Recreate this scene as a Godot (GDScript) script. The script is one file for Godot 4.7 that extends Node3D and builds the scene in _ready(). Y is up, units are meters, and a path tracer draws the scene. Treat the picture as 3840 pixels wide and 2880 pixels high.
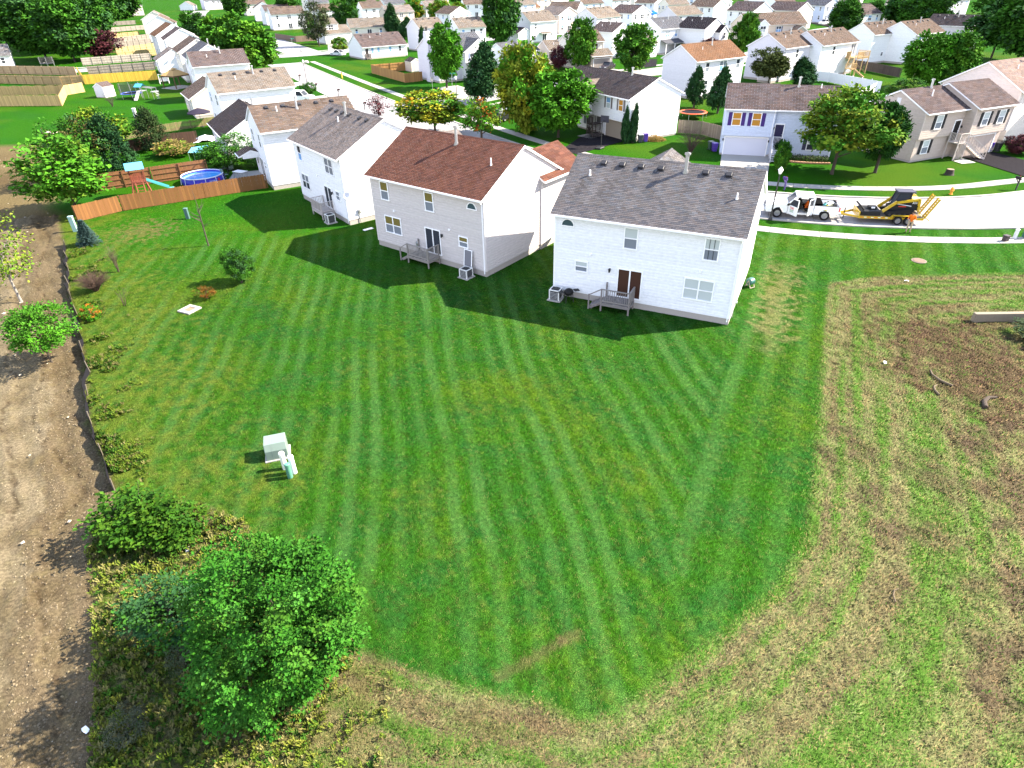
extends Node3D
# A drone's view over a mown back lawn, three houses and the estate behind them.

class MB:
	var v := PackedVector3Array()
	var n := PackedVector3Array()
	var c := PackedColorArray()
	var col := Color(1, 1, 1)
	func tri(a: Vector3, b: Vector3, d: Vector3, na: Vector3, nb: Vector3, nd: Vector3) -> void:
		v.append(a); v.append(d); v.append(b)
		n.append(na); n.append(nd); n.append(nb)
		c.append(col); c.append(col); c.append(col)
	func ftri(a: Vector3, b: Vector3, d: Vector3) -> void:
		var m := (b - a).cross(d - a).normalized()
		tri(a, b, d, m, m, m)
	func quad(a: Vector3, b: Vector3, d: Vector3, e: Vector3) -> void:
		var m := (b - a).cross(d - a)
		if m.length_squared() < 1e-14: m = (d - a).cross(e - a)
		m = m.normalized()
		tri(a, b, d, m, m, m)
		tri(a, d, e, m, m, m)
	func box(o: Vector3, s: Vector3, b := Basis.IDENTITY) -> void:
		var x := b.x * s.x * 0.5
		var y := b.y * s.y * 0.5
		var z := b.z * s.z * 0.5
		quad(o - x - y + z, o + x - y + z, o + x + y + z, o - x + y + z)
		quad(o + x - y - z, o - x - y - z, o - x + y - z, o + x + y - z)
		quad(o + x - y + z, o + x - y - z, o + x + y - z, o + x + y + z)
		quad(o - x - y - z, o - x - y + z, o - x + y + z, o - x + y - z)
		quad(o - x + y + z, o + x + y + z, o + x + y - z, o - x + y - z)
		quad(o - x - y - z, o + x - y - z, o + x - y + z, o - x - y + z)
	# bar with a square section between two points
	func bar(a: Vector3, b: Vector3, w: float, h := -1.0) -> void:
		var z := (b - a)
		var l := z.length()
		if l < 1e-5: return
		z /= l
		var up := Vector3.UP if absf(z.y) < 0.95 else Vector3.RIGHT
		var x := up.cross(z).normalized()
		box((a + b) * 0.5, Vector3(w, (h if h > 0.0 else w), l), Basis(x, z.cross(x), z))
	# chamfered box, for things whose edges catch light
	func cbox(o: Vector3, s: Vector3, r: float, b := Basis.IDENTITY) -> void:
		var hx := s.x * 0.5; var hy := s.y * 0.5; var hz := s.z * 0.5
		var poly := PackedVector2Array([Vector2(-hx + r, -hy), Vector2(hx - r, -hy), Vector2(hx, -hy + r), Vector2(hx, hy - r), Vector2(hx - r, hy), Vector2(-hx + r, hy), Vector2(-hx, hy - r), Vector2(-hx, -hy + r)])
		prism(poly, -hz, hz, Transform3D(b, o), r)
	# polygon in xy (counter-clockwise), pulled from z0 to z1; bev draws the caps in
	func prism(p: PackedVector2Array, z0: float, z1: float, T := Transform3D.IDENTITY, bev := 0.0) -> void:
		var k := p.size()
		var cen := Vector2.ZERO
		for q in p: cen += q / k
		var inner := PackedVector2Array()
		for q in p:
			inner.append(q if bev <= 0.0 else q + (cen - q).normalized() * bev)
		for i in k:
			var a := p[i]; var b := p[(i + 1) % k]
			var ia := inner[i]; var ib := inner[(i + 1) % k]
			quad(T * Vector3(a.x, a.y, z1 - bev), T * Vector3(a.x, a.y, z0 + bev), T * Vector3(b.x, b.y, z0 + bev), T * Vector3(b.x, b.y, z1 - bev))
			if bev > 0.0:
				quad(T * Vector3(a.x, a.y, z1 - bev), T * Vector3(b.x, b.y, z1 - bev), T * Vector3(ib.x, ib.y, z1), T * Vector3(ia.x, ia.y, z1))
				quad(T * Vector3(b.x, b.y, z0 + bev), T * Vector3(a.x, a.y, z0 + bev), T * Vector3(ia.x, ia.y, z0), T * Vector3(ib.x, ib.y, z0))
		var t := Geometry2D.triangulate_polygon(inner)
		for i in range(0, t.size(), 3):
			var a := inner[t[i]]; var b := inner[t[i + 1]]; var d := inner[t[i + 2]]
			if (b - a).cross(d - a) < 0.0:
				var s := b; b = d; d = s
			ftri(T * Vector3(a.x, a.y, z1), T * Vector3(b.x, b.y, z1), T * Vector3(d.x, d.y, z1))
			ftri(T * Vector3(a.x, a.y, z0), T * Vector3(d.x, d.y, z0), T * Vector3(b.x, b.y, z0))
	func cyl(a: Vector3, b: Vector3, r0: float, r1: float, seg := 8, caps := true) -> void:
		var z := (b - a).normalized()
		var up := Vector3.UP if absf(z.y) < 0.95 else Vector3.RIGHT
		var x := up.cross(z).normalized()
		var y := z.cross(x)
		for i in seg:
			var t0 := TAU * i / seg; var t1 := TAU * (i + 1) / seg
			var d0 := x * cos(t0) + y * sin(t0); var d1 := x * cos(t1) + y * sin(t1)
			var p0 := a + d0 * r0; var p1 := a + d1 * r0; var p2 := b + d1 * r1; var p3 := b + d0 * r1
			tri(p0, p1, p2, d0, d1, d1)
			tri(p0, p2, p3, d0, d1, d0)
			if caps:
				if r1 > 0.0: tri(b, p3, p2, z, z, z)
				if r0 > 0.0: tri(a, p1, p0, -z, -z, -z)
	func tube(p: Array, r: Array, seg := 6) -> void:
		for i in p.size() - 1: cyl(p[i], p[i + 1], r[i], r[i + 1], seg, true)
	# lathe about y; prof holds (radius, height) from bottom to top
	func lathe(prof: Array, seg: int, o := Vector3.ZERO) -> void:
		for j in prof.size() - 1:
			var q0: Vector2 = prof[j]; var q1: Vector2 = prof[j + 1]
			var m := Vector2(q1.y - q0.y, q0.x - q1.x)
			if m.length_squared() < 1e-12: continue
			m = m.normalized()
			for i in seg:
				var t0 := TAU * i / seg; var t1 := TAU * (i + 1) / seg
				var e0 := Vector3(cos(t0), 0, -sin(t0)); var e1 := Vector3(cos(t1), 0, -sin(t1))
				var n0 := e0 * m.x + Vector3(0, m.y, 0); var n1 := e1 * m.x + Vector3(0, m.y, 0)
				var a := o + e0 * q0.x + Vector3(0, q0.y, 0); var b := o + e1 * q0.x + Vector3(0, q0.y, 0)
				var d := o + e1 * q1.x + Vector3(0, q1.y, 0); var e := o + e0 * q1.x + Vector3(0, q1.y, 0)
				if q0.x > 1e-5: tri(a, b, d, n0, n1, n1)
				if q1.x > 1e-5: tri(a, d, e, n0, n1, n0)
	func blob(o: Vector3, s: Vector3, seg := 10) -> void:
		var pr := []
		for j in seg + 1:
			var t := PI * j / seg - PI / 2
			pr.append(Vector2(cos(t), sin(t)))
		var b := MB.new()
		b.col = col
		b.lathe(pr, seg * 2)
		for i in b.v.size():
			v.append(o + b.v[i] * s); n.append((b.n[i] / s).normalized()); c.append(col)
	func mesh() -> ArrayMesh:
		var a := []
		a.resize(Mesh.ARRAY_MAX)
		a[Mesh.ARRAY_VERTEX] = v; a[Mesh.ARRAY_NORMAL] = n; a[Mesh.ARRAY_COLOR] = c
		var m := ArrayMesh.new()
		if v.size() > 0: m.add_surface_from_arrays(Mesh.PRIMITIVE_TRIANGLES, a)
		return m

var M := {}
var taken := {}
var rng := RandomNumberGenerator.new()
var noi := FastNoiseLite.new()
var noi2 := FastNoiseLite.new()
var grain: ImageTexture
var grain_n: ImageTexture
var soft: ImageTexture
var SUN := Vector3(0.768, 0.627, -0.129)

func lin(r: float, g: float, b: float) -> Color:
	return Color(r, g, b).linear_to_srgb()

func mat(called: String, k: Color, rough := 0.8, metal := 0.0, tex: Texture2D = null, tile := 1.0, bump := 0.0) -> StandardMaterial3D:
	var m := StandardMaterial3D.new()
	m.resource_name = called
	m.albedo_color = k.linear_to_srgb()
	m.vertex_color_use_as_albedo = true
	m.roughness = rough
	m.metallic = metal
	m.uv1_triplanar = true
	m.uv1_world_triplanar = true
	m.uv1_scale = Vector3.ONE / tile
	if tex: m.albedo_texture = tex
	if bump > 0.0:
		m.normal_enabled = true
		m.normal_texture = grain_n
		m.normal_scale = bump
	M[called] = m
	return m

func numbered(called: String) -> String:
	if not taken.has(called):
		taken[called] = 0
		return called
	taken[called] += 1
	return "%s_%03d" % [called, taken[called]]

func tag(o: Node, label: String, category: String, group := "") -> void:
	o.set_meta("label", label)
	o.set_meta("category", category)
	if group != "": o.set_meta("group", group)

func thing(called: String, label: String, category: String, at := Vector3.ZERO, yaw := 0.0, group := "") -> Node3D:
	var o := Node3D.new()
	o.name = numbered(called)
	add_child(o)
	o.position = at
	o.rotation.y = yaw
	tag(o, label, category, group)
	return o

func inst(called: String, me: Mesh, m: Material, par: Node, at := Transform3D.IDENTITY) -> MeshInstance3D:
	var o := MeshInstance3D.new()
	o.name = called if par != self else numbered(called)
	o.mesh = me
	if m: o.material_override = m
	par.add_child(o, true)
	o.transform = at
	return o

func part(called: String, b: MB, m: String, par: Node) -> MeshInstance3D:
	return inst(called, b.mesh(), M[m], par)

func struct(called: String, b: MB, m: String) -> MeshInstance3D:
	var o := part(called, b, m, self)
	o.set_meta("kind", "structure")
	return o

func dup(src: Node3D, at: Vector3, yaw: float, label: String, sc := 1.0) -> Node3D:
	var r: Node3D = src.duplicate()
	var base := String(src.name)
	r.name = numbered(base)
	add_child(r)
	r.position = at
	r.rotation = Vector3(0, yaw, 0)
	r.scale = Vector3.ONE * sc
	r.set_meta("label", label)
	return r

func noise_image(size: int, freq: float, sd: int, oct := 4) -> Image:
	var f := FastNoiseLite.new()
	f.seed = sd
	f.noise_type = FastNoiseLite.TYPE_SIMPLEX_SMOOTH
	f.frequency = freq
	f.fractal_octaves = oct
	return f.get_seamless_image(size, size)

func make_textures() -> void:
	# neutral grain that multiplies a base colour, and a relief map of the same kind
	var a := noise_image(512, 0.12, 5, 4)
	var b := noise_image(512, 0.02, 9, 3)
	var g := Image.create(512, 512, false, Image.FORMAT_RGB8)
	var s := Image.create(512, 512, false, Image.FORMAT_RGB8)
	for y in 512:
		for x in 512:
			var p := a.get_pixel(x, y).r
			var q := b.get_pixel(x, y).r
			var t := clampf(0.62 + (p - 0.5) * 0.75 + (q - 0.5) * 0.35 + 0.12, 0.25, 1.0)
			g.set_pixel(x, y, Color(t, t, t))
			var u := clampf(0.95 + (p - 0.5) * 0.10 + (q - 0.5) * 0.08, 0.6, 1.0)
			s.set_pixel(x, y, Color(u, u, u))
	grain = ImageTexture.create_from_image(g)
	soft = ImageTexture.create_from_image(s)
	var h := noise_image(512, 0.09, 21, 5)
	h.convert(Image.FORMAT_RGBA8)
	h.bump_map_to_normal_map(6.0)
	grain_n = ImageTexture.create_from_image(h)

func make_materials() -> void:
	mat("ground", Color(1, 1, 1), 0.95, 0.0, grain, 1.7, 0.8)
	M["ground"].metallic_specular = 0.1
	mat("plain", Color(1, 1, 1), 0.8)
	mat("satin", Color(1, 1, 1), 0.45)
	mat("matte", Color(1, 1, 1), 0.95, 0.0, soft, 1.5)
	mat("siding", Color(1, 1, 1), 0.55, 0.0, soft, 3.1)
	mat("shingle", Color(0.92, 0.92, 0.92), 0.92, 0.0, grain, 0.37, 0.5)
	M["shingle"].metallic_specular = 0.08
	M["siding"].metallic_specular = 0.25
	mat("trim", Color(0.8, 0.8, 0.81), 0.5)
	mat("frame", Color(0.82, 0.82, 0.83), 0.4)
	mat("concrete", Color(0.31, 0.295, 0.27), 0.9, 0.0, soft, 1.3, 0.3)
	mat("road", Color(0.275, 0.266, 0.272), 0.9, 0.0, soft, 4.3, 0.3)
	mat("block", Color(0.36, 0.33, 0.30), 0.95, 0.0, soft, 0.9, 0.4)
	mat("asphalt", Color(0.034, 0.031, 0.036), 0.95, 0.0, grain, 2.1, 0.6)
	mat("wood", Color(1, 1, 1), 0.85, 0.0, soft, 0.6, 0.3)
	mat("metal", Color(0.55, 0.56, 0.58), 0.35, 0.8)
	mat("dark_metal", Color(0.02, 0.02, 0.022), 0.5, 0.2)
	mat("rubber", Color(0.018, 0.018, 0.019), 0.85)
	mat("paint", Color(1, 1, 1), 0.25)
	M["paint"].clearcoat_enabled = true
	M["paint"].clearcoat = 0.6
	M["paint"].clearcoat_roughness = 0.08
	mat("plastic", Color(1, 1, 1), 0.4)
	mat("cloth", Color(1, 1, 1), 0.95, 0.0, soft, 0.4)
	M["cloth"].metallic_specular = 0.1
	M["satin"].metallic_specular = 0.25
	M["rubber"].metallic_specular = 0.15
	M["asphalt"].metallic_specular = 0.1
	mat("bark", Color(1, 1, 1), 0.95, 0.0, grain, 0.5, 0.8)
	var lf := mat("leaf", Color(1, 1, 1), 0.75)
	lf.metallic_specular = 0.12
	lf.backlight_enabled = true
	lf.backlight = Color(0.07, 0.15, 0.01)
	lf.cull_mode = BaseMaterial3D.CULL_DISABLED
	var gl := mat("blade", Color(1, 1, 1), 0.7)
	gl.metallic_specular = 0.1
	gl.backlight_enabled = true
	gl.backlight = Color(0.03, 0.08, 0.01)
	gl.cull_mode = BaseMaterial3D.CULL_DISABLED
	for a in [["glass_dark", Color(0.035, 0.04, 0.05)], ["glass_blind", Color(0.42, 0.46, 0.46)], ["glass_screen", Color(0.17, 0.19, 0.22)], ["glass_gold", Color(0.42, 0.2, 0.035)], ["glass_olive", Color(0.16, 0.13, 0.04)], ["glass_blue", Color(0.16, 0.3, 0.52)], ["glass_brown", Color(0.055, 0.028, 0.02)], ["glass_teal", Color(0.05, 0.08, 0.09)]]:
		var g := mat(a[0], a[1], 0.06)
		g.metallic_specular = 0.15
	var w := mat("water", Color(0.06, 0.30, 0.68), 0.05)
	w.metallic_specular = 0.6
	mat("net", Color(0.03, 0.03, 0.03), 0.9)
	M["net"].transparency = BaseMaterial3D.TRANSPARENCY_ALPHA
	M["net"].albedo_color.a = 0.45
	M["net"].cull_mode = BaseMaterial3D.CULL_DISABLED

func build_camera() -> void:
	var cam := Camera3D.new()
	cam.name = "camera"
	add_child(cam)
	cam.fov = 63.35
	cam.far = 6000.0
	cam.near = 0.3
	var th := 0.58431
	var r := -0.022645
	var fw := Vector3(0, -sin(th), -cos(th))
	var rt := Vector3.RIGHT
	var up := rt.cross(fw)
	var rt2 := rt * cos(r) + up * sin(r)
	var up2 := up * cos(r) - rt * sin(r)
	cam.transform = Transform3D(Basis(rt2, up2, -fw), Vector3(0, 18.744, 0))
	cam.current = true
	var we := WorldEnvironment.new()
	we.name = "world_environment"
	var e := Environment.new()
	e.background_mode = Environment.BG_SKY
	var sk := ProceduralSkyMaterial.new()
	sk.sky_top_color = Color(0.45, 0.53, 0.67)
	sk.sky_horizon_color = Color(0.95, 0.94, 0.95)
	sk.sky_curve = 0.28
	sk.sky_energy_multiplier = 1.02
	sk.ground_bottom_color = Color(0.22, 0.30, 0.16)
	sk.ground_horizon_color = Color(0.80, 0.84, 0.88)
	sk.sun_angle_max = 0.0
	var s := Sky.new()
	s.sky_material = sk
	e.sky = s
	e.tonemap_mode = Environment.TONE_MAPPER_LINEAR
	e.tonemap_exposure = 4.75
	e.sdfgi_enabled = true
	e.ssao_enabled = true
	e.ssil_enabled = true
	we.environment = e
	add_child(we)
	var sun := DirectionalLight3D.new()
	sun.name = "sun"
	sun.light_color = Color(1.0, 0.95, 0.87)
	sun.light_energy = 1.6
	sun.light_angular_distance = 0.5
	sun.shadow_enabled = true
	sun.directional_shadow_max_distance = 500.0
	add_child(sun)
	sun.look_at_from_position(SUN * 100.0, Vector3.ZERO)

func _ready() -> void:
	rng.seed = 20170
	noi.seed = 3; noi.frequency = 1.0; noi.fractal_octaves = 3
	noi2.seed = 11; noi2.frequency = 1.0; noi2.fractal_octaves = 2
	build_camera()
	make_textures()
	make_materials()
	build_ground()
	build_streets()
	build_houses()
	build_fences()
	build_trees()
	build_grass()
	build_objects()

# ---------------------------------------------------------------- ground
# edge between the bare soil track (left) and the lawn, as x for a given z
var FZ := [-92.0, -75.0, -59.0, -50.8, -41.0, -35.4, -31.3, -26.2, -23.0, -21.1, -19.9, -18.1, -14.6, -11.1, -8.9, 0.0]
var FX := [-63.0, -51.0, -43.0, -37.6, -31.5, -27.6, -24.9, -22.0, -19.6, -18.0, -17.1, -17.1, -15.1, -13.0, -12.0, -8.5]
# mown edge of the back lawn towards the rough field
var EDGE := PackedVector2Array([Vector2(-40, -19.9), Vector2(-17.1, -19.9), Vector2(-13.5, -19.5), Vector2(-11.3, -18.4), Vector2(-7.5, -14.5), Vector2(-5.1, -12.3), Vector2(-1.8, -11.0), Vector2(0.8, -10.5), Vector2(1.8, -9.9), Vector2(2.9, -10.1), Vector2(4.9, -11.5), Vector2(6.8, -12.6), Vector2(9.4, -14.6), Vector2(11.5, -17.0), Vector2(13.7, -21.3), Vector2(16.2, -26.8), Vector2(22.6, -40.3), Vector2(26.6, -41.2), Vector2(37.0, -41.3), Vector2(90, -43)])

func fence_x(z: float) -> float:
	if z <= FZ[0]: return FX[0]
	for i in FZ.size() - 1:
		if z < FZ[i + 1]:
			return lerpf(FX[i], FX[i + 1], (z - FZ[i]) / (FZ[i + 1] - FZ[i]))
	return FX[-1]

# positive inside the mown lawn
func lawn_dist(x: float, z: float) -> float:
	if z < -45.0: return 4.0
	var p := Vector2(x, z)
	var best := 1e9
	var side := 1.0
	for i in EDGE.size() - 1:
		var a := EDGE[i]; var b := EDGE[i + 1]
		var d := b - a
		var t := clampf((p - a).dot(d) / d.length_squared(), 0.0, 1.0)
		var q := a + d * t
		var l := p.distance_squared_to(q)
		if l < best - 1e-6:
			best = l
			side = -signf(d.cross(p - a))
	return sqrt(best) * side

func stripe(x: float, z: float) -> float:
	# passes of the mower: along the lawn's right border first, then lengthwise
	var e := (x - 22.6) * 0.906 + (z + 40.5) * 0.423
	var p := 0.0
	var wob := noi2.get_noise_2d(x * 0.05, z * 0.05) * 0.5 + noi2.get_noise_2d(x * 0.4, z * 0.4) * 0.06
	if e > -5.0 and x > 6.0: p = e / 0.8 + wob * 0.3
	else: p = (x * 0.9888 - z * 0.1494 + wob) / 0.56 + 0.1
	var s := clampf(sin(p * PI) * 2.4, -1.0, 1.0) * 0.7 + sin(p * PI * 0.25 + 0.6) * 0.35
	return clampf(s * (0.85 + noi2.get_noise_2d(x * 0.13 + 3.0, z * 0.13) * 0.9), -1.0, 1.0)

# zone 0 lawn, 1 rough field, 2 bare soil
func ground_at(x: float, z: float, out: Array) -> void:
	var fx := fence_x(z)
	var n1 := noi.get_noise_2d(x * 0.35, z * 0.35)
	var n2 := noi.get_noise_2d(x * 1.3 + 50.0, z * 1.3)
	var n3 := noi2.get_noise_2d(x * 0.09 + 9.0, z * 0.09)
	var dl := lawn_dist(x, z) + n2 * 0.14
	var df := x - fx + n2 * 0.3
	var y := 0.0
	var k := Color()
	var zone := 0
	# lawn colour: turf with yellower, bluer and strawy patches
	var n4 := noi.get_noise_2d(x * 4.5, z * 4.5 + 7.0)
	var green := Color(0.029, 0.104, 0.008).lerp(Color(0.020, 0.092, 0.014), clampf(n1 * 1.6 + 0.4, 0, 1))
	green = green.lerp(Color(0.070, 0.122, 0.009), clampf(n3 * 1.1 + n2 * 0.6 + n4 * 0.4 - 0.12 + clampf((-x - 12.0) * 0.05, 0, 0.5), 0.0, 0.8))
	green = green.lerp(Color(0.085, 0.080, 0.022), clampf((n1 * 0.8 + n2 * 0.7 + n4 * 0.9 - 0.55) * 1.2, 0.0, 0.4))
	green = green * (1.0 + n4 * 0.5 + n2 * 0.2)
	green = green.lerp(Color(0.055, 0.062, 0.014), clampf((-n4 - n2 * 0.4 - 0.30) * 2.0, 0, 0.4))
	if z < -40.0: green = green.lerp(Color(0.029, 0.128, 0.007).lerp(Color(0.074, 0.138, 0.010), clampf(n1 + n3, 0, 0.6)) * (1.0 + n4 * 0.25), clampf((-40.0 - z) / 14.0, 0, 1))
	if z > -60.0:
		var s := stripe(x, z) * clampf((z + 56.0) / 5.0, 0, 1)  # mowing stripes: sheen of leaning blades painted in as light and dark green
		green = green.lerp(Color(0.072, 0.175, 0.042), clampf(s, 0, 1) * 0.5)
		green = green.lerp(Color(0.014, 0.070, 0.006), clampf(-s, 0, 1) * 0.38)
		# dry strip along the end wall of the white house
		var q := Vector2(x - 18.2, z + 38.0)
		var along := q.dot(Vector2(0.42, -0.907)); var across := q.dot(Vector2(0.907, 0.42))
		if absf(along) < 9.0 and across > -1.8 and across < 1.8:
			green = green.lerp(Color(0.20, 0.175, 0.080), clampf((1.0 - absf(across + 0.2) / 1.5) * 1.0 + n2 * 1.5 + n4 * 0.8 - 0.15, 0.0, 0.6) * clampf((9.0 - absf(along)) / 5.0 + n1, 0, 1))
		# thin turf before the timber fence
		var q2 := Vector2(x + 33.0, z + 54.5)
		var r2 := q2.length()
		if r2 < 4.5: green = green.lerp(Color(0.16, 0.12, 0.055), clampf(1.0 - r2 / 3.0 + n2 * 1.6, 0, 0.75))
		# along the silt fence the turf is thin and yellow
		var e2 := x - fx
		if e2 < 9.0: green = green.lerp(Color(0.115, 0.150, 0.022), clampf(0.7 - e2 * 0.09 + n2 * 0.7 + n1 * 0.4, 0, 0.75))
	# torn turf where a machine turned at the lower end
	for sg in [[-0.6, -11.4, 1.4, -12.6], [1.4, -12.6, 2.0, -12.9], [-5.6, -12.2, -5.0, -12.0]]:
		var pa := Vector2(x - sg[0], z - sg[1]); var ab := Vector2(sg[2] - sg[0], sg[3] - sg[1])
		var ds := (pa - ab * clampf(pa.dot(ab) / ab.length_squared(), 0, 1)).length() + n4 * 0.12
		if ds < 0.24: green = green.lerp(Color(0.115, 0.082, 0.045), clampf((0.24 - ds) * 4.0 + n2 * 0.4, 0, 0.5))
	k = green
	y = n2 * 0.012
	if df < 0.4 and z > -91.0 + n1 * 3.0:
		var d := -df
		var w := clampf((d + 0.25) / 0.5, 0, 1)
		var tr := sin(d * 3.1 + n1 * 1.6)
		var tr2 := sin(d * 9.0 + z * 0.6 + n1 * 2.0)
		var wet := clampf(0.62 + n1 * 1.1 + tr * 0.22 + n4 * 0.3, 0, 1)
		var soil := Color(0.150, 0.118, 0.070).lerp(Color(0.225, 0.184, 0.115), wet)
		if d < 3.2 + n3 * 2.0: soil = soil.lerp(Color(0.105, 0.074, 0.038), 0.5)
		if z < -62.0: soil = soil.lerp(Color(0.20, 0.152, 0.072), 0.75)
		soil = soil.lerp(Color(0.21, 0.172, 0.085), clampf(n2 * 1.2 - 0.3, 0, 0.6))
		# dark lines left by tyres
		var rut := absf(sin(d * 1.55 + n3 * 2.2))
		if rut < 0.10: soil = soil.lerp(Color(0.055, 0.038, 0.022), 0.6)
		k = k.lerp(soil, w)
		y = lerpf(y, -0.06 + tr * 0.045 + tr2 * 0.018 + n2 * 0.05 + n1 * 0.05 - (0.07 * (1.0 - rut / 0.16) if rut < 0.16 else 0.0), w)
		if w > 0.5: zone = 2
	elif dl < 0.25:
		var w := clampf((0.2 - dl) / 0.3, 0, 1)
		# trimmed rough: straw, fresh green and open soil, drawn out along the mower's path
		# the passes follow the lawn's edge, so the pattern runs with the distance from it
		var lane := noi.get_noise_2d(dl * 1.15 + 40.0, (x + z) * 0.10)
		var lane2 := noi.get_noise_2d(dl * 3.4, (x - z) * 0.22 + 15.0)
		var rough := Color(0.150, 0.146, 0.066).lerp(Color(0.058, 0.128, 0.018), clampf(0.45 + lane * 2.4 + lane2 * 1.2 + n2 * 0.45, 0, 1))
		rough = rough.lerp(Color(0.085, 0.062, 0.036), clampf(n1 * 1.0 - 0.25 - lane * 1.8 + n4 * 0.3, 0, 0.6))
		rough = rough.lerp(Color(0.20, 0.19, 0.10), clampf(lane2 * 1.3 + n4 * 0.6 - 0.35, 0, 0.6))
		var bare := 1.0 - (Vector2((x - 26.0) * 0.5, (z + 29.0) * 0.34).length()) / 3.0
		rough = rough.lerp(Color(0.070, 0.044, 0.030), clampf(bare * 1.5 + n2 * 0.9 + n1 * 0.6, 0, 0.9))
		if x > 14.0 and z > -24.0: rough = rough.lerp(Color(0.082, 0.060, 0.040), clampf(0.25 + n1 * 1.4 + n2 * 0.5, 0, 0.75))
		if x < -4.0: rough = rough.lerp(Color(0.115, 0.105, 0.040), clampf(0.4 + n2, 0, 0.7))
		# bare scuffs where the mower turned at the lawn's lower end
		var sc := 1.0 - Vector2((x + 0.3) * 0.35, (z + 9.9) * 1.1).length()
		rough = rough.lerp(Color(0.105, 0.075, 0.042), clampf(sc * 0.8 + n2, 0, 0.7))
		var ln := absf(fposmod(dl * 0.62 + n3 * 0.8, 1.0) - 0.5)
		var cut := ln < 0.04 and lane2 > -0.05 and dl < -1.2
		if cut: rough = rough.lerp(Color(0.045, 0.034, 0.018), 0.65)
		rough = rough * (1.0 + n4 * 0.4)
		k = k.lerp(rough, w)
		y = lerpf(y, -0.015 + n2 * 0.06 + lane * 0.04 - (0.06 if cut else 0.0), w)
		if w > 0.5: zone = 1
	if z < -44.0:
		y = y * clampf((z + 60.0) / 16.0, 0, 1) if x > -36.0 else y
	out[0] = y; out[1] = k; out[2] = zone

func in_view(x: float, z: float, m: float, zmin := -54.0) -> bool:
	# the ground that the camera, or one a step aside, can see
	if z > -5.0 or z < zmin: return false
	var t := (-8.8 - z)
	return x > -14.9 - 0.665 * t - m - 1.0 and x < 14.0 + 0.72 * t + m

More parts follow.
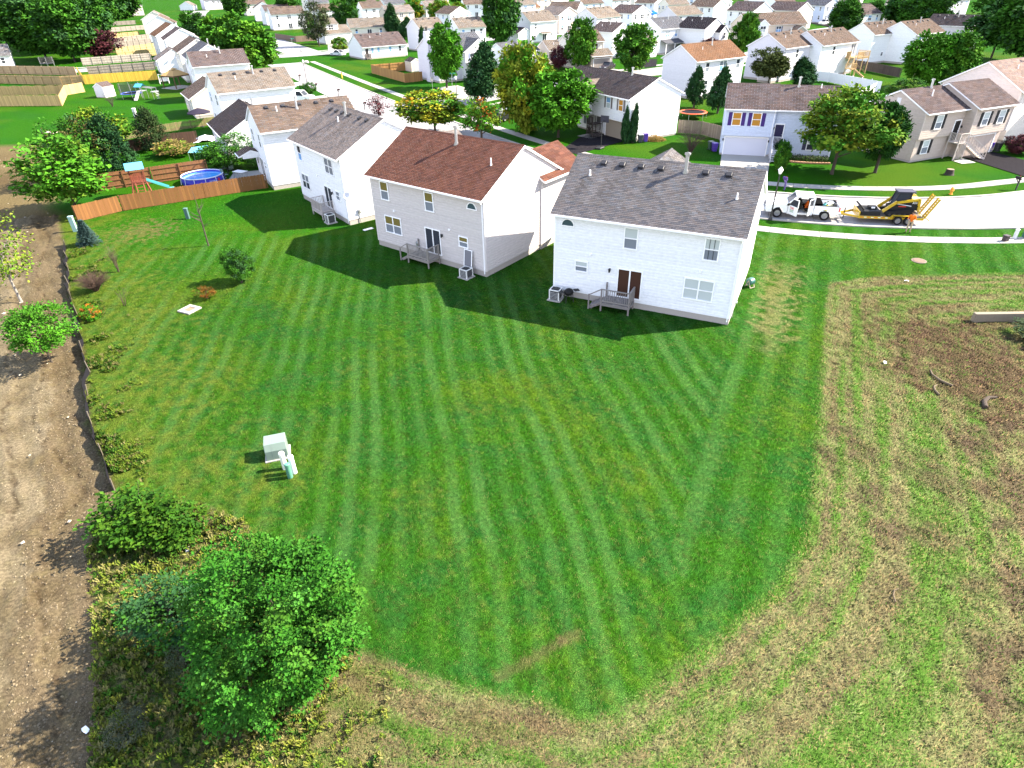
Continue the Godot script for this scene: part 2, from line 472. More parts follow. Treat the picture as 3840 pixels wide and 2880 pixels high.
func build_ground() -> void:
	var out := [0.0, Color(), 0]
	var st := 0.2
	var x0 := -48.0; var z0 := -60.0
	var nx := int(100.0 / st); var nz := int(56.0 / st)
	var vs := PackedVector3Array(); var cs := PackedColorArray(); var ids := PackedInt32Array()
	var map := {}
	var prev := PackedInt32Array(); prev.resize(nx + 1); prev.fill(-1)
	var last := -1
	for j in nz + 1:
		var cur := PackedInt32Array(); cur.resize(nx + 1); cur.fill(-1)
		var z := z0 + j * st
		for i in nx + 1:
			var x := x0 + i * st
			var wide := z < -50.5 and x < -24.0 + (z + 50.0) * 0.9
			var on := in_view(x, z, 3.0) or wide
			# rim of the fine sheet stays level so that the coarse one meets it
			if not on: continue
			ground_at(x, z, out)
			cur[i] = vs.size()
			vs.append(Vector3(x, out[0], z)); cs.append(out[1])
			if j > 0 and i > 0 and cur[i - 1] >= 0 and prev[i] >= 0 and prev[i - 1] >= 0:
				ids.append_array([prev[i - 1], prev[i], cur[i], prev[i - 1], cur[i], cur[i - 1]])
		prev = cur
	# smooth normals from the triangles
	var ns := PackedVector3Array(); ns.resize(vs.size())
	for t in range(0, ids.size(), 3):
		var a := vs[ids[t]]; var b := vs[ids[t + 1]]; var d := vs[ids[t + 2]]
		var m := (d - a).cross(b - a)
		if m.y < 0.0: m = -m
		ns[ids[t]] += m; ns[ids[t + 1]] += m; ns[ids[t + 2]] += m
	for i in ns.size(): ns[i] = ns[i].normalized()
	var a := []
	a.resize(Mesh.ARRAY_MAX)
	a[Mesh.ARRAY_VERTEX] = vs; a[Mesh.ARRAY_NORMAL] = ns; a[Mesh.ARRAY_COLOR] = cs; a[Mesh.ARRAY_INDEX] = ids
	var me := ArrayMesh.new()
	me.add_surface_from_arrays(Mesh.PRIMITIVE_TRIANGLES, a)
	var near_o := inst("lawn_and_field", me, M["ground"], self)
	near_o.set_meta("kind", "structure")
	# wide sheet under it, to the horizon
	var b := MB.new()
	var xs := []; var zs := []
	var q := -3000.0
	while q < -320.0: xs.append(q); q += 300.0
	while q < 320.0: xs.append(q); q += 2.5
	while q < 3100.0: xs.append(q); q += 300.0
	q = -4000.0
	while q < -600.0: zs.append(q); q += 300.0
	while q < 40.0: zs.append(q); q += 2.5
	while q < 1500.0: zs.append(q); q += 300.0
	var far_v := PackedVector3Array(); var far_c := PackedColorArray(); var far_n := PackedVector3Array(); var far_i := PackedInt32Array()
	for z in zs:
		for x in xs:
			var y := -0.02
			var k := Color(0.028, 0.130, 0.007)
			var fx := fence_x(z)
			if absf(x) < 330.0 and z > -620.0:
				var n1 := noi.get_noise_2d(x * 0.11, z * 0.11); var n3 := noi2.get_noise_2d(x * 0.03 + 5.0, z * 0.03)
				k = k.lerp(Color(0.078, 0.145, 0.010), clampf(n3 * 1.2 + n1 * 0.8, 0, 0.7))
				k = k.lerp(Color(0.020, 0.104, 0.010), clampf(-n1 * 1.2, 0, 0.6))
				if z > -90.0 + n1 * 4.0 and x < fx - 1.0:
					k = Color(0.20, 0.155, 0.075).lerp(Color(0.12, 0.088, 0.046), clampf(n1 + 0.4, 0, 1))
				elif z > -44.0:
					if lawn_dist(x, z) < 0.0: k = Color(0.075, 0.066, 0.028)
				# the fine sheet lies above
				if in_view(x, z, 0.4, -50.1) or (z > -59.0 and z < -50.0 and x > -47.0 and x < -27.5 + (z + 50.0) * 0.9): y = -0.45
			far_v.append(Vector3(x, y, z)); far_c.append(k); far_n.append(Vector3.UP)
	var wd := xs.size()
	for j in zs.size() - 1:
		for i in wd - 1:
			var p := j * wd + i
			far_i.append_array([p, p + 1, p + wd + 1, p, p + wd + 1, p + wd])
	var fa := []
	fa.resize(Mesh.ARRAY_MAX)
	fa[Mesh.ARRAY_VERTEX] = far_v; fa[Mesh.ARRAY_NORMAL] = far_n; fa[Mesh.ARRAY_COLOR] = far_c; fa[Mesh.ARRAY_INDEX] = far_i
	var fm := ArrayMesh.new()
	fm.add_surface_from_arrays(Mesh.PRIMITIVE_TRIANGLES, fa)
	inst("ground", fm, M["ground"], self).set_meta("kind", "structure")

# ---------------------------------------------------------------- streets
func offset_line(p: Array, d: float) -> Array:
	# shift a polyline sideways; positive is to the right of its direction (x right, z towards)
	var r := []
	for i in p.size():
		var a: Vector2 = p[maxi(i - 1, 0)]; var b: Vector2 = p[mini(i + 1, p.size() - 1)]
		var t := (b - a).normalized()
		r.append(p[i] + Vector2(-t.y, t.x) * d)
	return r

func resample(p: Array, st: float) -> Array:
	var cv := Curve2D.new()
	for q in p: cv.add_point(q)
	for i in range(1, p.size() - 1):
		var t: Vector2 = (p[i + 1] - p[i - 1]) * 0.18
		cv.set_point_in(i, -t); cv.set_point_out(i, t)
	var l := cv.get_baked_length()
	var n := maxi(1, int(round(l / st)))
	var r := []
	for i in n + 1: r.append(cv.sample_baked(l * i / n))
	return r

# a row of slabs between two offsets of a line, each a piece of its own
func slabs(par: Node, called: String, line: Array, o0: float, o1: float, top: float, m: String, gap: float, far_from := 1e9) -> void:
	var a := offset_line(line, o0); var b := offset_line(line, o1)
	var rest := MB.new()
	for i in line.size() - 1:
		var p0: Vector2 = a[i]; var p1: Vector2 = a[i + 1]; var q0: Vector2 = b[i]; var q1: Vector2 = b[i + 1]
		var g := gap / maxf(0.1, p0.distance_to(p1))
		var s0 := p0.lerp(p1, g); var s1 := p0.lerp(p1, 1.0 - g); var t0 := q0.lerp(q1, g); var t1 := q0.lerp(q1, 1.0 - g)
		var near_one := -s0.y < far_from
		var mb := MB.new() if near_one else rest
		var f := rng.randf_range(0.84, 1.06)
		mb.col = Color(f, f, f * rng.randf_range(0.97, 1.02))
		var y1 := top + rng.randf_range(-0.004, 0.004)
		var c := [s0, s1, t1, t0]
		if (s1 - s0).cross(t0 - s0) > 0.0: c = [t0, t1, s1, s0]
		var up := []; var dn := []
		for e in c:
			up.append(Vector3(e.x, y1, e.y)); dn.append(Vector3(e.x, -0.08, e.y))
		mb.quad(up[0], up[1], up[2], up[3])
		for j in 4: mb.quad(dn[j], dn[(j + 1) % 4], up[(j + 1) % 4], up[j])
		if near_one: part(called, mb, m, par)
	if rest.v.size() > 0: part(called, rest, m, par).set_meta("kind", "stuff")

func ribbon(line: Array, o0: float, o1: float, y0: float, y1: float, b: MB) -> void:
	var p := offset_line(line, o0); var q := offset_line(line, o1)
	for i in line.size() - 1:
		var c := [p[i], p[i + 1], q[i + 1], q[i]]
		if (c[1] - c[0]).cross(c[3] - c[0]) > 0.0: c = [q[i], q[i + 1], p[i + 1], p[i]]
		var up := []; var dn := []
		for e in c:
			up.append(Vector3(e.x, y1, e.y)); dn.append(Vector3(e.x, y0, e.y))
		b.quad(up[0], up[1], up[2], up[3])
		for j in [0, 2]: b.quad(dn[j], dn[(j + 1) % 4], up[(j + 1) % 4], up[j])

func flat_poly(b: MB, pts: Array, y: float) -> void:
	var pa := PackedVector2Array()
	for p in pts: pa.append(p)
	var t := Geometry2D.triangulate_polygon(pa)
	for i in range(0, t.size(), 3):
		var p := pa[t[i]]; var q := pa[t[i + 1]]; var r := pa[t[i + 2]]
		if (q - p).cross(r - p) > 0.0:
			var s := q; q = r; r = s
		b.ftri(Vector3(p.x, y, p.y), Vector3(q.x, y, q.y), Vector3(r.x, y, r.y))

func holder(called: String) -> Node3D:
	var o := Node3D.new()
	o.name = numbered(called)
	add_child(o)
	o.set_meta("kind", "structure")
	return o

var MAIN := [Vector2(-54, -184), Vector2(-32.8, -143.9), Vector2(-19.3, -119.2), Vector2(-8.2, -101), Vector2(-1, -88.8), Vector2(6, -78.2), Vector2(12, -71.3), Vector2(18.5, -65.6), Vector2(25.8, -61.8), Vector2(32.1, -59.7), Vector2(39.3, -58.7), Vector2(45, -58.9), Vector2(50.1, -60), Vector2(62, -63), Vector2(95, -72)]

func build_streets() -> void:
	var main := resample(MAIN, 3.2)
	slabs(holder("street"), "panel", main, 0.0, 8.2, 0.012, "road", 0.012, 140.0)
	var k := MB.new()
	ribbon(resample(MAIN.slice(2), 1.6), -0.28, 0.0, -0.05, 0.10, k)
	ribbon(resample(MAIN.slice(0, 3), 2.0), -0.28, 0.0, -0.05, 0.10, k)
	var nearside := resample(MAIN.slice(3), 1.6)
	ribbon(nearside, 8.2, 8.48, -0.05, 0.10, k)
	struct("kerb", k, "concrete")
	# far pavement, near pavement
	slabs(holder("pavement"), "slab", resample(MAIN.slice(3), 1.5), -4.0, -2.65, 0.03, "concrete", 0.018)
	slabs(holder("pavement"), "slab", resample(MAIN.slice(7), 1.5), 10.4, 11.7, 0.03, "concrete", 0.018)
	slabs(holder("pavement"), "slab", resample(MAIN.slice(0, 3), 2.0), -4.0, -2.7, 0.03, "concrete", 0.02)
	# side street to the right, cross street at the top, more streets behind
	var arm := resample([Vector2(-15.5, -112.5), Vector2(-8, -119.2), Vector2(4, -132), Vector2(18, -143), Vector2(34, -151.5), Vector2(60, -172)], 3.2)
	slabs(holder("street"), "panel", arm, -4.1, 4.1, 0.020, "road", 0.012, 120.0)
	k = MB.new()
	ribbon(arm.slice(2), 4.1, 4.35, -0.05, 0.10, k)
	ribbon(arm.slice(2), -4.35, -4.1, -0.05, 0.10, k)
	struct("kerb", k, "concrete")
	slabs(holder("pavement"), "slab", arm.slice(2), 6.6, 7.9, 0.03, "concrete", 0.02)
	slabs(holder("pavement"), "slab", arm.slice(2), -7.9, -6.6, 0.03, "concrete", 0.02)
	var top := resample([Vector2(-110, -176), Vector2(-75, -197), Vector2(-57, -204), Vector2(-30, -224), Vector2(20, -256), Vector2(70, -292)], 4.0)
	slabs(holder("street"), "panel", top, -4.1, 4.1, 0.028, "road", 0.015, 10.0)
	slabs(holder("pavement"), "slab", top, -7.9, -6.6, 0.03, "concrete", 0.02, 10.0)
	var back := resample([Vector2(60, -172), Vector2(90, -215), Vector2(115, -250), Vector2(150, -262), Vector2(190, -262)], 4.0)
	slabs(holder("street"), "panel", back, -4.1, 4.1, 0.024, "road", 0.015, 10.0)
	var left := resample([Vector2(-57, -204), Vector2(-100, -282), Vector2(-150, -362), Vector2(-190, -450), Vector2(-215, -520)], 5.0)
	slabs(holder("street"), "panel", left, -5.1, 5.1, 0.030, "road", 0.015, 10.0)
	# driveways
	var drives := [
		["driveway", "asphalt", [Vector2(6.9, -81.4), Vector2(8.6, -79.0), Vector2(15.4, -85.4), Vector2(17.2, -90.0), Vector2(13.6, -92.4), Vector2(9.7, -87.8)]],
		["driveway", "concrete", [Vector2(21.9, -65.2), Vector2(26.2, -63.3), Vector2(31.2, -76.0), Vector2(25.9, -77.6)]],
		["driveway", "asphalt", [Vector2(54.2, -62.4), Vector2(60.2, -64.0), Vector2(57.3, -75.5), Vector2(52.4, -73.7)]],
		["driveway", "concrete", [Vector2(-31.8, -124.2), Vector2(-34.2, -128.6), Vector2(-42.6, -123.8), Vector2(-40.2, -119.4)]],
		["driveway", "concrete", [Vector2(-41.5, -142.4), Vector2(-44.0, -147.2), Vector2(-52, -143.0), Vector2(-49.6, -138.0)]],
		["driveway", "concrete", [Vector2(-7.4, -124.0), Vector2(-4.2, -127.3), Vector2(-9.6, -137.4), Vector2(-13.8, -134.6)]],
		["driveway", "asphalt", [Vector2(30.6, -157.2), Vector2(35.0, -160.0), Vector2(38.0, -173.5), Vector2(33.4, -175.0)]],
		["driveway", "concrete", [Vector2(22.4, -150.6), Vector2(26.6, -153.4), Vector2(23.0, -160.5), Vector2(18.4, -158.4)]],
		["driveway", "concrete", [Vector2(-52.6, -210.4), Vector2(-45.4, -215.2), Vector2(-50.6, -236.8), Vector2(-58.0, -232.8)]],
		["driveway", "asphalt", [Vector2(117.6, -257.5), Vector2(127.4, -261.6), Vector2(133.0, -281.0), Vector2(119.0, -279.0)]],
		["walkway", "concrete", [Vector2(9.6, -89.0), Vector2(11.2, -87.2), Vector2(13.2, -88.8), Vector2(11.8, -90.8)]],
		["walkway", "concrete", [Vector2(50.4, -71.9), Vector2(52.2, -73.0), Vector2(52.4, -71.0), Vector2(50.6, -70.6)]],
		["walkway", "concrete", [Vector2(-7.9, -105.5), Vector2(-6.6, -106.6), Vector2(-3.2, -101.2), Vector2(-4.4, -100.2)]],
		["patio", "concrete", [Vector2(-30.6, -67.9), Vector2(-26.6, -68.5), Vector2(-27.2, -75.4), Vector2(-31.6, -73.8)]],
	]
	for d in drives:
		var b := MB.new()
		flat_poly(b, d[2], 0.04)
		struct(d[0], b, d[1])

# ---------------------------------------------------------------- houses
var meshes := {}
var ROOFS := {
	"grey": [Color(0.176, 0.168, 0.174), 0.22], "red": [Color(0.185, 0.088, 0.066), 0.2], "taupe": [Color(0.275, 0.235, 0.215), 0.22],
	"brown": [Color(0.185, 0.142, 0.118), 0.20], "tan": [Color(0.25, 0.212, 0.18), 0.18], "dark": [Color(0.085, 0.072, 0.074), 0.2], "rust": [Color(0.235, 0.135, 0.085), 0.16],
	"slate": [Color(0.15, 0.155, 0.175), 0.18], "black": [Color(0.05, 0.045, 0.052), 0.2], "plum": [Color(0.155, 0.122, 0.118), 0.22], "pink": [Color(0.33, 0.25, 0.22), 0.14]}
var WALLS := {
	"white": Color(0.80, 0.81, 0.83), "mauve": Color(0.56, 0.52, 0.505), "cream": Color(0.74, 0.70, 0.62), "tan": Color(0.47, 0.395, 0.345), "blue": Color(0.56, 0.62, 0.76), "lilac": Color(0.68, 0.66, 0.72), "beige": Color(0.62, 0.53, 0.45), "grey": Color(0.52, 0.50, 0.52), "rose": Color(0.68, 0.60, 0.57)}

# one gabled block: ridge along local x, near eave towards +z
func block(par: Node3D, T: Transform3D, w: float, d: float, y0: float, he: float, pit: float, wall: String, roof: String, lod: int, o := {}) -> Dictionary:
	var oe: float = o.get("oe", 0.42); var og: float = o.get("og", 0.18)
	var hr := he + pit * (d * 0.5 + oe)
	var yw := he + pit * oe - 0.13
	var ya := hr - 0.13
	var lap: float = [0.2, 0.22, 0.34][lod]
	var wc: Color = WALLS[wall]
	var skip: String = o.get("skip", "")
	for side in ["N", "F", "L", "R"]:
		if skip.contains(side): continue
		var b := MB.new()
		var S := T * side_xf(side, w, d)
		var hw := (w if side in ["N", "F"] else d) * 0.5
		var gable: bool = side in ["L", "R"]
		var y := y0
		var topy := ya if gable else yw
		while y < topy - 0.01:
			var y2 := minf(y + lap, topy)
			var h0 := hw; var h1 := hw
			if gable:
				if y > yw: h0 = hw * (1.0 - (y - yw) / (ya - yw))
				if y2 > yw: h1 = hw * (1.0 - (y2 - yw) / (ya - yw))
			var f := rng.randf_range(0.955, 1.0)
			b.col = wc * f
			var ym := y + (y2 - y) * 0.7
			var hm := lerpf(h0, h1, 0.7)
			b.quad(S * Vector3(-h0, y, 0.022), S * Vector3(h0, y, 0.022), S * Vector3(hm, ym, 0.022), S * Vector3(-hm, ym, 0.022))
			b.quad(S * Vector3(-hm, ym, 0.022), S * Vector3(hm, ym, 0.022), S * Vector3(h1, y2, 0.0), S * Vector3(-h1, y2, 0.0))
			b.quad(S * Vector3(h0, y, 0.022), S * Vector3(-h0, y, 0.022), S * Vector3(-h0, y, 0.0), S * Vector3(h0, y, 0.0))
			y = y2
		part("wall", b, "siding", par)
	# corner boards, foundation
	for sx in [-1, 1]:
		for sz in [-1, 1]:
			if lod == 2: continue
			var tb := MB.new()
			tb.col = wc / Color(0.8, 0.8, 0.81)
			tb.box(T * Vector3(sx * (w * 0.5 - 0.03), (y0 + yw) * 0.5, sz * (d * 0.5 - 0.03)), Vector3(0.11, yw - y0, 0.11), T.basis)
			part("corner_trim", tb, "trim", par)
	if y0 > 0.05 and not o.get("float", false):
		var fb := MB.new()
		fb.box(T * Vector3(0, y0 * 0.5 - 0.2, 0), Vector3(w - 0.03, y0 + 0.4, d - 0.03), T.basis)
		part("foundation", fb, "block", par)
	# roof
	var rc: Array = ROOFS[roof]
	var L := Vector2(d * 0.5 + oe, hr - he).length()
	var cs := (d * 0.5 + oe) / L; var sn := (hr - he) / L
	var ww := w + 2 * og
	var tw: float = [0.31, 0.62, 1.3][lod]
	var ex: float = [0.143, 0.29, 0.6][lod]
	for sg in [1.0, -1.0]:
		var nrm := Vector3(0, cs, sn * sg)
		# local frame of the slope: x along the eave, y up the slope, z out
		var bs := Basis(Vector3(sg, 0, 0), Vector3(0, sn, -cs * sg), nrm)
		var R := T * Transform3D(bs, Vector3(0, he, sg * (d * 0.5 + oe)))
		var deck := MB.new()
		deck.box(R * Vector3(0, L * 0.5, -0.075), Vector3(ww, L, 0.13), R.basis)
		var slope := part("roof_slope", deck, "trim", par)
		var rows := int(ceil(L / ex)); var cols := int(ceil(ww / tw)) + 1
		var b := MB.new()
		var single = lod == 0 and sg > 0.0 and not o.get("plain", false)
		var left := 300
		var sh := []
		if single:
			for q in 5:
				var key := "tab_%s_%d" % [roof, q]
				if not meshes.has(key):
					var tbm := MB.new()
					tbm.col = shade(rc[0], 1.0 + rc[1] * (q - 2) * 0.42, q)
					tab(tbm, Transform3D.IDENTITY, 0.0, tw - 0.008, 0.0, ex + 0.02)
					meshes[key] = tbm.mesh()
				sh.append(meshes[key])
		var sd := rng.randi() % 1000
		for r in rows:
			var t0 := r * ex; var t1 := minf(t0 + ex + 0.02, L)
			var x := -ww * 0.5 - (tw * 0.5 if r % 2 == 1 else 0.0)
			for q in cols:
				var xa := maxf(x, -ww * 0.5); var xb := minf(x + tw - 0.008 * (1 + lod), ww * 0.5)
				x += tw
				if xb - xa < 0.02: continue
				if single and left > 0 and xb - xa > tw - 0.02 and t1 < L:
					left -= 1
					inst("shingle", sh[rng.randi() % 5], M["shingle"], slope, R * Transform3D(Basis.IDENTITY, Vector3(xa, t0, 0)))
					continue
				var streak := noi2.get_noise_2d((xa + sd) * 0.9, r * ex * 0.12) * 0.22
				b.col = shade(rc[0], 1.0 + rng.randf_range(-1, 1) * rc[1] + streak, rng.randi() % 5)
				tab(b, R, xa, xb, t0, t1)
		var stuff := part("shingles", b, "shingle", slope)
		stuff.set_meta("kind", "stuff")
		if lod < 2:
			var gt := MB.new()
			gt.box(R * Vector3(0, -0.05, -0.05) , Vector3(ww, 0.11, 0.1), T.basis)
			gt.col = Color(1, 1, 1)
			part("gutter", gt, "trim", par)
			if lod == 0 or o.get("spout", true):
				var dn := MB.new()
				var xx := w * 0.5 - 0.12
				var p1: Vector3 = T * Vector3(xx * sg, he - 0.12, sg * (d * 0.5 + oe - 0.05))
				var p2: Vector3 = T * Vector3(xx * sg, he - 0.4, sg * (d * 0.5 + 0.06))
				var p3: Vector3 = T * Vector3(xx * sg, y0 - 0.2 if not o.get("float", false) else y0, sg * (d * 0.5 + 0.06))
				dn.bar(p1, p2, 0.07); dn.bar(p2, p3, 0.07)
				part("downspout", dn, "trim", par)
	var rb := MB.new()
	var nb := int(ww / (tw * 1.0))
	for q in nb:
		rb.col = shade(rc[0], 1.0 + rng.randf_range(-1, 1) * rc[1], q)
		for sg in [1.0, -1.0]:
			var xa := -ww * 0.5 + ww * q / nb; var xb := -ww * 0.5 + ww * (q + 1) / nb - 0.01
			rb.quad(T * Vector3(xa * sg, hr - 0.13 * sn + 0.02, 0.13 * cs * sg), T * Vector3(xb * sg, hr - 0.13 * sn + 0.02, 0.13 * cs * sg), T * Vector3(xb * sg, hr + 0.035, 0), T * Vector3(xa * sg, hr + 0.035, 0))
	part("ridge_cap", rb, "shingle", par)
	return {"hr": hr, "yw": yw, "T": T, "w": w, "d": d, "cs": cs, "sn": sn, "L": L, "he": he, "oe": oe}

func shade(k: Color, f: float, q: int) -> Color:
	var h: float = [-0.06, 0.0, 0.05, 0.0, 0.02][q % 5]
	return Color(k.r * f * (1.0 + h), k.g * f, k.b * f * (1.0 - h))

func tab(b: MB, R: Transform3D, xa: float, xb: float, t0: float, t1: float) -> void:
	b.quad(R * Vector3(xa, t0, 0.016), R * Vector3(xb, t0, 0.016), R * Vector3(xb, t1, 0.003), R * Vector3(xa, t1, 0.003))
	b.quad(R * Vector3(xa, t0, 0.0), R * Vector3(xb, t0, 0.0), R * Vector3(xb, t0, 0.016), R * Vector3(xa, t0, 0.016))

func side_xf(side: String, w: float, d: float) -> Transform3D:
	match side:
		"N": return Transform3D(Basis.IDENTITY, Vector3(0, 0, d * 0.5))
		"F": return Transform3D(Basis(Vector3.UP, PI), Vector3(0, 0, -d * 0.5))
		"R": return Transform3D(Basis(Vector3.UP, PI / 2), Vector3(w * 0.5, 0, 0))
	return Transform3D(Basis(Vector3.UP, -PI / 2), Vector3(-w * 0.5, 0, 0))

func frame_mesh(w: float, h: float, cols: int, rows: int) -> ArrayMesh:
	var key := "frame%.2f_%.2f_%d_%d" % [w, h, cols, rows]
	if meshes.has(key): return meshes[key]
	var b := MB.new()
	var t := 0.075
	b.box(Vector3(0, h - t / 2, 0.03), Vector3(w, t, 0.06)); b.box(Vector3(0, t / 2, 0.035), Vector3(w + 0.04, t, 0.09))
	b.box(Vector3(-w / 2 + t / 2, h / 2, 0.03), Vector3(t, h - 2 * t, 0.06)); b.box(Vector3(w / 2 - t / 2, h / 2, 0.03), Vector3(t, h - 2 * t, 0.06))
	for i in range(1, cols): b.box(Vector3(-w / 2 + w * i / cols, h / 2, 0.028), Vector3(0.09, h - 2 * t, 0.056))
	for i in range(1, rows):
		for j in cols:
			var cw := w / cols
			b.box(Vector3(-w / 2 + cw * (j + 0.5), h * i / rows, 0.026), Vector3(cw - 0.09, 0.06, 0.052))
	meshes[key] = b.mesh()
	return meshes[key]

func pane_mesh(w: float, h: float) -> ArrayMesh:
	var key := "pane%.2f_%.2f" % [w, h]
	if meshes.has(key): return meshes[key]
	var b := MB.new()
	b.box(Vector3(0, 0, 0.012), Vector3(w, h, 0.02))
	meshes[key] = b.mesh()
	return meshes[key]

# windows: g1 / g2 are what shows behind the upper and the lower sash
func window(par: Node3D, S: Transform3D, s: float, y: float, w: float, h: float, cols: int, rows: int, g1: String, g2: String) -> void:
	var P := S * Transform3D(Basis.IDENTITY, Vector3(s, y, 0.016))
	var fr := inst("window", frame_mesh(w, h, cols, rows), M["frame"], par, P)
	for i in cols:
		for j in rows:
			var cw := w / cols; var ch := h / rows
			inst("pane", pane_mesh(cw - 0.1, ch - 0.08), M["glass_" + (g2 if j == 0 and rows > 1 else g1)], fr, Transform3D(Basis.IDENTITY, Vector3(-w / 2 + cw * (i + 0.5), ch * (j + 0.5), 0.0)))

func half_round(par: Node3D, S: Transform3D, s: float, y: float, r: float) -> void:
	var P := S * Transform3D(Basis.IDENTITY, Vector3(s, y, 0.016))
	var b := MB.new(); var g := MB.new()
	var n := 10
	var poly := PackedVector2Array()
	for i in n + 1:
		var t := PI * i / n
		poly.append(Vector2(cos(t), sin(t)) * (r - 0.05))
		if i < n:
			var t2 := PI * (i + 1) / n
			var q := PackedVector2Array([Vector2(cos(t), sin(t)) * (r - 0.06), Vector2(cos(t), sin(t)) * r, Vector2(cos(t2), sin(t2)) * r, Vector2(cos(t2), sin(t2)) * (r - 0.06)])
			b.prism(q, 0.0, 0.06)
	b.box(Vector3(0, -0.03, 0.03), Vector3(2 * r, 0.06, 0.06))
	g.prism(poly, 0.0, 0.02)
	var fr := part("window", b, "frame", par)
	fr.transform = P
	part("pane", g, "glass_teal", fr)

func shutter(par: Node3D, S: Transform3D, s: float, y: float, w: float, h: float, k: Color) -> void:
	var b := MB.new()
	b.col = k
	b.box(S * Vector3(s, y + h / 2, 0.03), Vector3(w, h, 0.04), S.basis)
	for i in int(h / 0.12): b.box(S * Vector3(s, y + 0.08 + i * 0.12, 0.052), Vector3(w - 0.08, 0.07, 0.012), S.basis)
	part("shutter", b, "satin", par)

func garage_door(par: Node3D, S: Transform3D, s: float, y: float, w: float, h: float, k: Color) -> void:
	var b := MB.new()
	b.col = k
	b.box(S * Vector3(s, y + h / 2, 0.0), Vector3(w, h, 0.05), S.basis)
	var cols := int(w / 0.62)
	for r in 4:
		for c in cols:
			b.box(S * Vector3(s - w / 2 + w * (c + 0.5) / cols, y + h * (r + 0.5) / 4, 0.028), Vector3(w / cols - 0.12, h / 4 - 0.12, 0.02), S.basis)
	var g := part("garage_door", b, "satin", par)
	var f := MB.new()
	f.box(S * Vector3(s - w / 2 - 0.07, y + h / 2 + 0.05, 0.02), Vector3(0.13, h + 0.1, 0.1), S.basis)
	f.box(S * Vector3(s + w / 2 + 0.07, y + h / 2 + 0.05, 0.02), Vector3(0.13, h + 0.1, 0.1), S.basis)
	f.box(S * Vector3(s, y + h + 0.07, 0.02), Vector3(w, 0.13, 0.1), S.basis)
	part("door_frame", f, "trim", g)

func door(par: Node3D, S: Transform3D, s: float, y: float, k: Color) -> void:
	var b := MB.new()
	b.col = k
	b.box(S * Vector3(s, y + 1.02, 0.02), Vector3(0.9, 2.04, 0.05), S.basis)
	for i in 3:
		for j in 2: b.box(S * Vector3(s - 0.2 + j * 0.4, y + 0.4 + i * 0.62, 0.048), Vector3(0.26, 0.46, 0.014), S.basis)
	var g := part("door", b, "satin", par)
	var f := MB.new()
	f.box(S * Vector3(s - 0.5, y + 1.05, 0.03), Vector3(0.1, 2.1, 0.09), S.basis)
	f.box(S * Vector3(s + 0.5, y + 1.05, 0.03), Vector3(0.1, 2.1, 0.09), S.basis)
	f.box(S * Vector3(s, y + 2.14, 0.03), Vector3(1.1, 0.1, 0.09), S.basis)
	part("door_frame", f, "trim", g)
	var hd := MB.new()
	hd.blob(S * Vector3(s + 0.36, y + 0.98, 0.07), Vector3.ONE * 0.035, 5)
	part("handle", hd, "metal", g)

func slide_door(par: Node3D, S: Transform3D, s: float, y: float, w: float, h: float, g: String) -> void:
	window(par, S, s, y, w, h, 2, 1, g, g)

# things on the near (or far) roof slope at local x and t metres up from the eave
func slope_pt(k: Dictionary, x: float, t: float, sg := 1.0) -> Vector3:
	var T: Transform3D = k.T
	return T * Vector3(x, k.he + t * k.sn, sg * (k.d * 0.5 + k.oe - t * k.cs))

func box_vent(par: Node3D, k: Dictionary, x: float, t: float, sg := 1.0) -> void:
	var b := MB.new()
	var p := slope_pt(k, x, t, sg)
	var T: Transform3D = k.T
	var bs: Basis = T.basis * Basis(Vector3(1, 0, 0), atan2(k.sn, k.cs) * sg)
	b.col = Color(0.035, 0.033, 0.036)
	b.box(p + bs.y * 0.02, Vector3(0.46, 0.03, 0.44), bs)
	b.cbox(p + bs.y * 0.10, Vector3(0.36, 0.14, 0.34), 0.03, bs)
	part("roof_vent", b, "satin", par)

func stack_pipe(par: Node3D, k: Dictionary, x: float, t: float, h: float, r: float, capped: bool, sg := 1.0) -> void:
	var b := MB.new()
	var p := slope_pt(k, x, t, sg)
	b.col = Color(1, 1, 1) if capped else Color(1.3, 1.3, 1.3)
	b.cyl(p + Vector3(0, -0.1, 0), p + Vector3(0, h, 0), r, r, 10)
	b.cyl(p + Vector3(0, -0.1, 0), p + Vector3(0, 0.12, 0), r * 2.2, r * 1.1, 10)
	if capped:
		b.cyl(p + Vector3(0, h - 0.02, 0), p + Vector3(0, h + 0.05, 0), r * 1.1, r * 1.1, 10)
		b.cyl(p + Vector3(0, h + 0.08, 0), p + Vector3(0, h + 0.17, 0), r * 1.75, r * 1.75, 12)
		b.cyl(p + Vector3(0, h + 0.17, 0), p + Vector3(0, h + 0.24, 0), r * 1.75, 0.0, 12)
	part("flue" if capped else "vent_pipe", b, "metal" if capped else "trim", par)

func wall_lamp(par: Node3D, S: Transform3D, s: float, y: float) -> void:
	var b := MB.new()
	b.box(S * Vector3(s, y, 0.03), Vector3(0.11, 0.2, 0.05), S.basis)
	b.lathe([Vector2(0, -0.16), Vector2(0.05, -0.14), Vector2(0.075, 0.04), Vector2(0.09, 0.05), Vector2(0.0, 0.14)], 8, S * Vector3(s, y, 0.16))
	b.bar(S * Vector3(s, y + 0.08, 0.05), S * Vector3(s, y + 0.12, 0.16), 0.025)
	part("wall_lamp", b, "dark_metal", par)

func vent_cap(par: Node3D, S: Transform3D, s: float, y: float) -> void:
	var b := MB.new()
	b.cbox(S * Vector3(s, y, 0.06), Vector3(0.16, 0.14, 0.12), 0.02, S.basis)
	part("dryer_vent", b, "trim", par)

func house(called: String, label: String, x: float, z: float, yaw: float, group := "") -> Node3D:
	return thing(called, label, "house", Vector3(x, 0, z), -deg_to_rad(yaw), group)

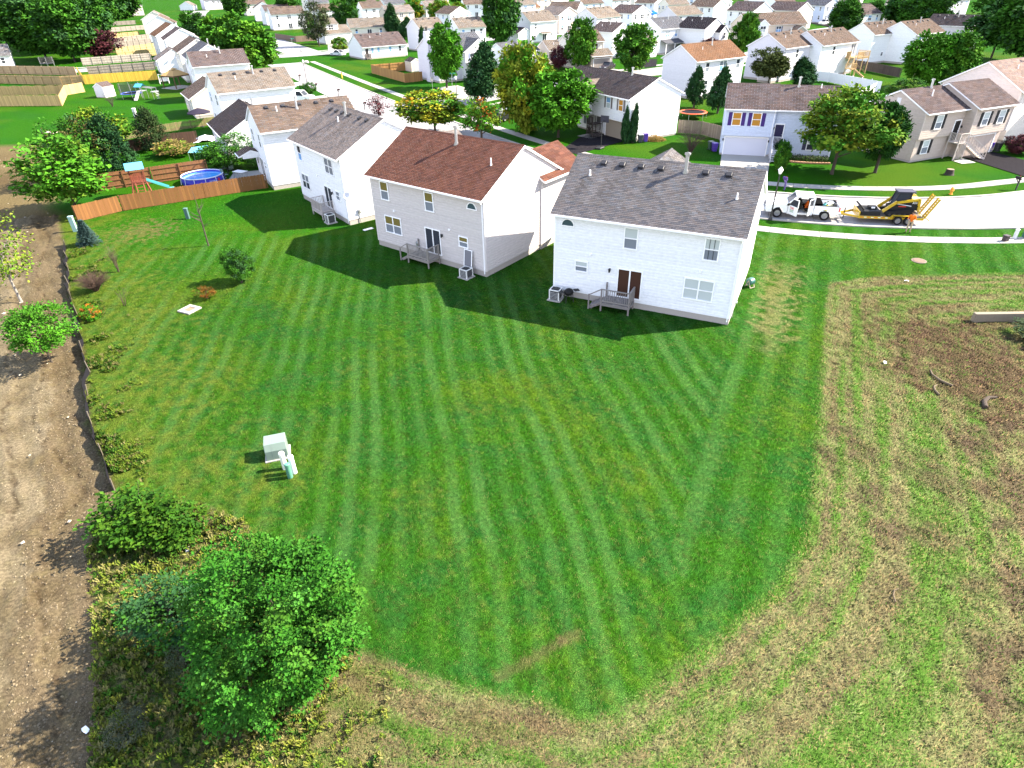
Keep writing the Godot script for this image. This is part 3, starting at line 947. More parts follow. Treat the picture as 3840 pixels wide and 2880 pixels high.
func meter(par: Node3D, S: Transform3D, s: float, y: float) -> void:
	var b := MB.new()
	b.box(S * Vector3(s, y + 0.2, 0.07), Vector3(0.28, 0.42, 0.12), S.basis)
	b.cyl(S * Vector3(s, y + 0.27, 0.12), S * Vector3(s, y + 0.27, 0.22), 0.09, 0.09, 10)
	b.bar(S * Vector3(s, y, 0.06), S * Vector3(s, y - 0.8, 0.06), 0.05)
	part("electric_meter", b, "metal", par)

# deck before a back door; origin at the wall, z outwards
func deck(label: String, H: Node3D, S: Transform3D, s: float, w: float, d: float, y: float, k: Color, steps_left: bool) -> void:
	var G := H.transform * S * Transform3D(Basis.IDENTITY, Vector3(s, 0, 0.02))
	var t := thing("wooden_deck", label, "deck", G.origin)
	t.basis = G.basis
	for i in int(w / 0.14):
		var b := MB.new()
		b.col = k * rng.randf_range(0.8, 1.15)
		b.box(Vector3(-w / 2 + 0.07 + i * 0.14, y - 0.015, d / 2), Vector3(0.132, 0.03, d))
		part("board", b, "wood", t)
	var r := MB.new()
	r.col = k * 0.9
	r.box(Vector3(0, y - 0.12, d - 0.03), Vector3(w, 0.18, 0.04))
	for sx in [-1, 1]: r.box(Vector3(sx * (w / 2 - 0.02), y - 0.12, d / 2), Vector3(0.04, 0.18, d - 0.1))
	part("joist", r, "wood", t)
	var posts := [Vector2(-w / 2 + 0.05, d - 0.05), Vector2(w / 2 - 0.05, d - 0.05), Vector2(-w / 2 + 0.05, 0.08), Vector2(w / 2 - 0.05, 0.08)]
	for i in 4:
		var b := MB.new()
		b.col = k
		var p: Vector2 = posts[i]
		b.box(Vector3(p.x, (y + 0.95) / 2 - 0.1, p.y), Vector3(0.09, y + 0.95 + 0.2, 0.09))
		part("post", b, "wood", t)
	var runs := [[posts[0], posts[1]], [posts[1], posts[3]]]
	if not steps_left: runs.append([posts[0], posts[2]])
	for run in runs:
		var a: Vector2 = run[0]; var e: Vector2 = run[1]
		var b := MB.new()
		b.col = k * 1.05
		b.bar(Vector3(a.x, y + 0.93, a.y), Vector3(e.x, y + 0.93, e.y), 0.1, 0.045)
		b.bar(Vector3(a.x, y + 0.12, a.y), Vector3(e.x, y + 0.12, e.y), 0.05, 0.08)
		part("rail", b, "wood", t)
		var n := int(a.distance_to(e) / 0.135)
		for i in range(1, n):
			var p := a.lerp(e, float(i) / n)
			var q := MB.new()
			q.col = k * rng.randf_range(0.85, 1.12)
			q.box(Vector3(p.x, y + 0.5, p.y), Vector3(0.036, 0.86, 0.036))
			part("baluster", q, "wood", t)
	if steps_left:
		for i in 3:
			var b := MB.new()
			b.col = k * 0.95
			b.box(Vector3(-w / 2 - 0.16 - i * 0.28, y - 0.19 * (i + 1) + 0.0, d * 0.5), Vector3(0.28, 0.04, d * 0.8))
			part("step", b, "wood", t)
		var b := MB.new()
		b.col = k
		for q in [0.1, 0.9]:
			b.bar(Vector3(-w / 2, y - 0.12, d * (0.1 + q * 0.8)), Vector3(-w / 2 - 0.85, 0.02, d * (0.1 + q * 0.8)), 0.04, 0.2)
		b.bar(Vector3(-w / 2 + 0.05, y + 0.93, d - 0.05), Vector3(-w / 2 - 0.8, y + 0.4, d - 0.05), 0.06)
		b.bar(Vector3(-w / 2 - 0.8, y + 0.45, d - 0.05), Vector3(-w / 2 - 0.8, -0.05, d - 0.05), 0.08)
		part("stringer", b, "wood", t)

func air_unit(label: String, at: Vector3, yaw: float, tall := 0.68) -> void:
	var t := thing("air_conditioner", label, "air conditioner", at, yaw, "outdoor cooling units")
	var b := MB.new()
	b.cbox(Vector3(0, 0.03, 0), Vector3(0.95, 0.1, 0.95), 0.02)
	part("pad", b, "concrete", t)
	b = MB.new()
	b.col = Color(0.06, 0.06, 0.065)
	b.cbox(Vector3(0, tall / 2 + 0.08, 0), Vector3(0.68, tall - 0.06, 0.68), 0.05)
	part("coil", b, "satin", t)
	b = MB.new()
	b.col = Color(0.62, 0.62, 0.6)
	for sx in [-1, 1]:
		for sz in [-1, 1]: b.box(Vector3(sx * 0.33, tall / 2 + 0.08, sz * 0.33), Vector3(0.07, tall, 0.07))
	b.box(Vector3(0, tall + 0.08, 0.33), Vector3(0.72, 0.06, 0.06)); b.box(Vector3(0, tall + 0.08, -0.33), Vector3(0.72, 0.06, 0.06))
	b.box(Vector3(0.33, tall + 0.08, 0), Vector3(0.06, 0.06, 0.6)); b.box(Vector3(-0.33, tall + 0.08, 0), Vector3(0.06, 0.06, 0.6))
	for i in 5: b.box(Vector3(0, 0.2 + i * 0.1, 0.345), Vector3(0.6, 0.012, 0.01))
	part("casing", b, "plastic", t)
	b = MB.new()
	b.col = Color(0.05, 0.05, 0.05)
	for i in 5:
		var pr := []
		b.lathe([Vector2(0.06 + i * 0.055, tall + 0.10), Vector2(0.072 + i * 0.055, tall + 0.115), Vector2(0.084 + i * 0.055, tall + 0.10)], 16)
	b.cyl(Vector3(0, tall + 0.06, 0), Vector3(0, tall + 0.13, 0), 0.09, 0.09, 10)
	part("fan_grille", b, "satin", t)

func build_houses() -> void:
	near_houses()
	split_houses()
	far_houses()

func near_houses() -> void:
	# white house
	var H := house("two_storey_house", "white house with grey shingle roof, nearest the camera, at the head of the lawn", 10.3, -41.1, 25.8)
	var k := block(H, Transform3D.IDENTITY, 11.8, 9.0, 0.43, 5.78, 0.54, "white", "grey", 0)
	var N: Transform3D = side_xf("N", 11.8, 9.0)
	half_round(H, N, -4.98, 5.02, 0.46)
	window(H, N, -0.77, 4.02, 0.92, 1.42, 1, 2, "blind", "screen")
	window(H, N, 4.17, 4.02, 0.92, 1.42, 1, 2, "blind", "screen")
	for i in 2:
		var mu := MB.new()
		mu.box(N * Vector3(4.02 + i * 0.28, 4.73, 0.055), Vector3(0.03, 1.3, 0.012))
		part("window_bar", mu, "dark_metal", H)
	window(H, N, -3.94, 1.98, 0.92, 0.78, 1, 2, "blind", "screen")
	window(H, N, 3.76, 1.34, 1.86, 1.42, 2, 2, "blind", "blind")
	slide_door(H, N, -0.62, 0.66, 1.65, 2.02, "brown")
	wall_lamp(H, N, -1.98, 2.45)
	vent_cap(H, N, -3.34, 3.3); vent_cap(H, N, 3.72, 3.27); vent_cap(H, N, -2.1, 1.0)
	for x in [-4.0, -2.75, -1.5, -0.2, 2.6, 4.0]: box_vent(H, k, x, k.L - 0.75)
	stack_pipe(H, k, 1.35, k.L - 0.75, 0.95, 0.11, true)
	stack_pipe(H, k, -4.6, k.L - 1.9, 0.35, 0.05, false); stack_pipe(H, k, 4.85, k.L - 2.6, 0.35, 0.05, false)
	var Rr: Transform3D = side_xf("R", 11.8, 9.0)
	meter(H, Rr, -3.6, 0.95)
	# front wing
	block(H, Transform3D(Basis(Vector3.UP, PI / 2), Vector3(-1.4, 0, -4.4)), 6.5, 5.4, 0.43, 5.6, 0.6, "white", "grey", 1, {"spout": false})
	deck("weathered grey deck at the sliding door of the white house", H, N, -1.15, 1.95, 1.25, 0.62, Color(0.20, 0.18, 0.17), true)
	var hp: Transform3D = H.transform
	air_unit("cooling unit at the left corner of the white house's back wall", hp * Vector3(-5.45, 0, 5.2), H.rotation.y)
	var g := thing("kettle_grill", "black covered grill beside the cooling unit of the white house", "grill", hp * Vector3(-4.5, 0, 5.25), 0.3)
	var b := MB.new()
	b.col = Color(0.012, 0.012, 0.013)
	b.blob(Vector3(0, 0.72, 0), Vector3(0.34, 0.26, 0.3), 8)
	part("bowl", b, "satin", g)
	b = MB.new()
	b.col = Color(0.02, 0.02, 0.02)
	b.box(Vector3(-0.55, 0.78, 0), Vector3(0.36, 0.03, 0.34)); b.box(Vector3(0.55, 0.78, 0), Vector3(0.36, 0.03, 0.34))
	part("side_shelf", b, "satin", g)
	b = MB.new()
	for sx in [-0.28, 0.28]:
		for sz in [-0.2, 0.2]: b.bar(Vector3(sx, 0, sz), Vector3(sx * 0.8, 0.6, sz * 0.8), 0.04)
	part("cart", b, "dark_metal", g)
	var hr := thing("hose_reel", "green hose reel beside the white house's sunlit end wall", "hose reel", hp * Vector3(6.35, 0, -1.9), 0.5)
	b = MB.new()
	b.col = Color(0.03, 0.11, 0.10)
	for i in 6: b.cyl(Vector3(-0.17 + i * 0.058, 0.42, 0), Vector3(-0.17 + (i + 1) * 0.058, 0.42, 0), 0.26 - 0.03 * (i % 2), 0.23 + 0.03 * (i % 2), 14)
	part("hose_coil", b, "plastic", hr)
	b = MB.new()
	b.col = Color(0.32, 0.27, 0.21)
	for sx in [-0.2, 0.2]:
		b.bar(Vector3(sx, 0, -0.25), Vector3(sx, 0.5, 0), 0.04); b.bar(Vector3(sx, 0, 0.25), Vector3(sx, 0.5, 0), 0.04)
	b.bar(Vector3(-0.2, 0.03, 0.25), Vector3(0.2, 0.03, 0.25), 0.04); b.bar(Vector3(-0.2, 0.03, -0.25), Vector3(0.2, 0.03, -0.25), 0.04)
	part("stand", b, "plastic", hr)
	# brown-red roof
	H = house("two_storey_house", "mauve-grey sided house with brown-red shingle roof beside the white house", -3.4, -49.9, 38.2)
	k = block(H, Transform3D.IDENTITY, 11.6, 9.2, 0.43, 5.78, 0.54, "mauve", "red", 0)
	N = side_xf("N", 11.6, 9.2)
	window(H, N, -4.25, 4.0, 0.92, 1.46, 1, 2, "olive", "screen"); window(H, N, 0.55, 3.96, 0.92, 1.46, 1, 2, "olive", "screen")
	half_round(H, N, 4.72, 4.92, 0.46)
	window(H, N, -3.7, 1.38, 1.86, 1.42, 2, 2, "olive", "screen")
	slide_door(H, N, 0.63, 0.68, 1.6, 2.0, "dark")
	window(H, N, 3.74, 1.86, 0.92, 0.84, 1, 2, "olive", "screen")
	wall_lamp(H, N, 1.62, 2.35)
	vent_cap(H, N, -3.4, 3.3); vent_cap(H, N, 2.4, 2.95)
	meter(H, N, -1.09, 0.9)
	stack_pipe(H, k, 0.15, k.L - 0.9, 1.05, 0.11, true); stack_pipe(H, k, 4.55, k.L - 2.4, 0.5, 0.045, false)
	block(H, Transform3D(Basis(Vector3.UP, PI / 2), Vector3(3.6, 0, -4.9)), 5.4, 4.6, 0.43, 5.5, 0.6, "mauve", "red", 1, {"spout": false})
	deck("weathered grey deck at the sliding door of the mauve-grey house", H, N, 0.1, 2.25, 1.35, 0.62, Color(0.24, 0.22, 0.20), true)
	hp = H.transform
	air_unit("pale cooling unit below the leaning screen at the mauve-grey house", hp * Vector3(4.55, 0, 5.45), H.rotation.y, 0.6)
	var sp := thing("window_screen", "long white-framed screen leaning on the mauve-grey back wall", "screen", hp * Vector3(4.25, 0, 4.85), H.rotation.y)
	b = MB.new()
	var tilt := Basis(Vector3.RIGHT, -0.12)
	b.box(Vector3(-0.36, 0.93, 0) , Vector3(0.06, 1.85, 0.04), tilt); b.box(Vector3(0.36, 0.93, 0), Vector3(0.06, 1.85, 0.04), tilt)
	b.box(tilt * Vector3(0, 0.89, 0) + Vector3(0, 0.93, 0), Vector3(0.66, 0.06, 0.04), tilt); b.box(tilt * Vector3(0, -0.89, 0) + Vector3(0, 0.93, 0), Vector3(0.66, 0.06, 0.04), tilt)
	part("frame", b, "frame", sp)
	b = MB.new()
	b.col = Color(0.16, 0.16, 0.18)
	b.box(Vector3(0, 0.93, 0), Vector3(0.66, 1.72, 0.015), tilt)
	part("mesh_panel", b, "satin", sp)
	# grey-roofed house to the left of it
	H = house("two_storey_house", "white house with taupe shingle roof, third along the lawn", -13.9, -61.9, 52.8)
	k = block(H, Transform3D.IDENTITY, 10.7, 9.0, 0.43, 5.78, 0.54, "white", "taupe", 0)
	N = side_xf("N", 10.7, 9.0)
	window(H, N, -3.9, 3.96, 0.9, 1.42, 1, 2, "dark", "blue"); window(H, N, 2.75, 3.96, 1.75, 1.42, 2, 2, "screen", "screen")
	window(H, N, -3.66, 1.32, 1.75, 1.42, 2, 2, "screen", "dark")
	slide_door(H, N, 1.6, 0.66, 1.6, 2.0, "dark"); window(H, N, 3.74, 1.86, 0.85, 0.84, 1, 2, "screen", "screen")
	wall_lamp(H, N, 2.62, 2.3); vent_cap(H, N, -0.4, 3.25); vent_cap(H, N, 1.9, 3.1)
	meter(H, side_xf("R", 10.7, 9.0), -3.5, 0.85)
	for x in [-3.9, -2.6, -1.3, 0.1, 2.2, 3.6]: box_vent(H, k, x, k.L - 0.75)
	stack_pipe(H, k, -0.55, k.L - 0.8, 0.9, 0.11, true); stack_pipe(H, k, -0.45, k.L - 1.8, 0.45, 0.05, false)
	k = block(H, Transform3D(Basis(Vector3.UP, PI / 2), Vector3(2.4, 0, -5.6)), 7.5, 5.6, 0.43, 4.2, 0.5, "white", "taupe", 1, {"spout": false})
	box_vent(H, k, 1.2, k.L - 0.8); box_vent(H, k, 2.4, k.L - 0.8)
	deck("weathered deck with plants at the back door of the taupe-roofed white house", H, N, 1.25, 2.3, 1.3, 0.6, Color(0.42, 0.38, 0.36), false)
	hp = H.transform
	air_unit("round-topped cooling unit beside the deck of the taupe-roofed white house", hp * Vector3(3.5, 0, 5.55), H.rotation.y)
	var ds := thing("satellite_dish", "pale satellite dish on the corner of the taupe-roofed house", "satellite dish", hp * Vector3(5.5, 2.5, 4.3), H.rotation.y + 0.6)
	b = MB.new()
	b.col = Color(0.45, 0.45, 0.46)
	b.lathe([Vector2(0, 0), Vector2(0.16, 0.02), Vector2(0.3, 0.09), Vector2(0.31, 0.1), Vector2(0.16, 0.04), Vector2(0, 0.02)], 16)
	var dm := part("dish", b, "plastic", ds)
	dm.rotation = Vector3(0.9, 0, 0); dm.position = Vector3(0, 0.2, 0.2)
	b = MB.new()
	b.bar(Vector3(-0.1, 0, -0.1), Vector3(0, 0.18, 0.2), 0.04)
	part("bracket", b, "metal", ds)
	# fourth house, its back to the patio
	H = house("two_storey_house", "white house with dull brown roof, behind the timber-fenced patio", -22.0, -72.2, -29.3)
	k = block(H, Transform3D.IDENTITY, 10.2, 7.2, 0.43, 5.78, 0.50, "white", "brown", 1)
	var Lw: Transform3D = side_xf("L", 10.2, 7.2)
	window(H, Lw, -1.9, 3.9, 0.95, 1.42, 1, 2, "dark", "screen"); window(H, Lw, 1.7, 3.9, 0.95, 1.42, 1, 2, "screen", "dark")
	window(H, Lw, -2.3, 1.4, 0.95, 1.42, 1, 2, "dark", "dark"); slide_door(H, Lw, 0.0, 0.6, 1.6, 2.0, "dark"); window(H, Lw, 1.9, 1.8, 0.8, 0.8, 1, 2, "screen", "dark")
	for x in [-3.6, -1.9, -0.2, 1.6, 3.3]: box_vent(H, k, x, k.L - 0.7)
	stack_pipe(H, k, -0.6, k.L - 1.2, 0.95, 0.11, true); stack_pipe(H, k, -2.7, k.L - 1.3, 0.45, 0.05, false)
	block(H, Transform3D(Basis(Vector3.UP, PI / 2), Vector3(-5.9, 0, -2.0)), 2.2, 1.8, 2.5, 2.8, 0.4, "white", "brown", 1, {"spout": false, "og": 0.05, "float": true})

func split_houses() -> void:
	# split-level, white end wall
	var H := house("split_level_house", "white split-level with dark brown roof, blank sunlit end wall and basketball drive", 16.4, -91.7, 60.3)
	var k := block(H, Transform3D.IDENTITY, 11.8, 8.4, 2.35, 5.2, 0.46, "white", "dark", 1, {"float": true})
	block_base(H, 11.8, 8.4, 2.35, "white", 0.5)
	var N: Transform3D = side_xf("N", 11.8, 8.4)
	var grey := Color(0.16, 0.14, 0.14)
	window(H, N, 1.53, 3.55, 0.95, 1.4, 1, 2, "blue", "blind"); shutter(H, N, 0.86, 3.6, 0.34, 1.35, grey); shutter(H, N, 2.2, 3.6, 0.34, 1.35, grey)
	window(H, N, 4.12, 3.55, 0.95, 1.4, 1, 2, "gold", "gold"); shutter(H, N, 3.45, 3.6, 0.34, 1.35, grey); shutter(H, N, 4.79, 3.6, 0.34, 1.35, grey)
	var NB := N * Transform3D(Basis.IDENTITY, Vector3(0, 0, -0.45))
	garage_door(H, NB, 3.0, 0.05, 4.6, 2.1, Color(0.26, 0.22, 0.18))
	door(H, NB, -0.9, 1.4, Color(0.10, 0.10, 0.10)); half_round(H, NB, -0.9, 3.75, 0.45)
	wall_lamp(H, NB, 0.35, 1.9)
	block(H, Transform3D(Basis(Vector3.UP, PI / 2), Vector3(-3.6, 0, 2.6)), 4.2, 3.0, 2.35, 5.0, 0.75, "white", "tan", 1, {"float": true, "spout": false})
	block(H, Transform3D(Basis.IDENTITY, Vector3(-9.6, 0, -1.7)), 7.4, 8.0, 0.3, 4.9, 0.46, "white", "dark", 1, {"og": 0.1})
	var bay := Transform3D(Basis.IDENTITY, Vector3(-3.6, 0, 4.7))
	window(H, bay, 0, 3.4, 1.7, 1.4, 2, 2, "blind", "screen"); shutter(H, bay, -1.1, 3.45, 0.34, 1.35, grey); shutter(H, bay, 1.1, 3.45, 0.34, 1.35, grey)
	window(H, NB, -3.6, 0.7, 1.6, 1.2, 2, 1, "screen", "screen")
	stack_pipe(H, k, 1.2, k.L - 0.3, 0.7, 0.11, true)
	var st := thing("front_steps", "dark timber steps up to the white split-level's front door", "steps", H.transform * Vector3(-0.9, 0, 3.75), H.rotation.y)
	stair(st, 1.25, 1.38, 1.6, Color(0.06, 0.045, 0.04), true)
	# pale blue split-level
	H = house("split_level_house", "pale blue split-level with purple shutters and double garage", 31.6, -79.7, 17.0)
	k = block(H, Transform3D(Basis.IDENTITY, Vector3(-2.4, 0, 0.25)), 5.5, 8.0, 2.3, 5.2, 0.48, "blue", "plum", 1, {"float": true})
	var k2 := block(H, Transform3D(Basis.IDENTITY, Vector3(3.6, 0, 0)), 6.9, 7.7, 0.3, 5.15, 0.48, "blue", "plum", 1, {"og": 0.06})
	block_base(H, 5.5, 8.0, 2.3, "blue", 0.35, Vector3(-2.4, 0, 0.25))
	N = Transform3D(Basis.IDENTITY, Vector3(-2.4, 0, 4.25))
	var pur := Color(0.055, 0.03, 0.16)
	for x in [-1.4, 0.78]:
		window(H, N, x, 3.36, 1.02, 1.46, 1, 2, "gold", "gold")
		shutter(H, N, x - 0.74, 3.38, 0.4, 1.42, pur); shutter(H, N, x + 0.74, 3.38, 0.4, 1.42, pur)
	NB = N * Transform3D(Basis.IDENTITY, Vector3(0, 0, -0.35))
	garage_door(H, NB, 0.05, 0.03, 4.7, 1.98, Color(0.55, 0.56, 0.64))
	wall_lamp(H, NB, -2.55, 1.75); wall_lamp(H, NB, 2.55, 1.75)
	var N2 := Transform3D(Basis.IDENTITY, Vector3(3.6, 0, 3.86))
	door(H, N2, -2.55, 1.5, Color(0.035, 0.03, 0.07)); wall_lamp(H, N2, -3.15, 3.2)
	window(H, N2, 1.3, 0.9, 1.15, 1.42, 1, 2, "blind", "dark"); shutter(H, N2, 0.5, 0.92, 0.4, 1.4, Color(0.05, 0.05, 0.08)); shutter(H, N2, 2.1, 0.92, 0.4, 1.4, Color(0.05, 0.05, 0.08))
	window(H, N2, 1.3, 3.4, 1.15, 1.42, 1, 2, "blind", "dark")
	stack_pipe(H, k2, -1.0, k2.L - 0.2, 0.8, 0.11, true); stack_pipe(H, k2, 1.4, k2.L - 0.4, 0.4, 0.05, false)
	st = thing("front_steps", "white timber steps up to the pale blue split-level's door", "steps", H.transform * Vector3(1.05, 0, 3.86), H.rotation.y)
	stair(st, 1.2, 1.48, 1.1, Color(0.62, 0.62, 0.66), false)
	# tan split-level
	H = house("split_level_house", "tan split-level with black shutters, lattice steps and asphalt drive", 49.9, -77.4, -22.5)
	k = block(H, Transform3D(Basis.IDENTITY, Vector3(-3.1, 0, 0)), 6.6, 7.4, 2.5, 5.2, 0.46, "tan", "plum", 1, {"float": true})
	k2 = block(H, Transform3D(Basis.IDENTITY, Vector3(3.2, 0, 0.75)), 6.3, 8.2, 2.5, 5.35, 0.46, "tan", "plum", 1, {"float": true})
	block_base(H, 6.6, 7.4, 2.5, "tan", 0.25, Vector3(-3.1, 0, 0)); block_base(H, 6.3, 8.2, 2.5, "tan", 0.5, Vector3(3.2, 0, 0.75))
	N = Transform3D(Basis.IDENTITY, Vector3(-3.1, 0, 3.7))
	var blk := Color(0.022, 0.02, 0.024)
	window(H, N, -0.9, 3.35, 1.05, 1.5, 1, 2, "blind", "screen"); shutter(H, N, -1.68, 3.38, 0.42, 1.46, blk); shutter(H, N, -0.12, 3.38, 0.42, 1.46, blk)
	NB = N * Transform3D(Basis.IDENTITY, Vector3(0, 0, -0.25))
	window(H, NB, -1.5, 0.75, 1.05, 1.5, 1, 2, "blind", "screen"); shutter(H, NB, -2.28, 0.78, 0.42, 1.46, blk); shutter(H, NB, -0.72, 0.78, 0.42, 1.46, blk)
	door(H, N, 2.3, 1.9, Color(0.018, 0.016, 0.018)); wall_lamp(H, N, 3.0, 3.3)
	N2 = Transform3D(Basis.IDENTITY, Vector3(3.2, 0, 4.85))
	for x in [-1.3, 1.35]:
		window(H, N2, x, 3.35, 1.05, 1.5, 1, 2, "blind", "screen"); shutter(H, N2, x - 0.78, 3.38, 0.42, 1.46, blk); shutter(H, N2, x + 0.78, 3.38, 0.42, 1.46, blk)
	garage_door(H, N2 * Transform3D(Basis.IDENTITY, Vector3(0, 0, -0.5)), -0.2, 0.03, 4.9, 2.1, Color(0.40, 0.34, 0.30))
	stack_pipe(H, k, 1.0, k.L - 0.2, 0.7, 0.11, true); stack_pipe(H, k, -0.2, k.L - 1.6, 0.6, 0.06, false)
	var gv := MB.new()
	gv.col = Color(0.6, 0.58, 0.58)
	gv.box(Vector3(-6.42, 5.9, 0), Vector3(0.05, 0.75, 0.5))
	part("gable_vent", gv, "satin", H)
	st = thing("front_steps", "beige steps with lattice sides at the tan split-level's door", "steps", H.transform * Vector3(-0.8, 0, 3.75), H.rotation.y)
	stair(st, 1.5, 1.88, 1.35, Color(0.50, 0.44, 0.40), true)

# lower storey set back under a floating block
func block_base(par: Node3D, w: float, d: float, h: float, wall: String, inset: float, at := Vector3.ZERO) -> void:
	for side in ["N", "F", "L", "R"]:
		var b := MB.new()
		var dz := d - (inset if side in ["L", "R"] else 0.0)
		var S := Transform3D(Basis.IDENTITY, at) * side_xf(side, w - 0.04, d - 0.04)
		if side == "N": S = S * Transform3D(Basis.IDENTITY, Vector3(0, 0, -inset + 0.02))
		var hw := (w if side in ["N", "F"] else dz) * 0.5 - 0.02
		var off := 0.0
		if side == "R": off = inset * 0.5
		if side == "L": off = -inset * 0.5
		var y := 0.2
		while y < h - 0.01:
			var y2 := minf(y + 0.16, h)
			b.col = WALLS[wall] * rng.randf_range(0.97, 1.0)
			b.quad(S * Vector3(off - hw, y, 0.016), S * Vector3(off + hw, y, 0.016), S * Vector3(off + hw, y2, 0.0), S * Vector3(off - hw, y2, 0.0))
			y = y2
		part("wall", b, "siding", par)
	var f := MB.new()
	f.box(at + Vector3(0, 0.0, -inset * 0.5), Vector3(w - 0.08, 0.42, d - inset - 0.08))
	part("foundation", f, "block", par)
	f = MB.new()
	f.col = WALLS[wall]
	f.box(at + Vector3(0, h - 0.03, 0), Vector3(w - 0.02, 0.06, d - 0.02))
	part("soffit", f, "plain", par)

# landing against the wall (z outwards) with a flight going down along +x or outwards
func stair(t: Node3D, w: float, y: float, d: float, k: Color, sideways: bool) -> void:
	var b := MB.new()
	b.col = k
	b.box(Vector3(0, y - 0.05, d * 0.5), Vector3(w, 0.1, d))
	part("landing", b, "wood", t)
	var n := int(round(y / 0.19))
	for i in range(1, n):
		var q := MB.new()
		q.col = k * rng.randf_range(0.9, 1.1)
		if sideways: q.box(Vector3(w / 2 + (i - 0.5) * 0.27 * 0.8, y - i * y / n - 0.03, d * 0.55 + i * 0.27 * 0.55), Vector3(0.34, 0.05, d * 0.75), Basis(Vector3.UP, -0.5))
		else: q.box(Vector3(0, y - i * y / n - 0.03, d + (i - 0.5) * 0.26), Vector3(w - 0.12, 0.05, 0.28))
		part("step", q, "wood", t)
	var run := (n - 1) * 0.27
	for sx in [-1, 1]:
		var q := MB.new()
		q.col = k
		var a: Vector3; var e: Vector3
		if sideways:
			a = Vector3(w / 2, y - 0.1, d * 0.55 + sx * d * 0.38); e = a + Vector3(run * 0.8, -y + 0.15, run * 0.55)
		else:
			a = Vector3(sx * (w / 2 - 0.04), y - 0.1, d); e = a + Vector3(0, -y + 0.15, run)
		q.bar(a, e, 0.06, 0.2)
		q.bar(a + Vector3(0, 1.0, 0), e + Vector3(0, 1.0, 0), 0.07, 0.07)
		q.bar(a + Vector3(0, 0.3, 0), e + Vector3(0, 0.3, 0), 0.05, 0.05)
		for i in 9:
			var p := a.lerp(e, i / 8.0)
			q.box(p + Vector3(0, 0.5, 0), Vector3(0.04, 1.0, 0.04))
		part("stair_rail", q, "wood", t)
	var g := MB.new()
	g.col = k
	var c := [Vector3(-w / 2 + 0.04, 0, d - 0.04), Vector3(w / 2 - 0.04, 0, d - 0.04), Vector3(-w / 2 + 0.04, 0, 0.06)]
	for p in c: g.box(p + Vector3(0, (y + 0.95) / 2, 0), Vector3(0.09, y + 0.95, 0.09))
	part("post", g, "wood", t)
	g = MB.new()
	g.col = k
	g.bar(c[0] + Vector3(0, y + 0.95, 0), c[1] + Vector3(0, y + 0.95, 0), 0.08, 0.05); g.bar(c[0] + Vector3(0, y + 0.95, 0), c[2] + Vector3(0, y + 0.95, 0), 0.08, 0.05)
	for i in 8:
		g.box(c[0].lerp(c[1], (i + 0.5) / 8) + Vector3(0, y + 0.5, 0), Vector3(0.04, 0.9, 0.04)); g.box(c[0].lerp(c[2], (i + 0.5) / 8) + Vector3(0, y + 0.5, 0), Vector3(0.04, 0.9, 0.04))
	part("railing", g, "wood", t)
	if sideways:
		g = MB.new()
		g.col = k * 0.9
		for i in 14:
			var u := -w / 2 + w * i / 13.0
			g.bar(Vector3(clampf(u - 0.6, -w / 2, w / 2), clampf(0.1, 0, y), d - 0.02), Vector3(clampf(u + 0.6, -w / 2, w / 2), y - 0.12, d - 0.02), 0.03, 0.012)
			g.bar(Vector3(clampf(u + 0.6, -w / 2, w / 2), clampf(0.1, 0, y), d - 0.005), Vector3(clampf(u - 0.6, -w / 2, w / 2), y - 0.12, d - 0.005), 0.03, 0.012)
		part("lattice", g, "wood", t)

func auto_windows(H: Node3D, T: Transform3D, w: float, d: float, he: float, code: String) -> void:
	# code: a list of side + kind, such as "N2 L1"; 2 = two storeys of windows, 1 = one, s = two with shutters, u = upper windows only
	for c in code.split(" ", false):
		var side := c.substr(0, 1)
		var S := T * side_xf(side, w, d)
		var wd := w if side in ["N", "F"] else d
		var kind := c.substr(1)
		var g := ["dark", "screen", "dark", "blue", "dark"]
		var xs := [-0.33, 0.02, 0.33]
		if wd < 7.5: xs = [-0.27, 0.25]
		for i in xs.size():
			var s: float = xs[i] * wd
			var a: String = g[rng.randi() % 5]; var b: String = g[rng.randi() % 5]
			if kind != "1":
				window(H, S, s, he - 1.75, 0.95 if i != 1 or wd < 7.5 else 1.6, 1.42, 1 if i != 1 or wd < 7.5 else 2, 2, a, b)
				if kind == "s":
					shutter(H, S, s - 0.72, he - 1.72, 0.34, 1.36, Color(0.12, 0.13, 0.2)); shutter(H, S, s + 0.72 + (0.32 if i == 1 else 0.0), he - 1.72, 0.34, 1.36, Color(0.12, 0.13, 0.2))
			if kind == "2" or kind == "1":
				if i == 1: slide_door(H, S, s, 0.45, 1.6, 2.0, "dark")
				else: window(H, S, s, 1.2, 0.95, 1.42, 1, 2, b, a)

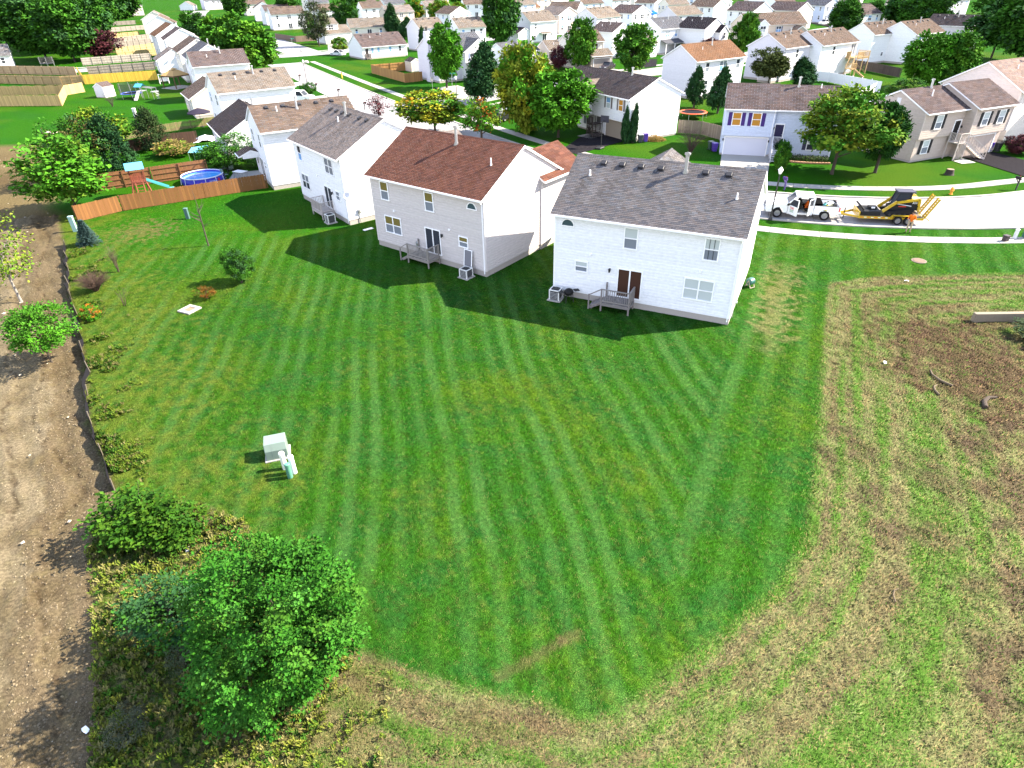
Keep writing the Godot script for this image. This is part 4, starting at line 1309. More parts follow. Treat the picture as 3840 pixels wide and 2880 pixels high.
func far_houses() -> void:
	# x, z, yaw, width, depth, eave, pitch, wall, roof, level of detail, windows, vents, label
	var rows := [
		[-32.8, -85.7, -119.9, 10.5, 8.4, 2.9, 0.54, "white", "dark", 1, "F1", 4, "low white house with dark brown roof behind the patio shrubs"],
		[-36.6, -98.5, -33.0, 10.4, 7.2, 5.78, 0.54, "white", "tan", 1, "L2", 5, "white house with mottled tan roof and five vents beside the street"],
		[-48.9, -113.5, -121.2, 8.4, 7.4, 2.9, 0.54, "beige", "brown", 1, "F1", 0, "low beige-sided house with a black umbrella behind it"],
		[-52.9, -129.3, -29.2, 9.5, 7.0, 5.78, 0.54, "white", "plum", 1, "L2", 0, "white house with streaked brown roof beside the tan-roofed gazebo"],
		[-60.5, -143.3, -118.9, 10.8, 8.0, 5.78, 0.54, "white", "slate", 1, "Lu F2", 0, "white house with blue-grey roof, gable end to the lawns"],
		[-68.6, -157.4, -119.7, 10.9, 8.1, 5.78, 0.54, "cream", "brown", 2, "F2", 3, "cream gable house with brown roof just beyond the blue-grey roofed one"],
		[-80.4, -170.8, -120.4, 7.3, 7.8, 2.9, 0.54, "white", "taupe", 2, "F1", 0, "low white gable with taupe roof behind the yellow fence"],
		[-86.5, -190.9, -118.2, 11.4, 8.3, 5.78, 0.54, "white", "plum", 2, "F2", 3, "white gable house with plum-brown roof in the middle of the left row"],
		[-95.5, -205.9, -122.4, 11.5, 9.6, 5.78, 0.54, "white", "rust", 2, "F2", 2, "white gable house with rust-brown roof in the left row"],
		[-124.5, -262.7, -110.0, 11.8, 9.0, 5.78, 0.54, "white", "brown", 2, "F2", 0, "white gable house in the left row, beyond the rust-brown roof"],
		[-142.0, -295.6, -112.0, 11.8, 9.3, 5.78, 0.54, "cream", "taupe", 2, "F2", 0, "cream gable house at the far end of the left row"],
		[-34.9, -194.5, -33.9, 13.0, 9.5, 2.9, 0.54, "white", "plum", 1, "", 3, "low white house with brown roof standing alone on the corner lawn"],
		[10.0, -228.5, -34.4, 10.4, 9.0, 5.78, 0.54, "white", "tan", 1, "", 3, "white house with tan roof and a small porch roof at its patio door"],
		[31.3, -240.9, -45.3, 13.0, 9.7, 5.78, 0.54, "lilac", "tan", 2, "Nu", 5, "lilac gable house with wide tan roof behind the green maples"],
		[25.6, -296.8, 21.6, 12.2, 9.0, 5.78, 0.54, "white", "brown", 2, "Ns", 0, "white shuttered house with brown roof and porch, far middle"],
		[27.4, -182.5, 53.8, 8.1, 6.4, 5.78, 0.54, "white", "plum", 1, "Ru", 0, "narrow white house with brown roof between two maples"],
		[42.3, -189.5, -36.3, 10.6, 8.0, 5.78, 0.54, "white", "slate", 1, "", 0, "white house with grey roof and full-width front porch"],
		[51.5, -186.3, 55.3, 9.5, 7.9, 5.78, 0.54, "white", "black", 1, "", 0, "white house with near-black roof and two shuttered front gables"],
		[34.8, -121.7, -31.7, 11.7, 7.7, 5.78, 0.54, "lilac", "rust", 1, "", 0, "pale house with rust-brown roof behind the two young pear trees"],
		[54.9, -138.6, -36.8, 10.9, 7.9, 5.78, 0.54, "lilac", "brown", 1, "", 4, "pale house with brown roof behind the willow"],
		[64.3, -142.2, -34.2, 12.3, 7.8, 5.78, 0.54, "white", "brown", 1, "", 5, "white house with brown roof and a tall timber deck"],
		[84.3, -160.9, -26.0, 10.0, 7.2, 5.78, 0.54, "white", "brown", 1, "", 5, "white house with brown roof right of the timber deck"],
		[92.1, -159.9, -33.7, 11.9, 8.0, 5.78, 0.54, "white", "brown", 1, "N2", 5, "white house with brown roof half hidden by the two bushy trees"],
		[112.2, -177.4, 47.4, 10.5, 7.4, 5.78, 0.54, "lilac", "dark", 1, "R2", 5, "pale house with dark roof beside the tall trees at the right"],
		[64.3, -86.7, -26.4, 11.8, 9.6, 5.78, 0.54, "rose", "pink", 1, "", 0, "rose-beige house with pinkish roof at the right edge"],
		[-93.4, -311.6, -26.2, 13.8, 9.3, 5.78, 0.54, "white", "brown", 2, "N2", 4, "white house with brown roof behind the fenced corner yard"],
		[-125.3, -380.0, -110.6, 11.8, 9.5, 5.78, 0.54, "white", "plum", 2, "F2", 0, "white gable house left of the fenced corner yard's house"],
		[-80.5, -334.4, -36.0, 12.0, 9.1, 5.78, 0.54, "white", "brown", 2, "N2", 4, "white house with dormer behind the grey-green street tree"],
		[-57.1, -239.6, -36.6, 9.4, 7.4, 3.0, 0.54, "white", "tan", 2, "", 0, "low white house with wide garage behind the silver car"],
		[-23.0, -210.5, -33.5, 8.2, 8.2, 5.78, 0.54, "lilac", "tan", 2, "N2", 4, "pale house with tan roof behind the white corner house"],
		[-11.0, -208.3, -28.3, 8.6, 8.1, 5.78, 0.54, "white", "tan", 2, "N2", 3, "white house with tan roof and roof vents beside the tall dark tree"],
		[-63.8, -349.4, -26.9, 10.7, 9.3, 5.78, 0.54, "white", "brown", 2, "N2", 3, "white house with brown roof left of the reddening trees"],
		[-50.9, -266.2, -18.2, 13.3, 9.5, 3.0, 0.54, "cream", "tan", 2, "N1", 0, "low cream house with broad tan roof behind the corner house"],
		[-14.8, -367.5, -13.8, 11.9, 9.1, 5.78, 0.54, "white", "brown", 2, "N2", 0, "white house at the top behind the reddening trees"],
		[-32.9, -348.0, -28.3, 12.8, 8.6, 5.78, 0.54, "white", "taupe", 2, "N2", 0, "white house with taupe roof among the reddening trees"],
		[68.5, -337.0, 52.0, 11.8, 9.1, 5.78, 0.54, "white", "brown", 2, "N2", 0, "white house with brown roof behind the blue canopy"],
		[73.9, -315.7, -21.2, 10.4, 8.3, 5.78, 0.54, "cream", "tan", 2, "N2 L2", 0, "cream house right of the blue canopy"],
		[82.8, -292.2, 54.6, 12.0, 8.8, 5.78, 0.54, "white", "brown", 2, "N2", 0, "white house with brown roof, second right of the blue canopy"],
		[88.2, -258.7, 62.0, 12.6, 9.4, 5.78, 0.54, "white", "plum", 2, "N2", 0, "white house behind the near-black roof, upper right"],
		[101.3, -255.3, 59.4, 12.6, 8.6, 5.78, 0.54, "cream", "plum", 2, "Nu", 0, "cream-walled house with white end wall before the parked cars"],
		[124.4, -283.3, 66.5, 11.8, 8.5, 5.78, 0.54, "blue", "slate", 2, "N2 R2", 0, "blue-grey house with slate roof and arched window by the white cars"],
		[145.1, -291.7, 51.2, 10.6, 9.2, 3.0, 0.54, "white", "dark", 2, "N1", 0, "low white house with dark roof right of the parked cars"],
		[73.4, -198.3, -13.0, 17.6, 9.2, 5.5, 0.54, "beige", "brown", 2, "Ns", 0, "broad beige house with brown roof and a dormer behind the pale houses"],
		[147.2, -268.6, 19.5, 9.1, 7.4, 5.78, 0.54, "beige", "brown", 2, "N2", 0, "beige house with brown roof at the top right among trees"],
		[21.6, -421.1, -31.6, 11.5, 9.1, 5.78, 0.54, "beige", "rust", 2, "N2", 0, "beige house with rust roof at the top middle"],
		[14.3, -384.1, -50.6, 8.0, 7.1, 3.0, 0.54, "beige", "rust", 2, "", 0, "low beige gable in front of the rust-roofed house at the top"],
		[-238.6, -472.1, -119.7, 11.8, 9.4, 5.78, 0.54, "rose", "taupe", 2, "", 0, "rose-beige gable house at the top left beside the woods"],
		[-248.5, -476.8, -116.8, 11.8, 9.2, 5.78, 0.54, "beige", "taupe", 2, "", 0, "beige gable house at the top left, nearest the woods"],
		[-214.4, -538.0, -38.1, 12.3, 9.1, 5.78, 0.54, "lilac", "slate", 2, "Ns", 0, "lilac shuttered house at the top of the left street"],
		[-229.7, -533.0, -100.0, 11.0, 9.2, 3.0, 0.54, "white", "taupe", 2, "", 0, "low white gable house at the top of the left street"],
		[-196.5, -297.0, -33.0, 11.8, 9.1, 5.78, 0.54, "white", "taupe", 2, "N2", 0, "white house at the left edge before the woods"],
		[-137.5, -186.5, -32.7, 12.0, 8.2, 3.0, 0.54, "white", "grey", 2, "N1", 0, "low white outbuilding at the left edge behind the timber fences"],
		[2.0, -168.5, -44.5, 10.8, 6.9, 3.0, 0.54, "white", "slate", 1, "", 0, "low white house with grey roof behind the autumn-tinted tree"],
		[12.5, -171.5, -23.0, 7.0, 6.6, 3.0, 0.54, "beige", "tan", 1, "N1", 0, "low beige house with white window behind the dark shrub"],
		[17.8, -163.2, -23.7, 7.6, 7.2, 5.3, 0.54, "cream", "brown", 1, "", 0, "cream house with brown roof behind the tall green maple"],
		[34.9, -179.3, -42.0, 5.5, 5.8, 3.0, 0.54, "white", "tan", 1, "", 0, "white garage wing with tan roof left of the full-width porch"],
		[124.0, -345.0, -30.0, 12.0, 9.0, 5.78, 0.54, "white", "brown", 2, "N2", 0, "white house at the top right, left of the tree clump"],
		[52.0, -400.0, -30.0, 12.0, 9.0, 5.78, 0.54, "white", "brown", 2, "N2", 0, "white house at the top, left of centre gap"],
		[98.0, -368.0, 55.0, 12.0, 9.0, 5.78, 0.54, "white", "tan", 2, "N2", 0, "white house with tan roof at the top, right of middle"],
		[-80.0, -420.0, -30.0, 12.0, 9.0, 5.78, 0.54, "white", "brown", 2, "N2", 0, "white house at the top above the dormer house"],
		[-150.0, -440.0, -30.0, 12.0, 9.0, 5.78, 0.54, "cream", "brown", 2, "N2", 0, "cream house at the top left across the street from the woods"],
		[-112.0, -440.0, -30.0, 12.0, 9.0, 5.78, 0.54, "white", "slate", 2, "N2", 0, "white house with slate roof at the top left of the middle"],
		[-40.0, -440.0, 55.0, 12.0, 9.0, 5.78, 0.54, "lilac", "plum", 2, "N2", 0, "lilac house with plum roof at the top behind the reddening trees"],
		[150.0, -320.0, 55.0, 12.0, 9.0, 5.78, 0.54, "cream", "tan", 2, "N2", 0, "cream house at the top right behind the low dark-roofed house"],
		[185.0, -300.0, -30.0, 12.0, 9.0, 5.78, 0.54, "lilac", "plum", 2, "N2", 0, "lilac house at the top right beyond the tree clump"],
		[-175.0, -500.0, 57.0, 12.0, 9.0, 5.78, 0.5, "white", "brown", 2, "N2 R2", 0, "white house with brown roof, first from the left in the crowded topmost rows"],
		[-108.0, -345.0, -31.0, 12.0, 9.0, 5.78, 0.5, "white", "plum", 2, "N2", 0, "white house with plum-brown roof, second from the left in the crowded topmost rows"],
		[-125.0, -480.0, -31.0, 12.0, 9.0, 5.78, 0.5, "cream", "dark", 2, "N2", 0, "cream house with dark roof, third from the left in the crowded topmost rows"],
		[-70.0, -455.0, 57.0, 12.0, 9.0, 5.78, 0.5, "lilac", "tan", 2, "N2 R2", 0, "lilac house with tan roof, fourth from the left in the crowded topmost rows"],
		[-60.0, -395.0, -31.0, 12.0, 9.0, 5.78, 0.5, "white", "slate", 2, "N2", 0, "white house with slate-grey roof, fifth from the left in the crowded topmost rows"],
		[-45.0, -305.0, -31.0, 12.0, 9.0, 5.78, 0.5, "beige", "taupe", 2, "N2", 0, "beige house with taupe roof, sixth from the left in the crowded topmost rows"],
		[-20.0, -285.0, 57.0, 12.0, 9.0, 5.78, 0.5, "white", "brown", 2, "N2 R2", 0, "white house with brown roof, seventh from the left in the crowded topmost rows"],
		[-12.0, -460.0, -31.0, 12.0, 9.0, 5.78, 0.5, "white", "brown", 2, "N2", 0, "white house with brown roof, eighth from the left in the crowded topmost rows"],
		[0.0, -318.0, -31.0, 12.0, 9.0, 5.78, 0.5, "white", "plum", 2, "N2", 0, "white house with plum-brown roof, ninth from the left in the crowded topmost rows"],
		[4.0, -425.0, 57.0, 12.0, 9.0, 5.78, 0.5, "cream", "dark", 2, "N2 R2", 0, "cream house with dark roof, tenth from the left in the crowded topmost rows"],
		[8.0, -350.0, -31.0, 12.0, 9.0, 5.78, 0.5, "lilac", "tan", 2, "N2", 0, "lilac house with tan roof, eleventh from the left in the crowded topmost rows"],
		[34.0, -465.0, -31.0, 12.0, 9.0, 5.78, 0.5, "white", "slate", 2, "N2", 0, "white house with slate-grey roof, twelfth from the left in the crowded topmost rows"],
		[20.0, -262.0, 57.0, 12.0, 9.0, 5.78, 0.5, "beige", "taupe", 2, "N2 R2", 0, "beige house with taupe roof, thirteenth from the left in the crowded topmost rows"],
		[40.0, -345.0, -31.0, 12.0, 9.0, 5.78, 0.5, "white", "brown", 2, "N2", 0, "white house with brown roof, fourteenth from the left in the crowded topmost rows"],
		[58.0, -375.0, -31.0, 12.0, 9.0, 5.78, 0.5, "white", "brown", 2, "N2", 0, "white house with brown roof, fifteenth from the left in the crowded topmost rows"],
		[46.0, -262.0, 57.0, 12.0, 9.0, 5.78, 0.5, "white", "plum", 2, "N2 R2", 0, "white house with plum-brown roof, sixteenth from the left in the crowded topmost rows"],
		[78.0, -425.0, -31.0, 12.0, 9.0, 5.78, 0.5, "cream", "dark", 2, "N2", 0, "cream house with dark roof, seventeenth from the left in the crowded topmost rows"],
		[60.0, -245.0, -31.0, 12.0, 9.0, 5.78, 0.5, "lilac", "tan", 2, "N2", 0, "lilac house with tan roof, eighteenth from the left in the crowded topmost rows"],
		[96.0, -330.0, 57.0, 12.0, 9.0, 5.78, 0.5, "white", "slate", 2, "N2 R2", 0, "white house with slate-grey roof, nineteenth from the left in the crowded topmost rows"],
		[135.0, -385.0, -31.0, 12.0, 9.0, 5.78, 0.5, "beige", "taupe", 2, "N2", 0, "beige house with taupe roof, twentieth from the left in the crowded topmost rows"],
		[118.0, -312.0, -31.0, 12.0, 9.0, 5.78, 0.5, "white", "brown", 2, "N2", 0, "white house with brown roof, twenty-first from the left in the crowded topmost rows"],
		[165.0, -350.0, 57.0, 12.0, 9.0, 5.78, 0.5, "white", "brown", 2, "N2 R2", 0, "white house with brown roof, twenty-second from the left in the crowded topmost rows"],
		[112.0, -228.0, -31.0, 12.0, 9.0, 5.78, 0.5, "white", "plum", 2, "N2", 0, "white house with plum-brown roof, twenty-third from the left in the crowded topmost rows"],
	]
	var hs := []
	for r in rows:
		var two: bool = r[5] > 4.0
		var H := house("two_storey_house" if two else "single_storey_house", r[12], r[0], r[1], r[2], "houses of the estate")
		var k := block(H, Transform3D.IDENTITY, r[3], r[4], 0.35, r[5], r[6], r[7], r[8], r[9])
		auto_windows(H, Transform3D.IDENTITY, r[3], r[4], r[5], r[10])
		for i in r[11]: box_vent(H, k, -r[3] * 0.36 + r[3] * 0.72 * i / maxi(1, r[11] - 1), k.L - 0.7)
		if r[9] < 2:
			stack_pipe(H, k, r[3] * 0.06, k.L - 0.9, 0.8, 0.1, true)
			stack_pipe(H, k, -r[3] * 0.2, k.L - 1.8, 0.4, 0.05, false)
		hs.append([H, k])
	# what is particular to some of them
	var S: Transform3D
	var H: Node3D
	# n6: small porch roof on its left wall
	# corner house
	H = hs[11][0]; S = side_xf("N", 13.0, 9.5)
	door(H, S, -5.3, 0.45, Color(0.05, 0.045, 0.045))
	for x in [-3.7, -1.93, 1.54, 4.43]: window(H, S, x, 1.28, 0.85, 1.42, 1, 2, "blue" if x < 4.0 else "dark", "blue" if x < 4.0 else "dark")
	deck("small dark landing at the back door of the corner house", H, S, -5.3, 1.3, 1.1, 0.4, Color(0.18, 0.15, 0.14), false)
	# tan roof with porch roof
	H = hs[12][0]; S = side_xf("N", 10.4, 9.0)
	window(H, S, -3.2, 3.85, 0.9, 1.45, 1, 2, "screen", "dark"); window(H, S, -4.0, 0.7, 1.7, 1.5, 2, 2, "dark", "dark"); slide_door(H, S, 0.3, 0.4, 1.6, 2.0, "dark"); window(H, S, 3.2, 1.8, 0.8, 0.6, 1, 1, "dark", "dark")
	block(H, Transform3D(Basis.IDENTITY, Vector3(0.2, 0, 4.9)), 3.6, 1.4, 2.5, 2.6, 0.3, "white", "tan", 2, {"float": true, "skip": "NFLR"})
	block(H, Transform3D(Basis(Vector3.UP, PI / 2), Vector3(-7.0, 0, 1.0)), 6.0, 5.0, 0.35, 3.0, 0.5, "white", "dark", 2, {})
	# porch house (far middle), full-width porch
	H = hs[16][0]; S = side_xf("N", 10.6, 8.0)
	for a in [[-2.7, 1.9, 2], [0.57, 0.95, 1], [3.6, 1.9, 2]]: window(H, S, a[0], 3.85, a[1], 1.5, a[2], 2, "blind", "blue")
	porch(H, S, 0.0, 10.4, 2.0, "slate")
	# near-black roof with two front gables (its gable end faces right)
	H = hs[17][0]; S = side_xf("R", 9.5, 7.9)
	window(H, S, 1.6, 3.7, 0.95, 1.45, 1, 2, "dark", "dark"); shutter(H, S, 0.95, 3.72, 0.3, 1.4, Color(0.4, 0.38, 0.44)); shutter(H, S, 2.25, 3.72, 0.3, 1.4, Color(0.4, 0.38, 0.44))
	block(H, Transform3D(Basis.IDENTITY, Vector3(5.2, 0, -1.6)), 2.4, 3.2, 0.35, 4.9, 0.8, "white", "black", 1, {"spout": false})
	var SB := Transform3D(Basis(Vector3.UP, PI / 2), Vector3(6.42, 0, -1.6))
	window(H, SB, 0, 3.5, 0.95, 1.45, 1, 2, "dark", "dark"); shutter(H, SB, -0.65, 3.52, 0.3, 1.4, Color(0.4, 0.38, 0.44)); shutter(H, SB, 0.65, 3.52, 0.3, 1.4, Color(0.4, 0.38, 0.44))
	porch(H, S, 0.6, 7.6, 1.9, "plum")
	# rust-brown roof
	H = hs[18][0]; S = side_xf("N", 11.7, 7.7)
	window(H, S, -3.1, 4.0, 0.95, 1.48, 1, 2, "dark", "screen"); window(H, S, 0.7, 4.0, 1.8, 1.5, 2, 2, "screen", "blue"); window(H, S, 4.4, 4.0, 0.95, 1.48, 1, 2, "dark", "screen")
	window(H, S, -3.4, 1.3, 1.8, 1.45, 2, 2, "dark", "screen"); slide_door(H, S, 1.0, 0.5, 1.6, 2.0, "dark")
	# pale house behind the willow
	H = hs[19][0]; S = side_xf("N", 10.9, 7.9)
	window(H, S, -0.97, 3.9, 0.95, 1.5, 1, 2, "dark", "dark"); window(H, S, 3.2, 1.2, 0.8, 0.7, 1, 1, "dark", "dark")
	block(H, Transform3D(Basis(Vector3.UP, PI / 2), Vector3(-5.5, 0, 2.2)), 3.0, 4.4, 0.35, 2.8, 0.5, "lilac", "black", 1, {})
	# timber deck house: cantilevered upper floor over a lower one
	H = hs[20][0]; S = side_xf("N", 12.3, 7.8)
	window(H, S, -1.9, 3.95, 0.9, 1.5, 1, 2, "dark", "dark"); slide_door(H, S, 4.9, 3.35, 1.7, 2.05, "screen")
	tall_deck(H.transform * Transform3D(Basis.IDENTITY, Vector3(5.0, 0, 3.95)))
	# house right of the deck
	H = hs[21][0]; S = side_xf("N", 10.0, 7.2)
	window(H, S, 1.5, 3.8, 0.9, 1.5, 1, 2, "dark", "dark"); window(H, S, 3.9, 3.8, 0.9, 1.5, 1, 2, "dark", "dark"); slide_door(H, S, 1.4, 0.4, 1.6, 2.0, "brown"); window(H, S, 3.9, 0.9, 1.7, 1.4, 2, 2, "dark", "dark"); window(H, S, -0.9, 1.4, 0.8, 0.8, 1, 2, "dark", "dark")
	# rose-beige house at the right edge
	H = hs[24][0]; S = side_xf("N", 11.8, 9.6)
	block(H, Transform3D(Basis(Vector3.UP, PI / 2), Vector3(2.0, 0, 4.0)), 5.0, 5.0, 0.35, 5.4, 0.6, "rose", "plum", 1, {"spout": false})
	# low white house with the garage behind the silver car
	H = hs[28][0]; S = side_xf("N", 9.4, 7.4)
	garage_door(H, S, 1.0, 0.1, 4.8, 2.1, Color(0.75, 0.75, 0.77))
	block(H, Transform3D(Basis.IDENTITY, Vector3(-1.6, 0, -0.6)), 5.0, 5.4, 3.2, 5.7, 0.5, "white", "tan", 2, {"float": true})
	window(H, Transform3D(Basis.IDENTITY, Vector3(-1.6, 0, 2.12)), 0, 4.0, 1.7, 1.4, 2, 2, "dark", "dark")
	# white cars' house: garage wing
	H = hs[41][0]
	block(H, Transform3D(Basis(Vector3.UP, PI / 2), Vector3(-3.5, 0, 5.6)), 5.5, 6.6, 0.2, 3.0, 0.5, "white", "brown", 2, {})
	garage_door(H, Transform3D(Basis.IDENTITY, Vector3(-3.5, 0, 8.36)), 0, 0.1, 4.8, 2.1, Color(0.5, 0.5, 0.6))
	H = hs[42][0]; S = side_xf("N", 17.6, 9.2)
	porch(H, S, -4.0, 8.0, 1.8, "brown")
	block(H, Transform3D(Basis(Vector3.UP, PI / 2), Vector3(-5.0, 0, 3.8)), 3.4, 3.2, 3.0, 5.6, 0.7, "white", "brown", 2, {"float": true})
	window(H, Transform3D(Basis.IDENTITY, Vector3(-5.0, 0, 5.52)), 0, 3.9, 1.7, 1.5, 2, 2, "dark", "blind")
	block(H, Transform3D(Basis(Vector3.UP, PI / 2), Vector3(5.6, 0, 4.6)), 5.6, 6.3, 0.35, 3.1, 0.6, "tan", "brown", 2, {})
	H = hs[52][0]
	block(H, Transform3D(Basis(Vector3.UP, PI / 2), Vector3(-2.6, 0, 4.2)), 4.6, 5.6, 0.35, 2.9, 0.5, "white", "slate", 1, {})
	H = hs[54][0]; S = side_xf("N", 7.6, 7.2)
	window(H, S, 1.8, 3.4, 1.0, 1.5, 1, 2, "brown", "dark")
	block(H, Transform3D(Basis.IDENTITY, Vector3(1.5, 0, 4.7)), 5.4, 4.4, 0.2, 2.7, 0.45, "tan", "tan", 1, {})
	garage_door(H, Transform3D(Basis.IDENTITY, Vector3(1.5, 0, 6.92)), 0, 0.1, 4.2, 2.05, Color(0.3, 0.27, 0.25))
	H = hs[55][0]
	garage_door(H, side_xf("N", 5.5, 5.8), 0, 0.1, 4.4, 2.1, Color(0.72, 0.72, 0.75))
	# lilac house with the chimney beside the small fenced yard
	H = house("two_storey_house", "white and lilac house with chimney and blue-shuttered front gable", -11.1, -148.1, -33.2, "houses of the estate")
	var k := block(H, Transform3D.IDENTITY, 11.5, 8.9, 0.35, 5.78, 0.54, "lilac", "slate", 1)
	var b := MB.new()
	b.col = WALLS["lilac"]
	b.box(Vector3(-6.1, 4.4, 1.0), Vector3(0.75, 8.8, 1.7))
	b.box(Vector3(-6.1, 9.0, 1.0), Vector3(0.85, 0.4, 1.2))
	var ch := part("chimney", b, "siding", H)
	b = MB.new()
	b.cyl(Vector3(-6.1, 9.2, 1.0), Vector3(-6.1, 9.75, 1.0), 0.22, 0.2, 10)
	b.cyl(Vector3(-6.1, 9.8, 1.0), Vector3(-6.1, 9.95, 1.0), 0.34, 0.2, 10)
	part("chimney_cap", b, "dark_metal", ch)
	block(H, Transform3D(Basis(Vector3.UP, PI / 2), Vector3(2.9, 0, 3.9)), 4.6, 6.4, 0.35, 5.4, 0.62, "white", "slate", 1, {"spout": false})
	S = Transform3D(Basis.IDENTITY, Vector3(2.9, 0, 6.22))
	for x in [-1.6, 1.4]:
		window(H, S, x, 3.7, 0.95, 1.5, 1, 2, "dark", "dark"); shutter(H, S, x - 0.72, 3.72, 0.36, 1.45, Color(0.20, 0.23, 0.34)); shutter(H, S, x + 0.72, 3.72, 0.36, 1.45, Color(0.20, 0.23, 0.34))
	porch(H, S, 0, 6.4, 1.6, "slate")
	garage_door(H, S, 1.2, 0.1, 3.6, 2.1, Color(0.7, 0.7, 0.74))

func porch(H: Node3D, S: Transform3D, s: float, w: float, d: float, roof: String) -> void:
	var b := MB.new()
	b.col = ROOFS[roof][0]
	var a := atan2(0.75, d + 0.2)
	b.box(S * Vector3(s, 3.0, (d + 0.2) / 2), Vector3(w, 0.12, (d + 0.2) / cos(a)), S.basis * Basis(Vector3.RIGHT, a))
	part("porch_roof", b, "shingle", H)
	b = MB.new()
	b.box(S * Vector3(s, 2.52, d), Vector3(w - 0.1, 0.2, 0.14), S.basis)
	for i in 4: b.box(S * Vector3(s - w / 2 + 0.2 + (w - 0.4) * i / 3.0, 1.25, d), Vector3(0.16, 2.5, 0.16), S.basis)
	part("porch_post", b, "trim", H)
	b = MB.new()
	b.box(S * Vector3(s, 0.12, d / 2), Vector3(w, 0.3, d), S.basis)
	part("porch_floor", b, "concrete", H)

func tall_deck(G: Transform3D) -> void:
	var t := thing("raised_deck", "tall new timber deck with stairs, on the white house in the upper right", "deck", G.origin)
	t.basis = G.basis
	var k := Color(0.42, 0.29, 0.14)
	var w := 4.4; var d := 2.6; var y := 3.2
	for i in 16:
		var b := MB.new()
		b.col = k * rng.randf_range(0.85, 1.15)
		b.box(Vector3(-w / 2 + 0.14 + i * 0.275, y, d / 2), Vector3(0.26, 0.05, d))
		part("board", b, "wood", t)
	for p in [Vector2(-2.1, 2.5), Vector2(2.1, 2.5), Vector2(0, 2.5)]:
		var b := MB.new()
		b.col = k * 0.9
		b.box(Vector3(p.x, (y + 1) / 2, p.y), Vector3(0.13, y + 1, 0.13))
		part("post", b, "wood", t)
	var r := MB.new()
	r.col = k
	for e in [[Vector3(-2.1, 0, 2.5), Vector3(2.1, 0, 2.5)], [Vector3(2.1, 0, 2.5), Vector3(2.1, 0, 0.1)], [Vector3(-2.1, 0, 1.0), Vector3(-2.1, 0, 0.1)]]:
		r.bar(e[0] + Vector3(0, y + 1, 0), e[1] + Vector3(0, y + 1, 0), 0.12, 0.05); r.bar(e[0] + Vector3(0, y - 0.15, 0), e[1] + Vector3(0, y - 0.15, 0), 0.05, 0.26)
		for i in 16: r.box(e[0].lerp(e[1], i / 15.0) + Vector3(0, y + 0.5, 0), Vector3(0.05, 0.95, 0.05))
	part("railing", r, "wood", t)
	# two flights with a landing
	var landing := MB.new()
	landing.col = k
	landing.box(Vector3(-4.6, 1.5, 3.0), Vector3(1.5, 0.1, 1.5))
	for p in [Vector3(-5.3, 0, 3.7), Vector3(-3.9, 0, 3.7), Vector3(-5.3, 0, 2.3)]: landing.box(p + Vector3(0, 1.25, 0), Vector3(0.1, 2.5, 0.1))
	landing.bar(Vector3(-5.3, 2.5, 3.7), Vector3(-3.9, 2.5, 3.7), 0.1, 0.05); landing.bar(Vector3(-5.3, 2.5, 3.7), Vector3(-5.3, 2.5, 2.3), 0.1, 0.05)
	for i in 7:
		landing.box(Vector3(-5.3 + i * 0.23, 2.0, 3.7), Vector3(0.05, 0.95, 0.05)); landing.box(Vector3(-5.3, 2.0, 2.3 + i * 0.23), Vector3(0.05, 0.95, 0.05))
	part("landing", landing, "wood", t)
	for i in 8:
		var b := MB.new()
		b.col = k * rng.randf_range(0.9, 1.1)
		b.box(Vector3(-2.3 - i * 0.25, y - 0.1 - i * 0.2, 1.6 + i * 0.1), Vector3(0.28, 0.05, 1.1))
		part("step", b, "wood", t)
	for i in 7:
		var b := MB.new()
		b.col = k * rng.randf_range(0.9, 1.1)
		b.box(Vector3(-4.3 + i * 0.2, 1.35 - i * 0.2, 4.0 + i * 0.2), Vector3(1.0, 0.05, 0.28), Basis(Vector3.UP, 0.6))
		part("step", b, "wood", t)
	var sr := MB.new()
	sr.col = k
	for z in [1.05, 2.15]:
		sr.bar(Vector3(-2.1, y - 0.2, z), Vector3(-4.2, 1.45, z + 0.8), 0.06, 0.25); sr.bar(Vector3(-2.1, y + 0.85, z), Vector3(-4.2, 2.45, z + 0.8), 0.09, 0.05)
		for i in 8: sr.box(Vector3(-2.1, y + 0.3, z).lerp(Vector3(-4.2, 1.95, z + 0.8), i / 7.0), Vector3(0.05, 1.0, 0.05))
	for q in [-0.45, 0.45]:
		sr.bar(Vector3(-4.5 + q, 1.45, 3.75 - q * 0.4), Vector3(-3.0 + q, 0.05, 5.2 - q * 0.4), 0.06, 0.25); sr.bar(Vector3(-4.5 + q, 2.45, 3.75 - q * 0.4), Vector3(-3.0 + q, 1.0, 5.2 - q * 0.4), 0.09, 0.05)
	part("stair_rail", sr, "wood", t)

